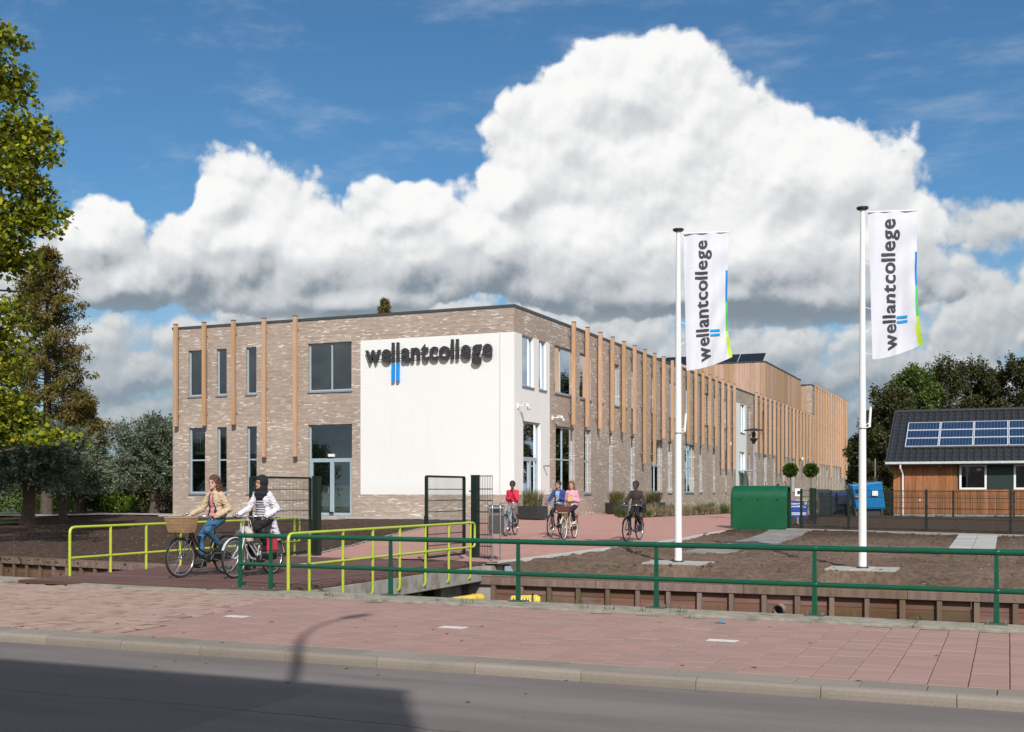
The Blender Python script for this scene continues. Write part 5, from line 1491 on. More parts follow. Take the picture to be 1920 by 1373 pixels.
# ------------------------------------------------------------------ brick row behind the street's near side, and the tall street lamp beside the photographer's spot
OB = thing('corner_house', 'tall brick corner house on the near side of the street', 'house', (3.65, -4.75, 0))
m = MB(); zt = 11.9
hs = []
for fl in range(3):
    for i in range(12): hs.append((-2.4 - i * 3.0, -.9 - i * 3.0, 1.0 + fl * 3.7, 2.9 + fl * 3.7))
for p, q, r, s in cells_of(-38, 0, 0, zt, hs): m.quad((q, 0, r), (p, 0, r), (p, 0, s), (q, 0, s))
m.quad((0, -9, 0), (0, -9, zt), (0, 0, zt), (0, 0, 0)); m.quad((-38, 0, 0), (-38, 0, zt), (-38, -9, zt), (-38, -9, 0)); m.quad((-38, -9, 0), (-38, -9, zt), (0, -9, zt), (0, -9, 0))
m.build('brick_wall', M_brick, OB); MB().box(-38.1, -9.1, zt, .02, .02, zt + .1).build('roof', M_roof, OB)
for (p, q, r, s) in hs:
    f = MB(); f.box(p, -.16, r, p + .08, -.08, s); f.box(q - .08, -.16, r, q, -.08, s); f.box(p + .08, -.16, r, q - .08, -.08, r + .08); f.box(p + .08, -.16, s - .08, q - .08, -.08, s); f.box((p+q)/2 - .03, -.15, r + .08, (p+q)/2 + .03, -.09, s - .08)
    fo = f.build('window', M_white, OB); MB().quad((q, -.13, r), (p, -.13, r), (p, -.13, s), (q, -.13, s)).build('pane', mat('dark_glass', (.02,.025,.03,1), .05), fo)
t = thing('curved_street_lamp', 'tall street lamp with a curved arm standing on the near pavement', 'street lamp', (.75, -1.85, .03))
MB().tube([(0,0,0),(0,0,1.2),(0,0,10.9),(0,.06,11.3),(0,.22,11.65),(0,.45,11.85),(0,.85,11.98)], [.09,.08,.045,.035,.03,.028,.025], 12).build('mast', M_steel, t, smooth=True)
m = MB(); m.ball((0, 1.15, 11.96), .12, n=12, ry=.36, rz=.05); m.build('lamp_head', M_steel, t, smooth=True)
# small blue litter on the tiles
t = thing('litter_scrap', 'small crumpled bright blue scrap of plastic on the red tiles', 'litter', (-3.09, 13.36, .004))
m = MB(); m.add([(-.06,-.03,.0),(.0,-.045,.03),(.07,-.02,.004),(.075,.03,.0),(.01,.04,.035),(-.055,.03,.012)], [(0,1,4,5),(1,2,3,4)]); m.build('wrapper', mat('litter_blue', (.01,.28,.60,1), .4), t)
# ------------------------------------------------------------------ bicycles
def paint(name, c, rough=.3): return mat(name, c, rough, var=.05)
M_tyre = mat('tyre_rubber', (.018,.018,.02,1), .8); M_rim = mat('rim_alloy', (.55,.56,.58,1), .25, metal=.9, var=.03)
M_leather = mat('saddle_black', (.015,.013,.012,1), .6)
WR = .35
def wheel_meshes(tyre, rim):
    a = [2*math.pi*i/40 for i in range(40)]
    ty = MB().tube([((WR-.02)*math.cos(q), 0, (WR-.02)*math.sin(q)) for q in a], .020, 8, closed=True).mesh('tyre', tyre, True)
    ri = MB().tube([((WR-.045)*math.cos(q), 0, (WR-.045)*math.sin(q)) for q in a], .013, 6, closed=True).mesh('rim', rim, True)
    m = MB()
    for i in range(28):
        q = 2*math.pi*i/28; s = .03 if i % 2 else -.03; q2 = q + (.5 if i % 4 < 2 else -.5)
        m.tube([(.03*math.cos(q2), s, .03*math.sin(q2)), ((WR-.05)*math.cos(q), 0, (WR-.05)*math.sin(q))], .0016, 3, cap=False)
    sp = m.mesh('spokes', M_rim)
    hb = MB().tube([(0,-.05,0),(0,-.035,0),(0,.035,0),(0,.05,0)], [.012,.028,.028,.012], 10).mesh('hub', M_steel, True)
    return ty, ri, sp, hb
WM = {}
def bicycle(label, loc, rz, frame_mat, rim_mat=None, guard_mat=None, kind='omafiets', basket=None, crank=0.0, lamp=True, pannier=None, steer=0.0, tyre=None):
    t = thing('bicycle', label, 'bicycle', loc, rz)
    rim_mat = rim_mat or M_rim; guard_mat = guard_mat or frame_mat; tyre = tyre or M_tyre
    key = (rim_mat.name, tyre.name)
    if key not in WM: WM[key] = wheel_meshes(tyre, rim_mat)
    WB = 1.12
    for x in (0, WB):
        w = link('wheel', WM[key][1], t, (x, 0, WR)); 
        link('tyre', WM[key][0], w); link('spokes', WM[key][2], w); link('hub', WM[key][3], w)
        pts = []
        a0, a1 = (-20, 175) if x == 0 else (25, 185)
        for i in range(17):
            q = R(a0 + (a1 - a0) * i / 16); pts.append((x + (WR+.022)*math.cos(q), 0, WR + (WR+.022)*math.sin(q)))
        m = MB()
        for p, q in zip(pts[:-1], pts[1:]): m.bar(p, q, .052, .005, up=(0,1,0) if False else (0,0,1))
        m2 = MB(); n = len(pts); vs = []
        for p in pts:
            c = Vector((x, 0, WR)); d = (Vector(p) - c).normalized()
            for s, h in ((-.026, -.012), (-.016, .0), (.016, .0), (.026, -.012)): vs.append(tuple(Vector(p) + Vector((0, s, 0)) + d * h))
        m2.add(vs, [(4*i+k, 4*i+k+1, 4*i+k+5, 4*i+k+4) for i in range(n-1) for k in range(3)])
        m2.build('mudguard', guard_mat, t, smooth=True)
    BB, ST, HTt, HTb = Vector((.47,0,.29)), Vector((.30,0,.80)), Vector((.86,0,.86)), Vector((.90,0,.70))
    m = MB(); r = .017
    m.tube([BB, ST], r, 10); m.tube([HTt + Vector((-.005,0,.04)), HTb], r*1.15, 10)
    m.tube([HTb + Vector((-.005,0,.03)), (.80,0,.50), (.66,0,.34), BB], r*1.15, 10)
    if kind == 'omafiets': m.tube([HTt, (.80,0,.66), (.66,0,.48), (.52,0,.40), (.43,0,.42)], r*.95, 10)
    elif kind == 'double': m.tube([HTt, (.44,0,.44)], r*.9, 10); m.tube([HTb + Vector((0,0,.1)), (.46,0,.36)], r*.9, 10)
    else: m.tube([HTt + Vector((0,0,-.03)), ST + Vector((.02,0,-.08))], r, 10)
    for s in (-.055, .055):
        m.tube([BB + Vector((0,s*.5,0)), (0,s,WR)], .011, 8); m.tube([ST + Vector((.02,s*.3,-.06)), (0,s,WR)], .009, 8)
    m.build('frame', frame_mat, t, smooth=True)
    m = MB()
    for s in (-.05, .05): m.tube([HTb + Vector((.0,s,-.0)), (.97,s,.50), (WB-.015,s,WR+.02), (WB,s,WR)], .012, 8)
    m.tube([HTb + Vector((0,-.055,0)), HTb + Vector((0,.055,0))], .014, 8); m.build('fork', frame_mat, t, smooth=True)
    m = MB(); m.sweepX([(-.055,.24),(-.075,.26),(-.075,.36),(-.055,.38),(-.045,.36),(-.045,.26)], -.05, .56); m.v = [(x, -y + .0, z + (x - .47) * -.06) for x, y, z in m.v]; m.f = [f[::-1] for f in m.f]
    m.build('chain_case', M_black if kind != 'sport' else M_dark, t, bevel=.01)
    # crank set, pedals
    for s, ang in ((-1, crank), (1, crank + math.pi)):
        e = BB + Vector((.17*math.cos(ang), .09*s, .17*math.sin(ang)))
        c = MB().bar(BB + Vector((0,.075*s,0)), e, .022, .014).build('crank', M_steel, t)
        MB().box(e.x - .045, e.y + (.01 if s > 0 else -.10), e.z - .012, e.x + .045, e.y + (.10 if s > 0 else -.01), e.z + .012).build('pedal', M_black, c)
    # saddle
    MB().tube([ST, (.265,0,.93)], .013, 8).build('seat_post', M_steel, t)
    m = MB(); m.v = []; 
    for x, w, z, h in ((.12,.05,.965,.02),(.15,.10,.985,.05),(.22,.10,.985,.06),(.30,.055,.975,.05),(.38,.025,.965,.04),(.41,.012,.955,.02)):
        b = len(m.v)
        for q in range(8):
            an = 2*math.pi*q/8; m.v.append((x, w*math.cos(an), z - .02 + h*.6*math.sin(an)))
        if b: 
            for q in range(8): m.f.append((b-8+q, b-8+(q+1)%8, b+(q+1)%8, b+q)); m.m.append(0)
    m.f += [tuple(range(8))[::-1], tuple(range(len(m.v)-8, len(m.v)))]; m.m += [0,0]; m.build('saddle', M_leather, t, smooth=True)
    # handlebar with grips
    sp = Vector((.835,0,1.04))
    m = MB(); m.tube([HTt + Vector((-.005,0,.04)), sp], .013, 8)
    m.tube([(.62,-.30,1.04),(.70,-.31,1.06),(.80,-.27,1.08),(.85,-.14,1.075),(.845,0,1.06),(.85,.14,1.075),(.80,.27,1.08),(.70,.31,1.06),(.62,.30,1.04)], .011, 8)
    hb = m.build('handlebar', M_rim, t, smooth=True)
    for s in (-1, 1):
        MB().tube([(.60,.295*s,1.035),(.71,.312*s,1.062)], .018, 10).build('grip', M_black, hb, smooth=True)
        MB().tube([(.72,.30*s,1.055),(.70,.345*s,1.035),(.64,.36*s,1.015)], .006, 6).build('brake_lever', M_steel, hb)
    MB().ball((.78, -.20, 1.115), .028, n=10).build('bell', M_rim, hb, smooth=True)
    if lamp:
        lz = .80 if basket is None else .66
        m = MB(); m.tube([(.93,0,lz),(.95,0,lz),(1.0,0,lz),(1.02,0,lz)], [.018,.035,.045,.045], 12); m.build('headlamp', M_rim, t, smooth=True)
    # rear carrier
    m = MB(); z = .76
    for s in (-.06, 0, .06): m.tube([(-.28,s,z),(.18,s,z)], .006, 6)
    for x in (-.28,-.05,.18): m.tube([(x,-.065,z),(x,.065,z)], .006, 6)
    for s in (-.07,.07): m.tube([(-.18,s,z),(0,s,WR)], .006, 6)
    m.build('carrier', M_black, t)
    MB().box(-.31,-.035,.66,-.29,.035,.72).build('rear_light', mat('reflector_red', (.45,.01,.01,1), .3), t)
    MB().tube([(.40,.07,.30),(.12,.10,.23)], .008, 6).build('kickstand', M_steel, t)
    if basket:
        bm_, cz, sx0, sy0, hh = basket
        m = MB(); n = 9
        ring = lambda z, k: [(.90 + .05*0 + (.02 - .0) , 0, 0)]
        x0, x1 = .93, .93 + sx0
        def rect(k, z): # k: flare
            a = sx0/2 * k; b = sy0/2 * k; cx = (x0 + x1)/2 + (k-1)*.02
            return [(cx-a,-b,z),(cx+a,-b,z),(cx+a,b,z),(cx-a,b,z)]
        levels = 11
        for j in range(levels):           # horizontal woven withies
            k = .80 + .22 * j/(levels-1); z = cz + hh*j/(levels-1)
            P = rect(k, z); pts = []
            for a, b in zip(P, P[1:] + P[:1]):
                for i in range(8):
                    q = Vector(a).lerp(Vector(b), i/8); c = Vector(((x0+x1)/2, 0, z)); d = (q-c).normalized(); pts.append(q + d * (.004 if (i + j) % 2 else -.004))
            m.tube(pts, hh/levels*.5, 5, closed=True)
        bo = m.build('basket', bm_, t, smooth=True)
        m = MB()
        for P, Q in zip(rect(.80, cz), rect(1.02, cz + hh)): m.tube([P, Q], .008, 5)
        A_, B_ = rect(.80, cz), rect(1.02, cz + hh)
        for i in range(4):
            for q in range(1, 7):
                m.tube([Vector(A_[i]).lerp(Vector(A_[(i+1)%4]), q/7), Vector(B_[i]).lerp(Vector(B_[(i+1)%4]), q/7)], .0055, 4)
        m.build('stake', bm_, bo)
        P = rect(1.03, cz + hh + .006); m = MB(); m.tube([Vector(a).lerp(Vector(b), i/3) for a, b in zip(P, P[1:]+P[:1]) for i in range(3)], .014, 6, closed=True); m.build('rim_braid', bm_, bo, smooth=True)
        P = rect(.79, cz + .004); m = MB(); m.quad(*P); m.build('base', bm_, bo)
        m = MB()
        for s in (-.1, .1): m.tube([(x0, s, cz - .01), (x1, s, cz - .01)], .008, 6); m.tube([(x1 - .08, s*.5, cz - .01), (WB, s*.5, WR)], .006, 6)
        m.tube([(x0,-.15,cz-.01),(x0,.15,cz-.01)], .008, 6); m.tube([(x1,-.15,cz-.01),(x1,.15,cz-.01)], .008, 6); m.build('front_carrier', frame_mat, t)
    if pannier:
        for s in (-1, 1): MB().box(-.22, s*.08, .42, .14, s*.17, .75).build('pannier', pannier, t, bevel=.03)
    return t

# ------------------------------------------------------------------ people
def pill(m, a, b, ra, rb, n=12):
    a, b = Vector(a), Vector(b); d = b - a; L = d.length
    if L < 1e-5: m.ball(a, ra, n=n); return
    d /= L; pts, rs = [], []
    for i in range(4): q = R(90 * (1 - i/3.999)); pts.append(a - d * ra * math.sin(q)); rs.append(max(.001, ra * math.cos(q)))
    for i in range(4): q = R(90 * i/3.999); pts.append(b + d * rb * math.sin(q)); rs.append(max(.001, rb * math.cos(q)))
    m.tube(pts, rs, n)
def egg(m, c, rx, ry, rz, rot=None, n=16):
    k = MB(); k.ball((0,0,0), rx, n=n, ry=ry, rz=rz); M = Matrix.Translation(Vector(c)) @ (Euler(rot).to_matrix().to_4x4() if rot else Matrix.Identity(4)); k.move(M); m.add(k.v, k.f)
def fuse(m, name, mt, voxel, smooth=3, parent=None, post=None, fac=.5, folds=0):
    """one continuous surface out of overlapping forms"""
    me = m.mesh(name, mt); o = bpy.data.objects.new(name, me); COL.objects.link(o)
    r = o.modifiers.new('r', 'REMESH'); r.mode = 'VOXEL'; r.voxel_size = voxel; r.use_smooth_shade = True
    s = o.modifiers.new('s', 'SMOOTH'); s.iterations = smooth; s.factor = fac
    dg = bpy.context.evaluated_depsgraph_get(); new = bpy.data.meshes.new_from_object(o.evaluated_get(dg)); bpy.data.objects.remove(o)
    new.name = name
    if folds:                                            # creases running round the sleeves and down the cloth
        nn = [tuple(v.normal) for v in new.vertices]
        for v, n_ in zip(new.vertices, nn):
            c = v.co; k = abs(mnoise.noise((c.x*14 + c.z*9, c.y*11, c.z*22 - c.x*12))) - .25 + .6*mnoise.noise((c.x*30, c.y*30, c.z*42))*.4
            v.co = c + Vector(n_) * (-k * folds)
        new.update()
    if post: post(new)
    if not new.materials: new.materials.append(mt)
    return link(name, new, parent)
def cut_faces(me, test):
    bm = bmesh.new(); bm.from_mesh(me); bmesh.ops.delete(bm, geom=[f for f in bm.faces if test(f.calc_center_median())], context='FACES'); bm.to_mesh(me); bm.free()
def skin(name, c): return mat(name, c, .55, var=.06, nscale=12)
def cloth(name, c, var2=None, ns=9): return mat(name, c, .9, var=.12, nscale=ns, var2=var2, bump=.25, bscale=35, bdist=.01)
def face_detail(t, c, yaw, skin_m, dark=True, sc=1.0):
    """eyes, brows and mouth on the head, as children of the person"""
    M = Matrix.Translation(Vector(c)) @ Matrix.Rotation(yaw, 4, 'Z')
    for s in (-1, 1):
        m = MB(); m.ball((.080*sc, .031*s*sc, .008), .0085*sc, n=8); m.move(M); m.build('eye', mat('eye_dark', (.02,.015,.012,1), .2), t)
        m = MB(); m.bar((.090*sc, .016*s*sc, .030), (.080*sc, .048*s*sc, .032), .005, .005); m.move(M); m.build('eyebrow', mat('brow_dark', (.02,.012,.01,1), .8), t)
    m = MB(); m.ball((.083*sc, 0, -.058), .010*sc, n=8, ry=.022*sc, rz=.007); m.move(M); m.build('mouth', mat('lips', (.36,.12,.10,1), .5), t)
def hand(m, wrist, grip, side, n=8, sc=1.0, relax=False):
    """palm and five fingers closing round the bar at 'grip' (bar runs along x here)"""
    w, g = Vector(wrist), Vector(grip); d = (g - w); L = max(d.length, .02); d.normalize()
    palm = w + d * .055
    pill(m, w, palm + d * .01, .024*sc, .030*sc, n)
    s = Vector((0, side, 0)); up = Vector((0,0,1))
    along = Vector((1,0,.15)).normalized() if not relax else d.cross(up).normalized()
    for i, (off, ln) in enumerate(((.032,.060),(.011,.068),(-.011,.064),(-.031,.050))):
        k = palm + d * .028 + along * off
        if relax:
            a = k + (d * .8 - up * .5).normalized() * ln * .6; b = a + (d * .3 - up).normalized() * ln * .5
        else:
            a = k + (d * .6 - up * .35 + s * .5).normalized() * ln * .5; b = a + (-up * 1.0 - s * .2).normalized() * ln * .5; 
        pill(m, k, a, .0105*sc, .010*sc, 6); pill(m, a, b, .010*sc, .0085*sc, 6)
    th0 = w + d * .02 - s * .018; th1 = palm - s * .036 - up * .012 + d*.01; th2 = th1 + (d*.8 - up*.6).normalized() * .034
    pill(m, th0, th1, .013*sc, .012*sc, 6); pill(m, th1, th2, .0115*sc, .0095*sc, 6)

def rider(label, loc, rz, skin_m, top, trousers, shoe, hair, pose, voxel=.011, head_yaw=0.0, crank=0.0, female=True, sc=1.0, z_up=0.0):
    """seated cyclist in the bicycle's frame: x forward, y left, rear wheel contact at the origin"""
    t = thing('person', label, 'person', loc, rz)
    hip = Vector((.24, 0, 1.03)); waist = Vector((.26, 0, 1.17)); chest = Vector((.285, 0, 1.36)); neck = Vector((.30, 0, 1.50)); head = Vector((.335, 0, 1.655))
    lean = pose.get('lean', 0)
    sh = .138 if female else .152
    BB = Vector((.47, 0, .29)); J = {}
    for s, nm in ((-1, 'R'), (1, 'L')):
        a = crank if s < 0 else crank + math.pi
        ped = BB + Vector((.17*math.cos(a), .125*s, .17*math.sin(a)))
        ank = ped + Vector((-.085, 0, .105)); h = hip + Vector((.0, .088*s, -.02))
        d = ank - h; D = min(d.length, .86); a1, b1 = .435, .435
        if d.length > .865: ank = h + d.normalized() * .865; d = ank - h; D = .865
        q = (a1*a1 - b1*b1 + D*D) / (2*D); hh = math.sqrt(max(1e-4, a1*a1 - q*q)); dn = d.normalized(); fwd = Vector((1, .10*s, .0)); fwd = (fwd - dn * fwd.dot(dn)).normalized()
        knee = h + dn * q + fwd * hh
        J[nm] = (h, knee, ank, ped)
    arms = {}
    for s, nm in ((-1, 'R'), (1, 'L')):
        S0 = Vector((.285, sh*s, 1.445)); mode = pose.get(nm, 'bar')
        if mode == 'bar': G = Vector((.66, .30*s, 1.058)); W_ = Vector((.585, .295*s, 1.10)); bend = Vector((-.3, .45*s, -.8))
        elif mode == 'lap': G = Vector((.46, .10*s, 1.02)); W_ = Vector((.40, .17*s, 1.07)); bend = Vector((-.8, .45*s, -.4))
        elif mode == 'fold': G = Vector((.46, -.02*s, 1.20)); W_ = Vector((.44, .07*s, 1.22)); bend = Vector((-.5, .35*s, -.9))
        elif mode == 'chin': G = Vector((.44, .03*s, 1.50)); W_ = Vector((.42, .07*s, 1.42)); bend = Vector((.1, .4*s, -1.0))
        elif mode == 'hang': G = Vector((.30, .27*s, .98)); W_ = Vector((.28, .26*s, 1.03)); bend = Vector((-.6, .5*s, 0))
        d = W_ - S0; a1, b1 = .285, .26; D = min(d.length, a1 + b1 - .003)
        if d.length > D: W_ = S0 + d.normalized() * D
        q = (a1*a1 - b1*b1 + D*D) / (2*D); hh = math.sqrt(max(1e-5, a1*a1 - q*q)); dn = (W_ - S0).normalized(); bd = (bend - dn * bend.dot(dn)).normalized()
        arms[nm] = (S0, S0 + dn * q + bd * hh, W_, G, mode)
    # --- the body, one surface
    m = MB()
    egg(m, head + Vector((-.008,0,.02)), .092, .076, .112); hy = Matrix.Rotation(head_yaw, 3, 'Z')
    for c_, r_ in (((.045,0,-.055), (.045,.050,.052)), ((.075,0,-.085), (.022,.026,.020)), ((.092,0,-.012), (.014,.011,.026)), ((.098,0,-.028), (.014,.016,.011)), ((.078,0,.038), (.018,.052,.018))):
        egg(m, head + hy @ Vector(c_), *r_, rot=(0,0,head_yaw), n=10)
    for s in (-1, 1): egg(m, head + hy @ Vector((-.005,.078*s,-.005)), .018, .008, .028, rot=(0,0,head_yaw), n=8)
    pill(m, neck - Vector((0,0,.05)), head - Vector((.015,0,.06)), .050, .046)
    pill(m, neck + Vector((-.01,-.075,-.055)), neck + Vector((-.01,.075,-.055)), .042, .042)
    egg(m, chest, .095 if female else .100, .138, .165); egg(m, waist, .085, .118, .13); egg(m, hip, .115, .148, .115)
    for nm, s in (('R', -1), ('L', 1)):
        h, k, a, p = J[nm]; pill(m, h, k, .082, .056); pill(m, k, a, .053, .036); pill(m, a + Vector((-.03,0,-.05)), p + Vector((.06,0,.028)), .033, .028)
        S0, E0, W_, G, mode = arms[nm]; pill(m, S0, E0, .047, .038); pill(m, E0, W_, .037, .025); hand(m, W_, G, s, relax=(mode != 'bar'))
    fuse(m, 'body', skin_m, voxel, 2, t)
    face_detail(t, head, head_yaw, skin_m)
    # --- trousers
    e = .013; m = MB(); egg(m, hip + Vector((0,0,-.005)), .118+e, .155+e, .118)
    for nm in 'RL':
        h, k, a, p = J[nm]; pill(m, h, k, .082+e, .056+e*1.2); pill(m, k, k.lerp(a, .90), .054+e, .040+e*.8)
    fuse(m, 'trousers', trousers, voxel, 2, t, folds=.014)
    for nm in 'RL':
        h, k, a, p = J[nm]; m = MB(); pill(m, a + Vector((-.045,0,-.055)), p + Vector((.085,0,.035)), .040, .034); pill(m, a + Vector((-.035,0,-.045)), a + Vector((-.01,0,.0)), .042, .046); m.box(p.x - .15, p.y - .038, p.z + .006, p.x + .115, p.y + .038, p.z + .022)
        fuse(m, 'shoe', shoe, .009, 1, t)
    # --- upper clothing
    def upper(name, mt, e, sleeves=True, low=1.02, flare=0, post=None, neckline=True, tail=False):
        m = MB(); egg(m, chest, .095+e + (.0 if female else .006), .138+e*.8, .170+e*.6); egg(m, waist, .090+e, .120+e, .135)
        egg(m, Vector((.245,0,low+.06)), .118+e*1.1+flare, .156+e+flare, .085); pill(m, neck + Vector((-.008,-.075,-.06)), neck + Vector((-.008,.075,-.06)), .040+e, .040+e)
        if tail:
            for s in (-1, 1): pill(m, (.16,.11*s,1.02), (.02,.15*s,.66), .075, .05)
            egg(m, (.10,0,.90), .045, .16, .20)
        if neckline: pill(m, neck - Vector((0,0,.05)), neck + Vector((-.003,0,.012)), .062, .057)
        if sleeves:
            for nm in 'RL':
                S0, E0, W_, G, mode = arms[nm]; pill(m, S0, E0, .047+e*.75, .040+e*.7); pill(m, E0, E0.lerp(W_, .93), .040+e*.7, .030+e*.7)
        return fuse(m, name, mt, voxel, 3, t, post=post, folds=.020)
    for spec in top: upper(**spec)
    # --- hair
    if hair:
        kind, hm = hair[0], hair[1]; m = MB(); hp = head + Vector((-.012, 0, .03))
        if kind in ('long', 'short'):
            egg(m, hp + Vector((-.020,0,.016)), .108, .096, .118); 
            if kind == 'long':
                pill(m, head + Vector((-.07,.01,.0)), head + Vector((-.13,.02,-.15)), .085, .078); pill(m, head + Vector((-.13,.03,-.14)), head + Vector((-.19,.05,-.38)), .078, .030)
                pill(m, head + Vector((-.03,.075,.0)), head + Vector((-.05,.095,-.20)), .034, .030); pill(m, head + Vector((-.04,-.078,.0)), head + Vector((-.05,-.085,-.14)), .030, .020)
            def post(me):
                fr = hy @ Vector((1,0,0))
                def t_(c):
                    d = c - head; f = d.dot(fr); side = abs(d.dot(hy @ Vector((0,1,0))))
                    return f > .046 and d.z < .040 and side < .066
                cut_faces(me, t_)
            fuse(m, 'hair', hm, voxel*.8, 1, t, post=post, folds=.030)
        elif kind == 'scarf':
            egg(m, hp + Vector((-.018,0,.004)), .120, .112, .132); egg(m, head + Vector((-.02,0,-.09)), .110, .110, .10); egg(m, neck + Vector((.012,0,-.03)), .125, .150, .085); egg(m, neck + Vector((.03,0,-.09)), .10, .11, .08)
            def post(me):
                fr = hy @ Vector((1,0,0))
                cut_faces(me, lambda c: (c - head).dot(fr) > .045 and -.088 < (c - head).z < .062 and abs((c - head).dot(hy @ Vector((0,1,0)))) < .060)
            fuse(m, 'headscarf', hm, voxel*.8, 2, t, post=post)
    return t

def stripes(name, a, b, period=.05, axis=2):
    m = bpy.data.materials.new(name); m.use_nodes = True; nt = m.node_tree; N = NT(nt); bs = nt.nodes['Principled BSDF']
    s = N.n('ShaderNodeSeparateXYZ', inp={0: N.n('ShaderNodeTexCoord').outputs['Object']})
    v = N.math('FRACT', N.math('MULTIPLY', s.outputs[axis], 1/period)); N.link(N.mix(N.math('GREATER_THAN', v, .5), a, b), bs.inputs['Base Color']); bs.inputs['Roughness'].default_value = .9
    return m
SK1, SK2, SK3 = skin('skin_light', (.55,.33,.24,1)), skin('skin_tan', (.42,.24,.16,1)), skin('skin_dark', (.085,.045,.032,1))
M_denim = mat('denim', (.035,.11,.20,1), .9, var=.2, nscale=10, var2=(.07,.18,.28,1), bump=.3, bscale=50, bdist=.006)
M_beige = cloth('beige_jacket_cloth', (.52,.39,.26,1)); M_pink = cloth('pink_top_cloth', (.62,.27,.28,1)); M_navy = cloth('navy_cloth', (.02,.025,.06,1))
M_wcard = cloth('white_cardigan_cloth', (.66,.64,.70,1)); M_stripe = stripes('striped_jersey', (.05,.055,.08,1), (.58,.58,.60,1), .042)
M_blackc = cloth('black_cloth', (.012,.011,.014,1)); M_red = cloth('red_jacket_cloth', (.62,.025,.06,1)); M_greyc = cloth('grey_trouser_cloth', (.22,.215,.23,1)); M_ppink = cloth('pale_pink_cloth', (.68,.34,.42,1))
M_bluej = cloth('blue_jacket_cloth', (.03,.06,.20,1)); M_blues = cloth('pale_blue_shirt', (.28,.42,.62,1), var2=(.65,.68,.72,1), ns=30); M_brownc = cloth('brown_jacket_cloth', (.045,.030,.028,1))
M_hair = mat('brown_hair', (.085,.032,.018,1), .6, var=.25, nscale=30); M_hairb = mat('black_hair', (.012,.010,.010,1), .6, var=.2); M_hair2 = mat('light_brown_hair', (.16,.075,.04,1), .6, var=.25, nscale=30)
M_shoeb = mat('shoe_black', (.02,.02,.025,1), .5); M_shoew = mat('shoe_white', (.6,.6,.62,1), .6)
M_wick = mat('wicker_honey', (.36,.23,.12,1), .7, var=.45, nscale=45, bump=.4, bscale=120, bdist=.003); M_wickd = mat('wicker_dark', (.13,.055,.04,1), .7, var=.2, nscale=40)
def open_front(w, z0=0.0, tilt=0.0):
    def post(me): cut_faces(me, lambda c: c.x > .27 and abs(c.y - tilt) < w(c.z) and c.z < 1.475 and c.z > z0)
    return post
def sol(o, th):
    md = o.modifiers.new('thickness', 'SOLIDIFY'); md.thickness = th; md.offset = 1
DOWN = -math.pi/2
HD = -math.pi/2                                                    # every bicycle heads for the street (towards -Y)
paint_black = paint('frame_black', (.012,.012,.014,1)); paint_silver = paint('frame_silver', (.50,.50,.53,1)); paint_blue = paint('frame_blue', (.03,.22,.38,1)); paint_cream = paint('frame_cream', (.58,.50,.38,1))
# nearer pair on the bridge
Lc = (-13.17, 17.46, .012); HA = HD - .13
bicycle('black town bicycle with a large honey-coloured wicker basket on the bridge', Lc, HA, paint_black, kind='omafiets', basket=(M_wick, .80, .34, .43, .25), crank=DOWN + .55)
pr = rider('long-haired woman in beige jacket and jeans riding the bicycle with the big basket', Lc, HA, SK1,
    [dict(name='top', mt=M_pink, e=.012, sleeves=False), dict(name='scarf', mt=M_navy, e=.020, sleeves=False, low=1.10, post=lambda me: cut_faces(me, lambda c: not (c.x > .27 and .035 + max(0, (1.40 - c.z)) * .10 < abs(c.y) < .078 + max(0, 1.40 - c.z) * .10) or c.z < 1.12)),
     dict(name='jacket', mt=M_beige, e=.030, low=1.03, flare=.012, post=open_front(lambda z: .055 + max(0, 1.45 - z) * .12), neckline=False)],
    M_denim, M_shoeb, ('long', M_hair), {'R': 'bar', 'L': 'lap'}, .010, head_yaw=R(12), crank=DOWN + .55)
Lc2 = (-12.34, 17.69, .012)
bicycle('silver town bicycle with white front fork ridden by the woman in the black headscarf', Lc2, HD, paint_silver, kind='double', crank=DOWN + .2)
rider('woman in black headscarf, striped top and long white cardigan riding the silver bicycle', Lc2, HD, SK2,
    [dict(name='top', mt=M_stripe, e=.012, sleeves=False), dict(name='cardigan', mt=M_wcard, e=.028, low=1.0, flare=.035, tail=True, post=open_front(lambda z: .07 + max(0, 1.45 - z) * .10), neckline=False)],
    M_blackc, M_shoeb, ('scarf', M_blackc), {'R': 'bar', 'L': 'lap'}, .010, head_yaw=R(-25), crank=DOWN + .2)
# cream handbag on the handlebar, red bag at the side
t = thing('handbag', 'cream leather handbag with two straps hanging from the silver bicycle handlebar', 'bag', (-12.40, 16.99, .62), HD)
M_bagc = mat('cream_leather', (.50,.42,.36,1), .5, var=.1)
m = MB(); egg(m, (0,0,.15), .075, .155, .145, n=14); m.box(-.06, -.13, .02, .06, .13, .18); fuse(m, 'body', M_bagc, .012, 3, t)
for s in (-.035, .035): MB().tube([(s,-.10,.24),(s*.8,-.07,.38),(s*.3,-.01,.47),(s*.8,.07,.38),(s,.10,.24)], .008, 6).build('strap', M_bagc, t, smooth=True)
MB().tube([(.08,0,.06),(.085,0,.26)], .005, 6).build('zip', M_dark, t)
t = thing('red_pannier', 'small bright red bag hanging beside the rear wheel of the silver bicycle', 'bag', (-12.12, 17.38, .46), HD)
m = MB(); m.add([(-.13,-.05,0),(.13,-.05,0),(.13,.05,0),(-.13,.05,0),(-.11,-.04,.27),(.11,-.04,.27),(.11,.04,.27),(-.11,.04,.27)],[(3,2,1,0),(4,5,6,7),(0,1,5,4),(1,2,6,5),(2,3,7,6),(3,0,4,7)]); m.build('body', mat('red_fabric', (.60,.03,.06,1), .8), t, bevel=.03)
MB().tube([(-.06,0,.26),(0,0,.34),(.06,0,.26)], .008, 6).build('handle', M_black, t)
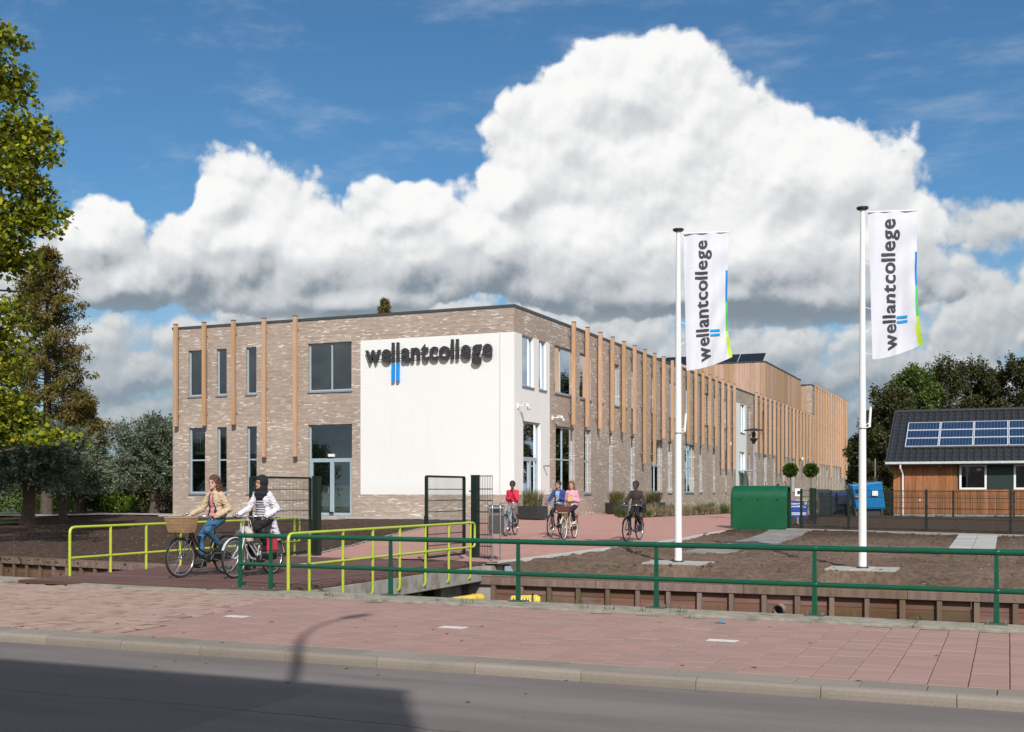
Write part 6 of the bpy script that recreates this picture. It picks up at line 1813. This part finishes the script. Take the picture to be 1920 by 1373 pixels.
# four riders on the plaza
def spot(x, y): return (x, y, gz(y) + .004)
Lp = spot(-13.87, 32.60)
bicycle('bright blue town bicycle behind the litter bin', Lp, HD + .12, paint_blue, kind='omafiets', crank=DOWN - .4, guard_mat=M_black)
rider('boy in a bright red jacket and grey trousers riding behind the litter bin', Lp, HD + .12, SK3, [dict(name='jacket', mt=M_red, e=.028, low=1.04)], M_greyc, M_shoeb, ('short', M_hairb), {'R': 'fold', 'L': 'chin'}, .014, head_yaw=R(15), crank=DOWN - .4, female=False)
Lp = spot(-12.40, 32.70)
bicycle('dark bicycle with a brown wicker basket, half hidden behind the cream one', Lp, HD + .05, paint_black, kind='sport', crank=DOWN + 1.2, lamp=False)
rider('boy in navy jacket over pale blue shirt, riding just left of the girl in pink', Lp, HD + .05, SK2,
    [dict(name='shirt', mt=M_blues, e=.012, sleeves=False), dict(name='jacket', mt=M_bluej, e=.030, post=open_front(lambda z: .07), neckline=False)], M_blackc, M_shoeb, ('short', M_hairb), {'R': 'bar', 'L': 'fold'}, .014, head_yaw=R(-20), crank=DOWN + 1.2, female=False)
Lp = spot(-11.51, 31.42)
bicycle('cream bicycle with white rear guard and dark wicker basket on a front rack', Lp, HD + .06, paint_cream, rim_mat=M_white, kind='double', basket=(M_wickd, .84, .30, .42, .17), crank=DOWN - .2, lamp=False)
rider('girl in pale pink jumper and black trousers riding the cream bicycle', Lp, HD + .06, SK1, [dict(name='jumper', mt=M_ppink, e=.030, low=1.0)], M_blackc, M_shoew, ('long', M_hair2), {'R': 'fold', 'L': 'fold'}, .014, head_yaw=R(10), crank=DOWN - .2)
t = thing('held_snack', 'yellow paper packet held by the girl in pink', 'packet', (-11.47, 30.97, gz(31) + 1.13), HD)
m = MB(); m.add([(-.03,-.07,-.04),(.03,-.07,-.05),(.03,.07,-.05),(-.03,.07,-.04),(-.02,-.08,.08),(.035,-.08,.07),(.035,.08,.08),(-.02,.07,.09)],[(3,2,1,0),(4,5,6,7),(0,1,5,4),(1,2,6,5),(2,3,7,6),(3,0,4,7)]); m.build('packet', mat('yellow_paper', (.62,.50,.16,1), .7), t, bevel=.01)
Lp = spot(-9.49, 31.18)
bicycle('black bicycle of the lone rider in front of the plant bed', Lp, HD - .05, paint_black, kind='sport', crank=DOWN + .8, pannier=None)
rider('man in dark brown jacket and black trousers riding alone in front of the plant bed', Lp, HD - .05, SK3, [dict(name='jacket', mt=M_brownc, e=.032, low=1.02)], M_blackc, M_shoeb, ('short', M_hairb), {'R': 'bar', 'L': 'bar'}, .014, head_yaw=R(-30), crank=DOWN + .8, female=False)
t = thing('shoulder_bag', 'black shoulder bag carried behind the hip of the lone cyclist', 'bag', (-9.31, 30.93, gz(31) + .78), HD)
m = MB(); m.box(-.15, -.06, 0, .15, .06, .26); m.build('body', M_blackc, t, bevel=.03); MB().tube([(-.12,0,.24),(-.1,-.05,.4),(-.02,-.16,.62)], .012, 6).build('strap', M_black, t)

for o in list(COL.objects):
    if o.parent is None and o.get('category') in ('person', 'bicycle') and o.location.y > 25: o.scale = (.915, .915, .915)
# two or three people standing far off by the small trees
def stander(label, x, y, rz, top, trousers, hair_m, sk, h=1.0):
    t = thing('person', label, 'person', (x, y, gz(y)), rz); v = .022
    m = MB(); egg(m, (0,0,1.62*h), .095, .078, .12, n=12); pill(m, (0,0,1.38*h), (0,0,1.55*h), .05, .045); egg(m, (0,0,1.27*h), .11, .17, .19, n=12); egg(m, (0,0,1.02*h), .11, .155, .15, n=12)
    for s in (-1, 1):
        pill(m, (0,.09*s,.95*h), (.02,.10*s,.50*h), .085, .055); pill(m, (.02,.10*s,.50*h), (0,.11*s,.09*h), .055, .038); pill(m, (-.03,.11*s,.05), (.13,.12*s,.04), .04, .035)
        pill(m, (0,.19*s,1.40*h), (-.02,.24*s,1.13*h), .048, .04); pill(m, (-.02,.24*s,1.13*h), (.12,.18*s,.98*h), .038, .028); pill(m, (.12,.18*s,.98*h), (.19,.15*s,.96*h), .032, .026)
    fuse(m, 'body', sk, v, 2, t)
    m = MB(); egg(m, (0,0,1.27*h), .135, .195, .20, n=12); egg(m, (0,0,1.02*h), .135, .18, .14, n=12)
    for s in (-1, 1): pill(m, (0,.19*s,1.40*h), (-.02,.24*s,1.13*h), .062, .054); pill(m, (-.02,.24*s,1.13*h), (.09,.19*s,1.0*h), .052, .044)
    fuse(m, 'jacket', top, v, 2, t)
    m = MB(); egg(m, (0,0,.94*h), .125, .168, .12, n=12)
    for s in (-1, 1): pill(m, (0,.09*s,.93*h), (.02,.10*s,.50*h), .10, .07); pill(m, (.02,.10*s,.50*h), (0,.11*s,.12*h), .068, .052)
    fuse(m, 'trousers', trousers, v, 2, t)
    m = MB(); egg(m, (-.03,0,1.66*h), .10, .088, .11, n=12); pill(m, (-.07,0,1.6*h), (-.09,0,1.40*h), .06, .04); fuse(m, 'hair', hair_m, v, 1, t)
    return t
stander('woman in dark clothes and red hair standing far off below the second round tree', -13.9, 79.0, R(200), M_blackc, M_blackc, mat('red_hair', (.25,.05,.03,1), .6), SK1)
stander('person in grey jacket standing far off below the first round tree', -14.9, 78.0, R(-60), cloth('grey_jacket', (.14,.13,.12,1)), M_blackc, M_hairb, SK1, .98)
stander('child-sized person in dark green standing between the two distant adults', -14.2, 78.3, R(90), cloth('dark_green_cloth', (.03,.06,.03,1)), M_greyc, M_hairb, SK3, .9)
# ------------------------------------------------------------------ vegetation
def leaves(P, size, mt, name, parent, normal_bias=None, seed=0, aspect=.55, fold=.25, droop=0.0, dirs=None):
    """one small bent leaf (two triangles a side) at each point"""
    r = np.random.default_rng(seed); n = len(P); P = np.asarray(P, float)
    d = r.normal(size=(n, 3)) if dirs is None else np.asarray(dirs) + r.normal(size=(n, 3)) * .35
    d[:, 2] -= droop; d /= np.linalg.norm(d, axis=1, keepdims=True) + 1e-9
    u = r.normal(size=(n, 3)); 
    if normal_bias is not None: u += np.asarray(normal_bias) * 1.2
    s = np.cross(d, u); s /= np.linalg.norm(s, axis=1, keepdims=True) + 1e-9
    nn = np.cross(s, d)
    L = size * r.uniform(.6, 1.25, n)[:, None]; w = L * aspect
    a = P; b = P + d * L * .5 + s * w * .5 + nn * L * fold * .3; c = P + d * L; e = P + d * L * .5 - s * w * .5 + nn * L * fold * .3
    V = np.stack([a, b, c, e], 1).reshape(-1, 3)
    me = bpy.data.meshes.new(name); me.vertices.add(4*n); me.vertices.foreach_set('co', V.ravel())
    me.loops.add(4*n); me.loops.foreach_set('vertex_index', np.arange(4*n, dtype=np.int32))
    me.polygons.add(n); me.polygons.foreach_set('loop_start', np.arange(n, dtype=np.int32)*4); me.polygons.foreach_set('loop_total', np.full(n, 4, dtype=np.int32))
    me.materials.append(mt); me.update(calc_edges=True)
    return link(name, me, parent)
def clumps(centres, n, r_):
    """points gathered in clumps: centres with radii"""
    out = []
    for (c, rad, k) in centres:
        q = r_.normal(size=(k, 3)); q /= np.linalg.norm(q, axis=1, keepdims=True); q *= (r_.uniform(0, 1, (k, 1)) ** .45)
        out.append(np.asarray(c) + q * np.asarray(rad))
    return np.concatenate(out)
def limb_tree(m, base, top, r0, rg, limbs, spread, up=.5, n=8):
    m.tube([base, tuple(Vector(base).lerp(Vector(top), .5) + Vector((rg.uniform(-.1,.1), rg.uniform(-.1,.1), 0))), top], [r0, r0*.65, r0*.22], n)
    tips = []
    for i in range(limbs):
        f = rg.uniform(.25, .95); p = Vector(base).lerp(Vector(top), f); a = rg.uniform(0, 2*math.pi); L = spread * rg.uniform(.6, 1.0) * (1.15 - f*.6)
        q = p + Vector((math.cos(a)*L, math.sin(a)*L, L*up)); mid = p.lerp(q, .5) + Vector((0,0,L*.08))
        m.tube([p, mid, q], [r0*.32*(1.1-f), r0*.2*(1.1-f), r0*.06], 5); tips.append(q); tips.append(mid)
    return tips
M_leafL = leaf_mat('broad_leaf_autumn', [(.055,.085,.008,1), (.115,.155,.012,1), (.24,.27,.016,1), (.50,.45,.025,1)], trans=.35)
M_leafC = leaf_mat('larch_needles', [(.085,.075,.016,1), (.17,.105,.028,1), (.20,.155,.035,1), (.11,.12,.024,1)], trans=.2)
M_leafC2 = leaf_mat('larch_needles_yellow', [(.10,.11,.018,1), (.17,.15,.022,1), (.08,.09,.016,1), (.20,.15,.03,1)], trans=.25)
M_leafW = leaf_mat('willow_leaves', [(.075,.105,.055,1), (.12,.155,.09,1), (.20,.235,.165,1), (.085,.11,.06,1)], trans=.15)
M_leafD = leaf_mat('dark_tree_leaves', [(.030,.038,.014,1), (.055,.062,.020,1), (.090,.082,.028,1), (.040,.048,.016,1)], trans=.15)
M_leafH = leaf_mat('hedge_leaves', [(.045,.075,.016,1), (.08,.13,.024,1), (.14,.19,.035,1), (.045,.07,.016,1)])
M_leafG = leaf_mat('bright_shrub_leaves', [(.07,.13,.015,1), (.13,.20,.02,1), (.20,.26,.03,1)])
M_leafR = leaf_mat('reddish_shrub_leaves', [(.12,.035,.02,1), (.09,.05,.02,1), (.16,.06,.03,1)])
def pos_at(px, d, z=None):
    l = (px - 960) / FPX * d; return C_*l - S_*d, S_*l + C_*d
# near broad-leaved tree reaching in from the left
tx, ty = pos_at(-150, 31)
NTR = thing('broadleaf_tree', 'tall broad-leaved tree with yellowing green leaves reaching in from the left edge', 'tree', (tx, ty, 0))
rg = random.Random(3); m = MB(); tips = limb_tree(m, (0,0,-.3), (.2,0,15.5), .30, rg, 46, 3.6, .25); m.build('trunk', M_bark, NTR, smooth=True)
def local_at(px, py, d):
    x, y = pos_at(px, d); z = EYE + (HOR - py) / FPX * d; return np.array((x - tx, y - ty, z))
r_ = np.random.default_rng(11); C = []
def blob(px, py, rx, ry, k, dd=0.0, d=31):
    s = d / FPX; C.append((local_at(px, py, d + dd), (rx*s, .9, ry*s), k))
edge = [(12,70,26,22,260),(-35,100,50,45,400),(22,140,34,26,300),(5,165,50,24,420),(30,185,24,14,150),(-70,200,50,30,300),
        (20,245,46,30,500),(70,240,30,26,260),(62,285,40,26,380),(85,262,18,18,110),(0,300,70,50,800),(40,330,42,32,420),(60,355,26,18,180),
        (30,400,60,36,620),(88,392,26,22,220),(70,425,36,22,280),(100,408,16,12,80),(0,430,60,40,600),(20,470,46,30,420),(40,495,28,16,170),(0,500,50,24,300),
        (-60,350,70,140,1500),(-90,100,60,90,800),(0,578,28,26,300),(-40,620,50,60,800),(20,600,22,24,170),(0,655,34,44,460),(-10,710,40,50,560),(36,690,18,16,90),(12,760,40,34,420),
        (45,790,34,20,260),(30,815,44,16,280),(95,812,30,12,120),(68,826,34,10,110),(130,826,18,8,40),(-10,790,50,50,600)]
for (a, b, c, e, k) in edge: blob(a, b, c, e, int(k*1.05), rg.uniform(-.5, .5))
for _ in range(26): blob(rg.uniform(-420, -90), rg.uniform(-250, 800), 70, 60, 420, rg.uniform(-2.5, 2.5))
for tp in tips[::2]: C.append((np.array(tp), (.5,.5,.4), 60))
m = MB()
for (c, rad, k) in C[:len(edge)]:
    m.tube([(.1, 0, max(2.0, c[2] - 1.2)), tuple(np.array((c[0]*.5, c[1]*.5, c[2] - .3))), tuple(c)], [.05, .03, .008], 5)
m.build('branches', M_bark, NTR)
P = clumps(C, 0, r_); leaves(P, .15, M_leafL, 'crown', NTR, normal_bias=(0,-.3,1), seed=5, aspect=.95)

# brown-green conifer behind it
def conifer(px, d, py_top, label, half_px, seed, name='swamp_cypress'):
    x, y = pos_at(px, d); g0 = gz(y); top = EYE + (HOR - py_top) / FPX * d - g0
    t = thing(name, label, 'tree', (x, y, g0)); rr = random.Random(seed); m = MB()
    m.tube([(0,0,-.1), (.03,0,top*.5), (0,0,top)], [.30,.16,.02], 8); A1, A2 = [], []; s = d / FPX
    n = 210
    for i in range(n):
        f = (i / n) ** .9; z = top * (.16 + .84 * f); rad = half_px * s * (1 - f) ** .62 * rr.uniform(.6, 1.1) + .15
        a = rr.uniform(0, 2*math.pi); dx, dy = math.cos(a), math.sin(a); rise = rad * (.35 if f > .6 else .1)
        tip = (dx*rad, dy*rad, z + rise); m.tube([(0,0,z), (dx*rad*.5, dy*rad*.5, z + rise*.7), tip], [.035*(1.1-f), .02*(1.1-f), .004], 4, cap=False)
        for q in range(5):
            g = .35 + .65 * q / 4; c = np.array((dx*rad*g, dy*rad*g, z + rise*g - .1 - .1*g)); 
            (A2 if (rr.random() < .35 * (1 - f) + .05) else A1).append((c, (.30*(1.15-f*.6), .30*(1.15-f*.6), .24), int(52 * (1.1 - f*.55))))
    m.build('trunk', M_bark, t); r2 = np.random.default_rng(seed)
    leaves(clumps(A1, 0, r2), .20, M_leafC, 'crown', t, seed=seed, aspect=.30, droop=.7); leaves(clumps(A2, 0, r2), .20, M_leafC2, 'crown', t, seed=seed+1, aspect=.32, droop=.5)
    return t
conifer(88, 57, 462, 'tall tapering brown-green conifer with bare upper branches behind the willows', 135, 4)
conifer(720, 88, 560, 'lone conifer top showing above the school roof', 40, 9)
conifer(150, 60, 735, 'lower bushy brown-green conifer beside the tall one', 62, 14)

# pollard willows
def willow(px, py_base, py_top, half_px, trunk_px, label, seed):
    g0 = 0; 
    d = 50.0
    for _ in range(20):
        x, y = pos_at(px, d); g0 = gz(y); d = .5*d + .5*(EYE - g0) * FPX / (py_base - HOR)
    x, y = pos_at(px, d); s = d / FPX; top = (py_base - py_top) * s; tr = trunk_px * s / 2
    t = thing('pollard_willow', label, 'tree', (x, y, g0), 0, group='pollard willows left of the school')
    rr = random.Random(seed); m = MB(); hz = 2.0
    m.tube([(0,0,-.1),(.0,0,.3),(.08,0,1.0),(.02,.02,1.6),(0,0,hz),(0,0,hz+.35)], [tr*1.5,tr*1.15,tr,tr*1.05,tr*1.5,tr*.9], 12)
    for i in range(7):
        a = rr.uniform(0, 6.28); m.ball((math.cos(a)*tr*1.2, math.sin(a)*tr*1.2, hz + rr.uniform(-.2,.25)), tr*.55, n=8)
    P, D = [], []
    for i in range(300):
        a = rr.uniform(0, 6.28); el = rr.uniform(-.35, 1.5); L = (top - hz) * rr.uniform(.6, 1.06) if el > .9 else half_px * s * rr.uniform(.65, 1.1)
        L = (top - hz) * (math.sin(max(el, 0)) ** 1) * rr.uniform(.8, 1.05) + half_px * s * math.cos(el) * rr.uniform(.5, 1.0)
        L = min(L, math.hypot((top-hz)*math.sin(max(el,.0)), half_px*s*math.cos(el)) * rr.uniform(.82, 1.05))
        d0 = Vector((math.cos(a)*math.cos(el), math.sin(a)*math.cos(el), math.sin(el))); p0 = Vector((d0.x*tr, d0.y*tr, hz + .1)); pts = []
        for k in range(5):
            f = k/4; sag = -.30 * math.cos(el) * f*f * L * .7 if el < .7 else .0; pts.append(p0 + d0 * L * f + Vector((0,0,sag)) + Vector((rr.uniform(-.06,.06), rr.uniform(-.06,.06), 0)) * f)
        if i % 2 == 0: m.tube(pts, [.022,.018,.013,.009,.004], 4, cap=False)
        for k in range(70):
            f = rr.uniform(.12, 1.0) ** .8; j = min(3, int(f*4)); q = pts[j].lerp(pts[j+1], f*4 - j)
            P.append(tuple(q + Vector((rr.gauss(0,.09), rr.gauss(0,.09), rr.gauss(0,.09))))); D.append(tuple(d0 * .5 + Vector((rr.uniform(-.7,.7), rr.uniform(-.7,.7), rr.uniform(-.5,.5)))))
    m.build('trunk', M_bark, t, smooth=True); leaves(P, .20, M_leafW, 'crown', t, seed=seed, aspect=.36, dirs=D)
    return t
willow(52, 984, 800, 112, 23, 'pollard willow with the thickest trunk, nearest the lawn at the left edge', 21)
willow(118, 975, 812, 105, 13, 'middle pollard willow with a thin trunk under the conifer', 22)
willow(290, 964, 778, 95, 16, 'pollard willow standing against the left end of the school', 23)
willow(-80, 975, 800, 100, 18, 'pollard willow at the far left, mostly outside the view', 24)

# hedge and shrubs behind the bare soil on the left
def bush(x, y, rx, ry, h, mt, label, seed, name='shrub', size=.11, k=2600, group=None, cat='shrub'):
    t = thing(name, label, cat, (x, y, gz(y)), 0, group); r2 = np.random.default_rng(seed); rr = random.Random(seed); C = []
    for _ in range(26):
        a, q = rr.uniform(0, 6.28), math.sqrt(rr.random()); z = h * rr.uniform(.15, .85) * (1 - .35*q); C.append((np.array((rx*q*math.cos(a)*.8, ry*q*math.sin(a)*.8, z)), (rx*.32, ry*.32, h*.24), k // 26))
    m = MB()
    for i in range(9):
        a = rr.uniform(0, 6.28); m.tube([(0,0,0), (rx*.5*math.cos(a), ry*.5*math.sin(a), h*.6)], [.02,.006], 4, cap=False)
    m.build('stems', M_bark, t); leaves(clumps(C, 0, r2), size, mt, 'foliage', t, seed=seed, aspect=.6); return t
bl = [(-52,50,3.4,2,2.2,M_leafH,'dark green shrub mass behind the first willow'), (-47.5,48.5,2.6,1.6,1.3,M_leafG,'low bright green shrub between the two left willow trunks'), (-44.5,50.5,2.6,1.8,2.4,M_leafD,'dark shrub behind the middle willow'),
      (-43.2,47.5,1.7,1.3,1.25,M_leafG,'yellow-green leafy shrub right of the thin willow trunk'), (-42.5,54,2.4,1.8,3.0,M_leafR,'reddish brown shrub behind the hedge'), (-40.2,50.0,2.2,1.6,1.7,M_leafD,'dark shrub left of the willow by the school'),
      (-38.6,53.5,2.0,1.4,1.8,M_leafG,'sunlit yellow-green shrub behind the willow by the school'), (-37.0,50.5,1.5,1.0,1.1,M_leafG,'clipped bright green hedge beside the school wall'), (-40.6,57,3.5,2,3.4,M_leafD,'tall dark shrubbery filling the gap behind the willows'),
      (-47,56,4.2,2,4.2,M_leafD,'tall dark shrubbery below the conifer'), (-55,57,5,2.5,4.5,M_leafH,'tall green shrubbery at the far left'), (-36.3,57,3,2,3.2,M_leafD,'dark shrubbery beside the green shed')]
for i, (x, y, rx, ry, h, mt, lb) in enumerate(bl): bush(x, y, rx, ry, h, mt, lb, 40 + i, k=7000 if h > 2 else 4000, size=.17 if h > 2 else .12)
t = thing('garden_shed', 'dark green shed corner with white post glimpsed behind the willow', 'shed', (-39.4, 60, .38), 0)
MB().box(.4, 0, 0, 5, 3, 3.0).build('wall', mat('shed_green', (.015,.06,.05,1), .6), t); MB().box(.28, -.1, 0, .42, .0, 3.0).build('corner_post', M_white, t); MB().box(.1, -.3, 3.0, 5.3, 3.3, 3.15).build('roof', M_roof, t)
# the dark wood on the right, tree by tree
def crown_tree(x, y, h, rad, label, seed, mt=M_leafD, k=26000, size=.23, name='dark_tree', group='dark trees behind the timber house', low=.12):
    t = thing(name, label, 'tree', (x, y, .3), 0, group); rr = random.Random(seed); m = MB(); tips = limb_tree(m, (0,0,-.2), (rr.uniform(-.3,.3), 0, h*.92), .24, rr, 30, rad*.95, .45); m.build('trunk', M_bark, t, smooth=True)
    C = []; n = 90
    for i in range(n):
        f = rr.uniform(low, 1.0); w = rad * (math.sin(math.pi * min(1, (f - low)/(1-low) * .86 + .14)) ** .6) ; a = rr.uniform(0, 6.28); q = math.sqrt(rr.uniform(.15, 1)); s = rr.uniform(.55, 1.25) * rad * .26
        C.append((np.array((w*q*math.cos(a), w*q*math.sin(a), h*f)), (s, s, s*.9), k // n))
    for i in range(16):
        a = rr.uniform(0, 6.28); C.append((np.array((rad*.5*math.cos(a)*rr.random(), rad*.5*math.sin(a), h * rr.uniform(.9, 1.04))), (.35,.35,.7), 60))
    leaves(clumps(C, 0, np.random.default_rng(seed)), size, mt, 'crown', t, seed=seed, aspect=.6, normal_bias=(0,0,1)); return t
for i, (px, d, pyt, rad, mt, lb) in enumerate([
    (1672, 84, 735, 2.6, M_leafD, 'lowest dark tree at the left end of the wood, beside the right flagpole'),
    (1712, 88, 700, 2.8, M_leafH, 'green-brown tree above the left end of the timber house roof'),
    (1768, 90, 688, 3.1, M_leafD, 'rounded dark tree above the first solar panel column'),
    (1822, 92, 690, 3.0, M_leafD, 'dark tree above the middle solar panel columns'),
    (1862, 96, 712, 2.6, M_leafD, 'lower dark tree in the dip of the wood skyline'),
    (1908, 92, 684, 3.0, M_leafD, 'tall dark tree at the right edge of the photo'),
    (1965, 92, 690, 3.2, M_leafD, 'dark tree just beyond the right edge'),
    (1640, 92, 800, 2.2, M_leafD, 'small dark tree low at the left foot of the wood')]):
    x, y = pos_at(px, d); h = EYE + (HOR - pyt) / FPX * d - .3; crown_tree(x, y, h, rad, lb, 60 + i, mt)
x, y = pos_at(1600, 175); crown_tree(x, y, EYE + 80/FPX*175, 4, 'distant dark tree behind the far end of the school', 80, k=6000, size=.5)
x, y = pos_at(1645, 62); bush(x, y, 2.2, 1.2, 1.9, M_leafG, 'pale green clipped shrubs behind the blue container', 81, k=3500)
# masts near the shrubs
t = thing('thin_mast', 'thin pale mast rising behind the blue container', 'mast', (*pos_at(1641, 60), .38)); MB().tube([(0,0,0),(0,0,2.8)], .035, 8).build('mast', M_steel, t)
# two clipped round trees on stems
def lollipop(px, d, label, seed):
    x, y = pos_at(px, d); t = thing('standard_tree', label, 'tree', (x, y, .38), 0, group='small clipped round-headed trees'); MB().tube([(0,0,0),(.01,0,1.2),(0,0,2.0)], .022, 6).build('trunk', M_bark, t)
    q = np.random.default_rng(seed).normal(size=(1900, 3)); q /= np.linalg.norm(q, axis=1, keepdims=True); q *= np.random.default_rng(seed+1).uniform(.0, 1.0, (1900, 1)) ** .4; q *= (.34,.34,.30); q[:, 2] += 2.15
    leaves(q, .10, leaf_mat('standard_leaves', [(.03,.07,.01,1),(.06,.12,.015,1),(.10,.16,.02,1)]) if 'standard_leaves' not in bpy.data.materials else bpy.data.materials['standard_leaves'], 'crown', t, seed=seed, aspect=.6)
lollipop(1482, 57, 'left one of the two small round clipped trees on thin stems', 90); lollipop(1520.5, 57.6, 'right one of the two small round clipped trees on thin stems', 92)
# planting along the long front: separate tufts
M_tuft = leaf_mat('tuft_leaves', [(.12,.14,.05,1), (.26,.23,.12,1), (.42,.34,.22,1), (.46,.28,.22,1)]); M_tuft2 = leaf_mat('tuft_green', [(.05,.09,.02,1), (.10,.14,.03,1), (.16,.18,.05,1)])
rr = random.Random(5); tm = [blades(150, 0, 0, .22, .22, .95, .45, .016, s) for s in (1,2,3)]; tmm = [b.mesh('blades', M_tuft if i else M_tuft2) for i, b in enumerate(tm)]
def front(y): return -14.4 + (y - 46) * .155
BED = [(-15.6, 47.4), (-14.45, 46.1), (-12.65, 57.5), (-9.55, 80), (-18.4, 80), (-18.4, 59.3)]
kinds = ['pale dry ornamental tuft', 'low green leafy tuft', 'reddish seeded tuft']
i = 0; y = 46.6
while y < 76:
    for j in range(3 if y > 49 else 1):
        x = front(y) - .35 - j * .75 + rr.uniform(-.2, .2)
        if x < -18.2: continue
        s = rr.uniform(.42, .80) * (.8 if j == 0 else 1.0); k = rr.randrange(3)
        t = thing('grass_tuft', ('%s tuft, %s row of the wall bed, %s' % ('green' if k == 0 else 'pale dry', ('front', 'middle', 'back')[j], 'near end by the lone cyclist' if y < 56 else 'midway' if y < 66 else 'far end by the shelter')), 'plant', (x, y + rr.uniform(-.2,.2), gz(y)), rr.uniform(0, 6.28), 'grass tufts in the bed along the brick wall'); t.scale = (s, s, s)
        link('blades', tmm[k], t); i += 1
    y += .62
# weeds along the concrete beam and loose stones on the soil
m = MB()
for _ in range(500):
    x = rr.uniform(-30, 4); y = rr.uniform(22.8, 37)
    if inpoly(x, y, PLAZA) or inpoly(x, y, PATH_A) or inpoly(x, y, PATH_B) or -15.8 < x < -9.4 and y < 24: continue
    s = rr.uniform(.008, .024); m.ball((x, y, soil_z(x, y) + s*.2), s, n=5, ry=s*rr.uniform(.6,1), rz=s*.6)
o = m.build('soil_stones', mat('loose_stone', (.33,.28,.23,1), .9, var=.4, nscale=3)); stuff(o, 'small pale stones and clods strewn over the bare soil', 'stones')
m = MB()
for _ in range(6500):
    x = rr.uniform(-30, 4); y = rr.uniform(22.7, 37)
    if inpoly(x, y, PLAZA) or inpoly(x, y, PATH_A) or inpoly(x, y, PATH_B) or -15.8 < x < -9.4 and y < 24: continue
    s = rr.uniform(.014, .045) * (1.9 if rr.random() < .06 else 1); m.ball((x, y, soil_z(x, y) + s*.1), s, n=5, ry=s*rr.uniform(.6,1), rz=s*.7)
o = m.build('soil_clods', M_soil); stuff(o, 'dark crumbly clods scattered over the bare soil', 'soil clods')
wd = blades(260, 0, 0, 1, .03, .07, .06, .004, 9); V = wd.v
m = MB()
for _ in range(50):
    x = rr.uniform(-10, 3); y = yf(x) + rr.choice((.02, .5, .75)); n = rr.randrange(5, 14)
    b = blades(n, x, y, .10, .02, .09, .06, .005, rr.randrange(9999)); m.add([(p[0], p[1], p[2] + .04) for p in b.v], b.f)
for _ in range(160):
    x = rr.uniform(-30, 4); y = rr.choice((rr.uniform(22.6, 24), rr.uniform(24, 37)))
    if inpoly(x, y, PLAZA) or inpoly(x, y, PATH_A) or inpoly(x, y, PATH_B) or -15.8 < x < -9.4 and y < 24: continue
    b = blades(rr.randrange(6, 16), x, y, .07, .07, rr.uniform(.05, .14), .09, .007, rr.randrange(9999)); zz = soil_z(x, y); m.add([(p[0], p[1], p[2] + zz) for p in b.v], b.f)
o = m.build('beam_weeds', M_tuft2); stuff(o, 'tiny dry weeds in the joints of the concrete beam', 'weeds')
m = MB()
for _ in range(70):
    x = rr.uniform(-14, 1); y = rr.uniform(8.0, 13.6); z = .003 if y > 9.47 else -.088
    a = rr.uniform(0, 6.28); s = rr.uniform(.015, .04); c, s_ = math.cos(a)*s, math.sin(a)*s
    m.add([(x - c, y - s_, z), (x + s_*.5, y - c*.5, z + .006), (x + c, y + s_, z + .002), (x - s_*.5, y + c*.5, z + .008)], [(0,1,2,3)])
o = m.build('fallen_leaves', leaf_mat('fallen_leaf', [(.22,.10,.03,1), (.30,.22,.06,1), (.12,.06,.03,1)])); stuff(o, 'a few small fallen leaves on pavement and road', 'fallen leaves')
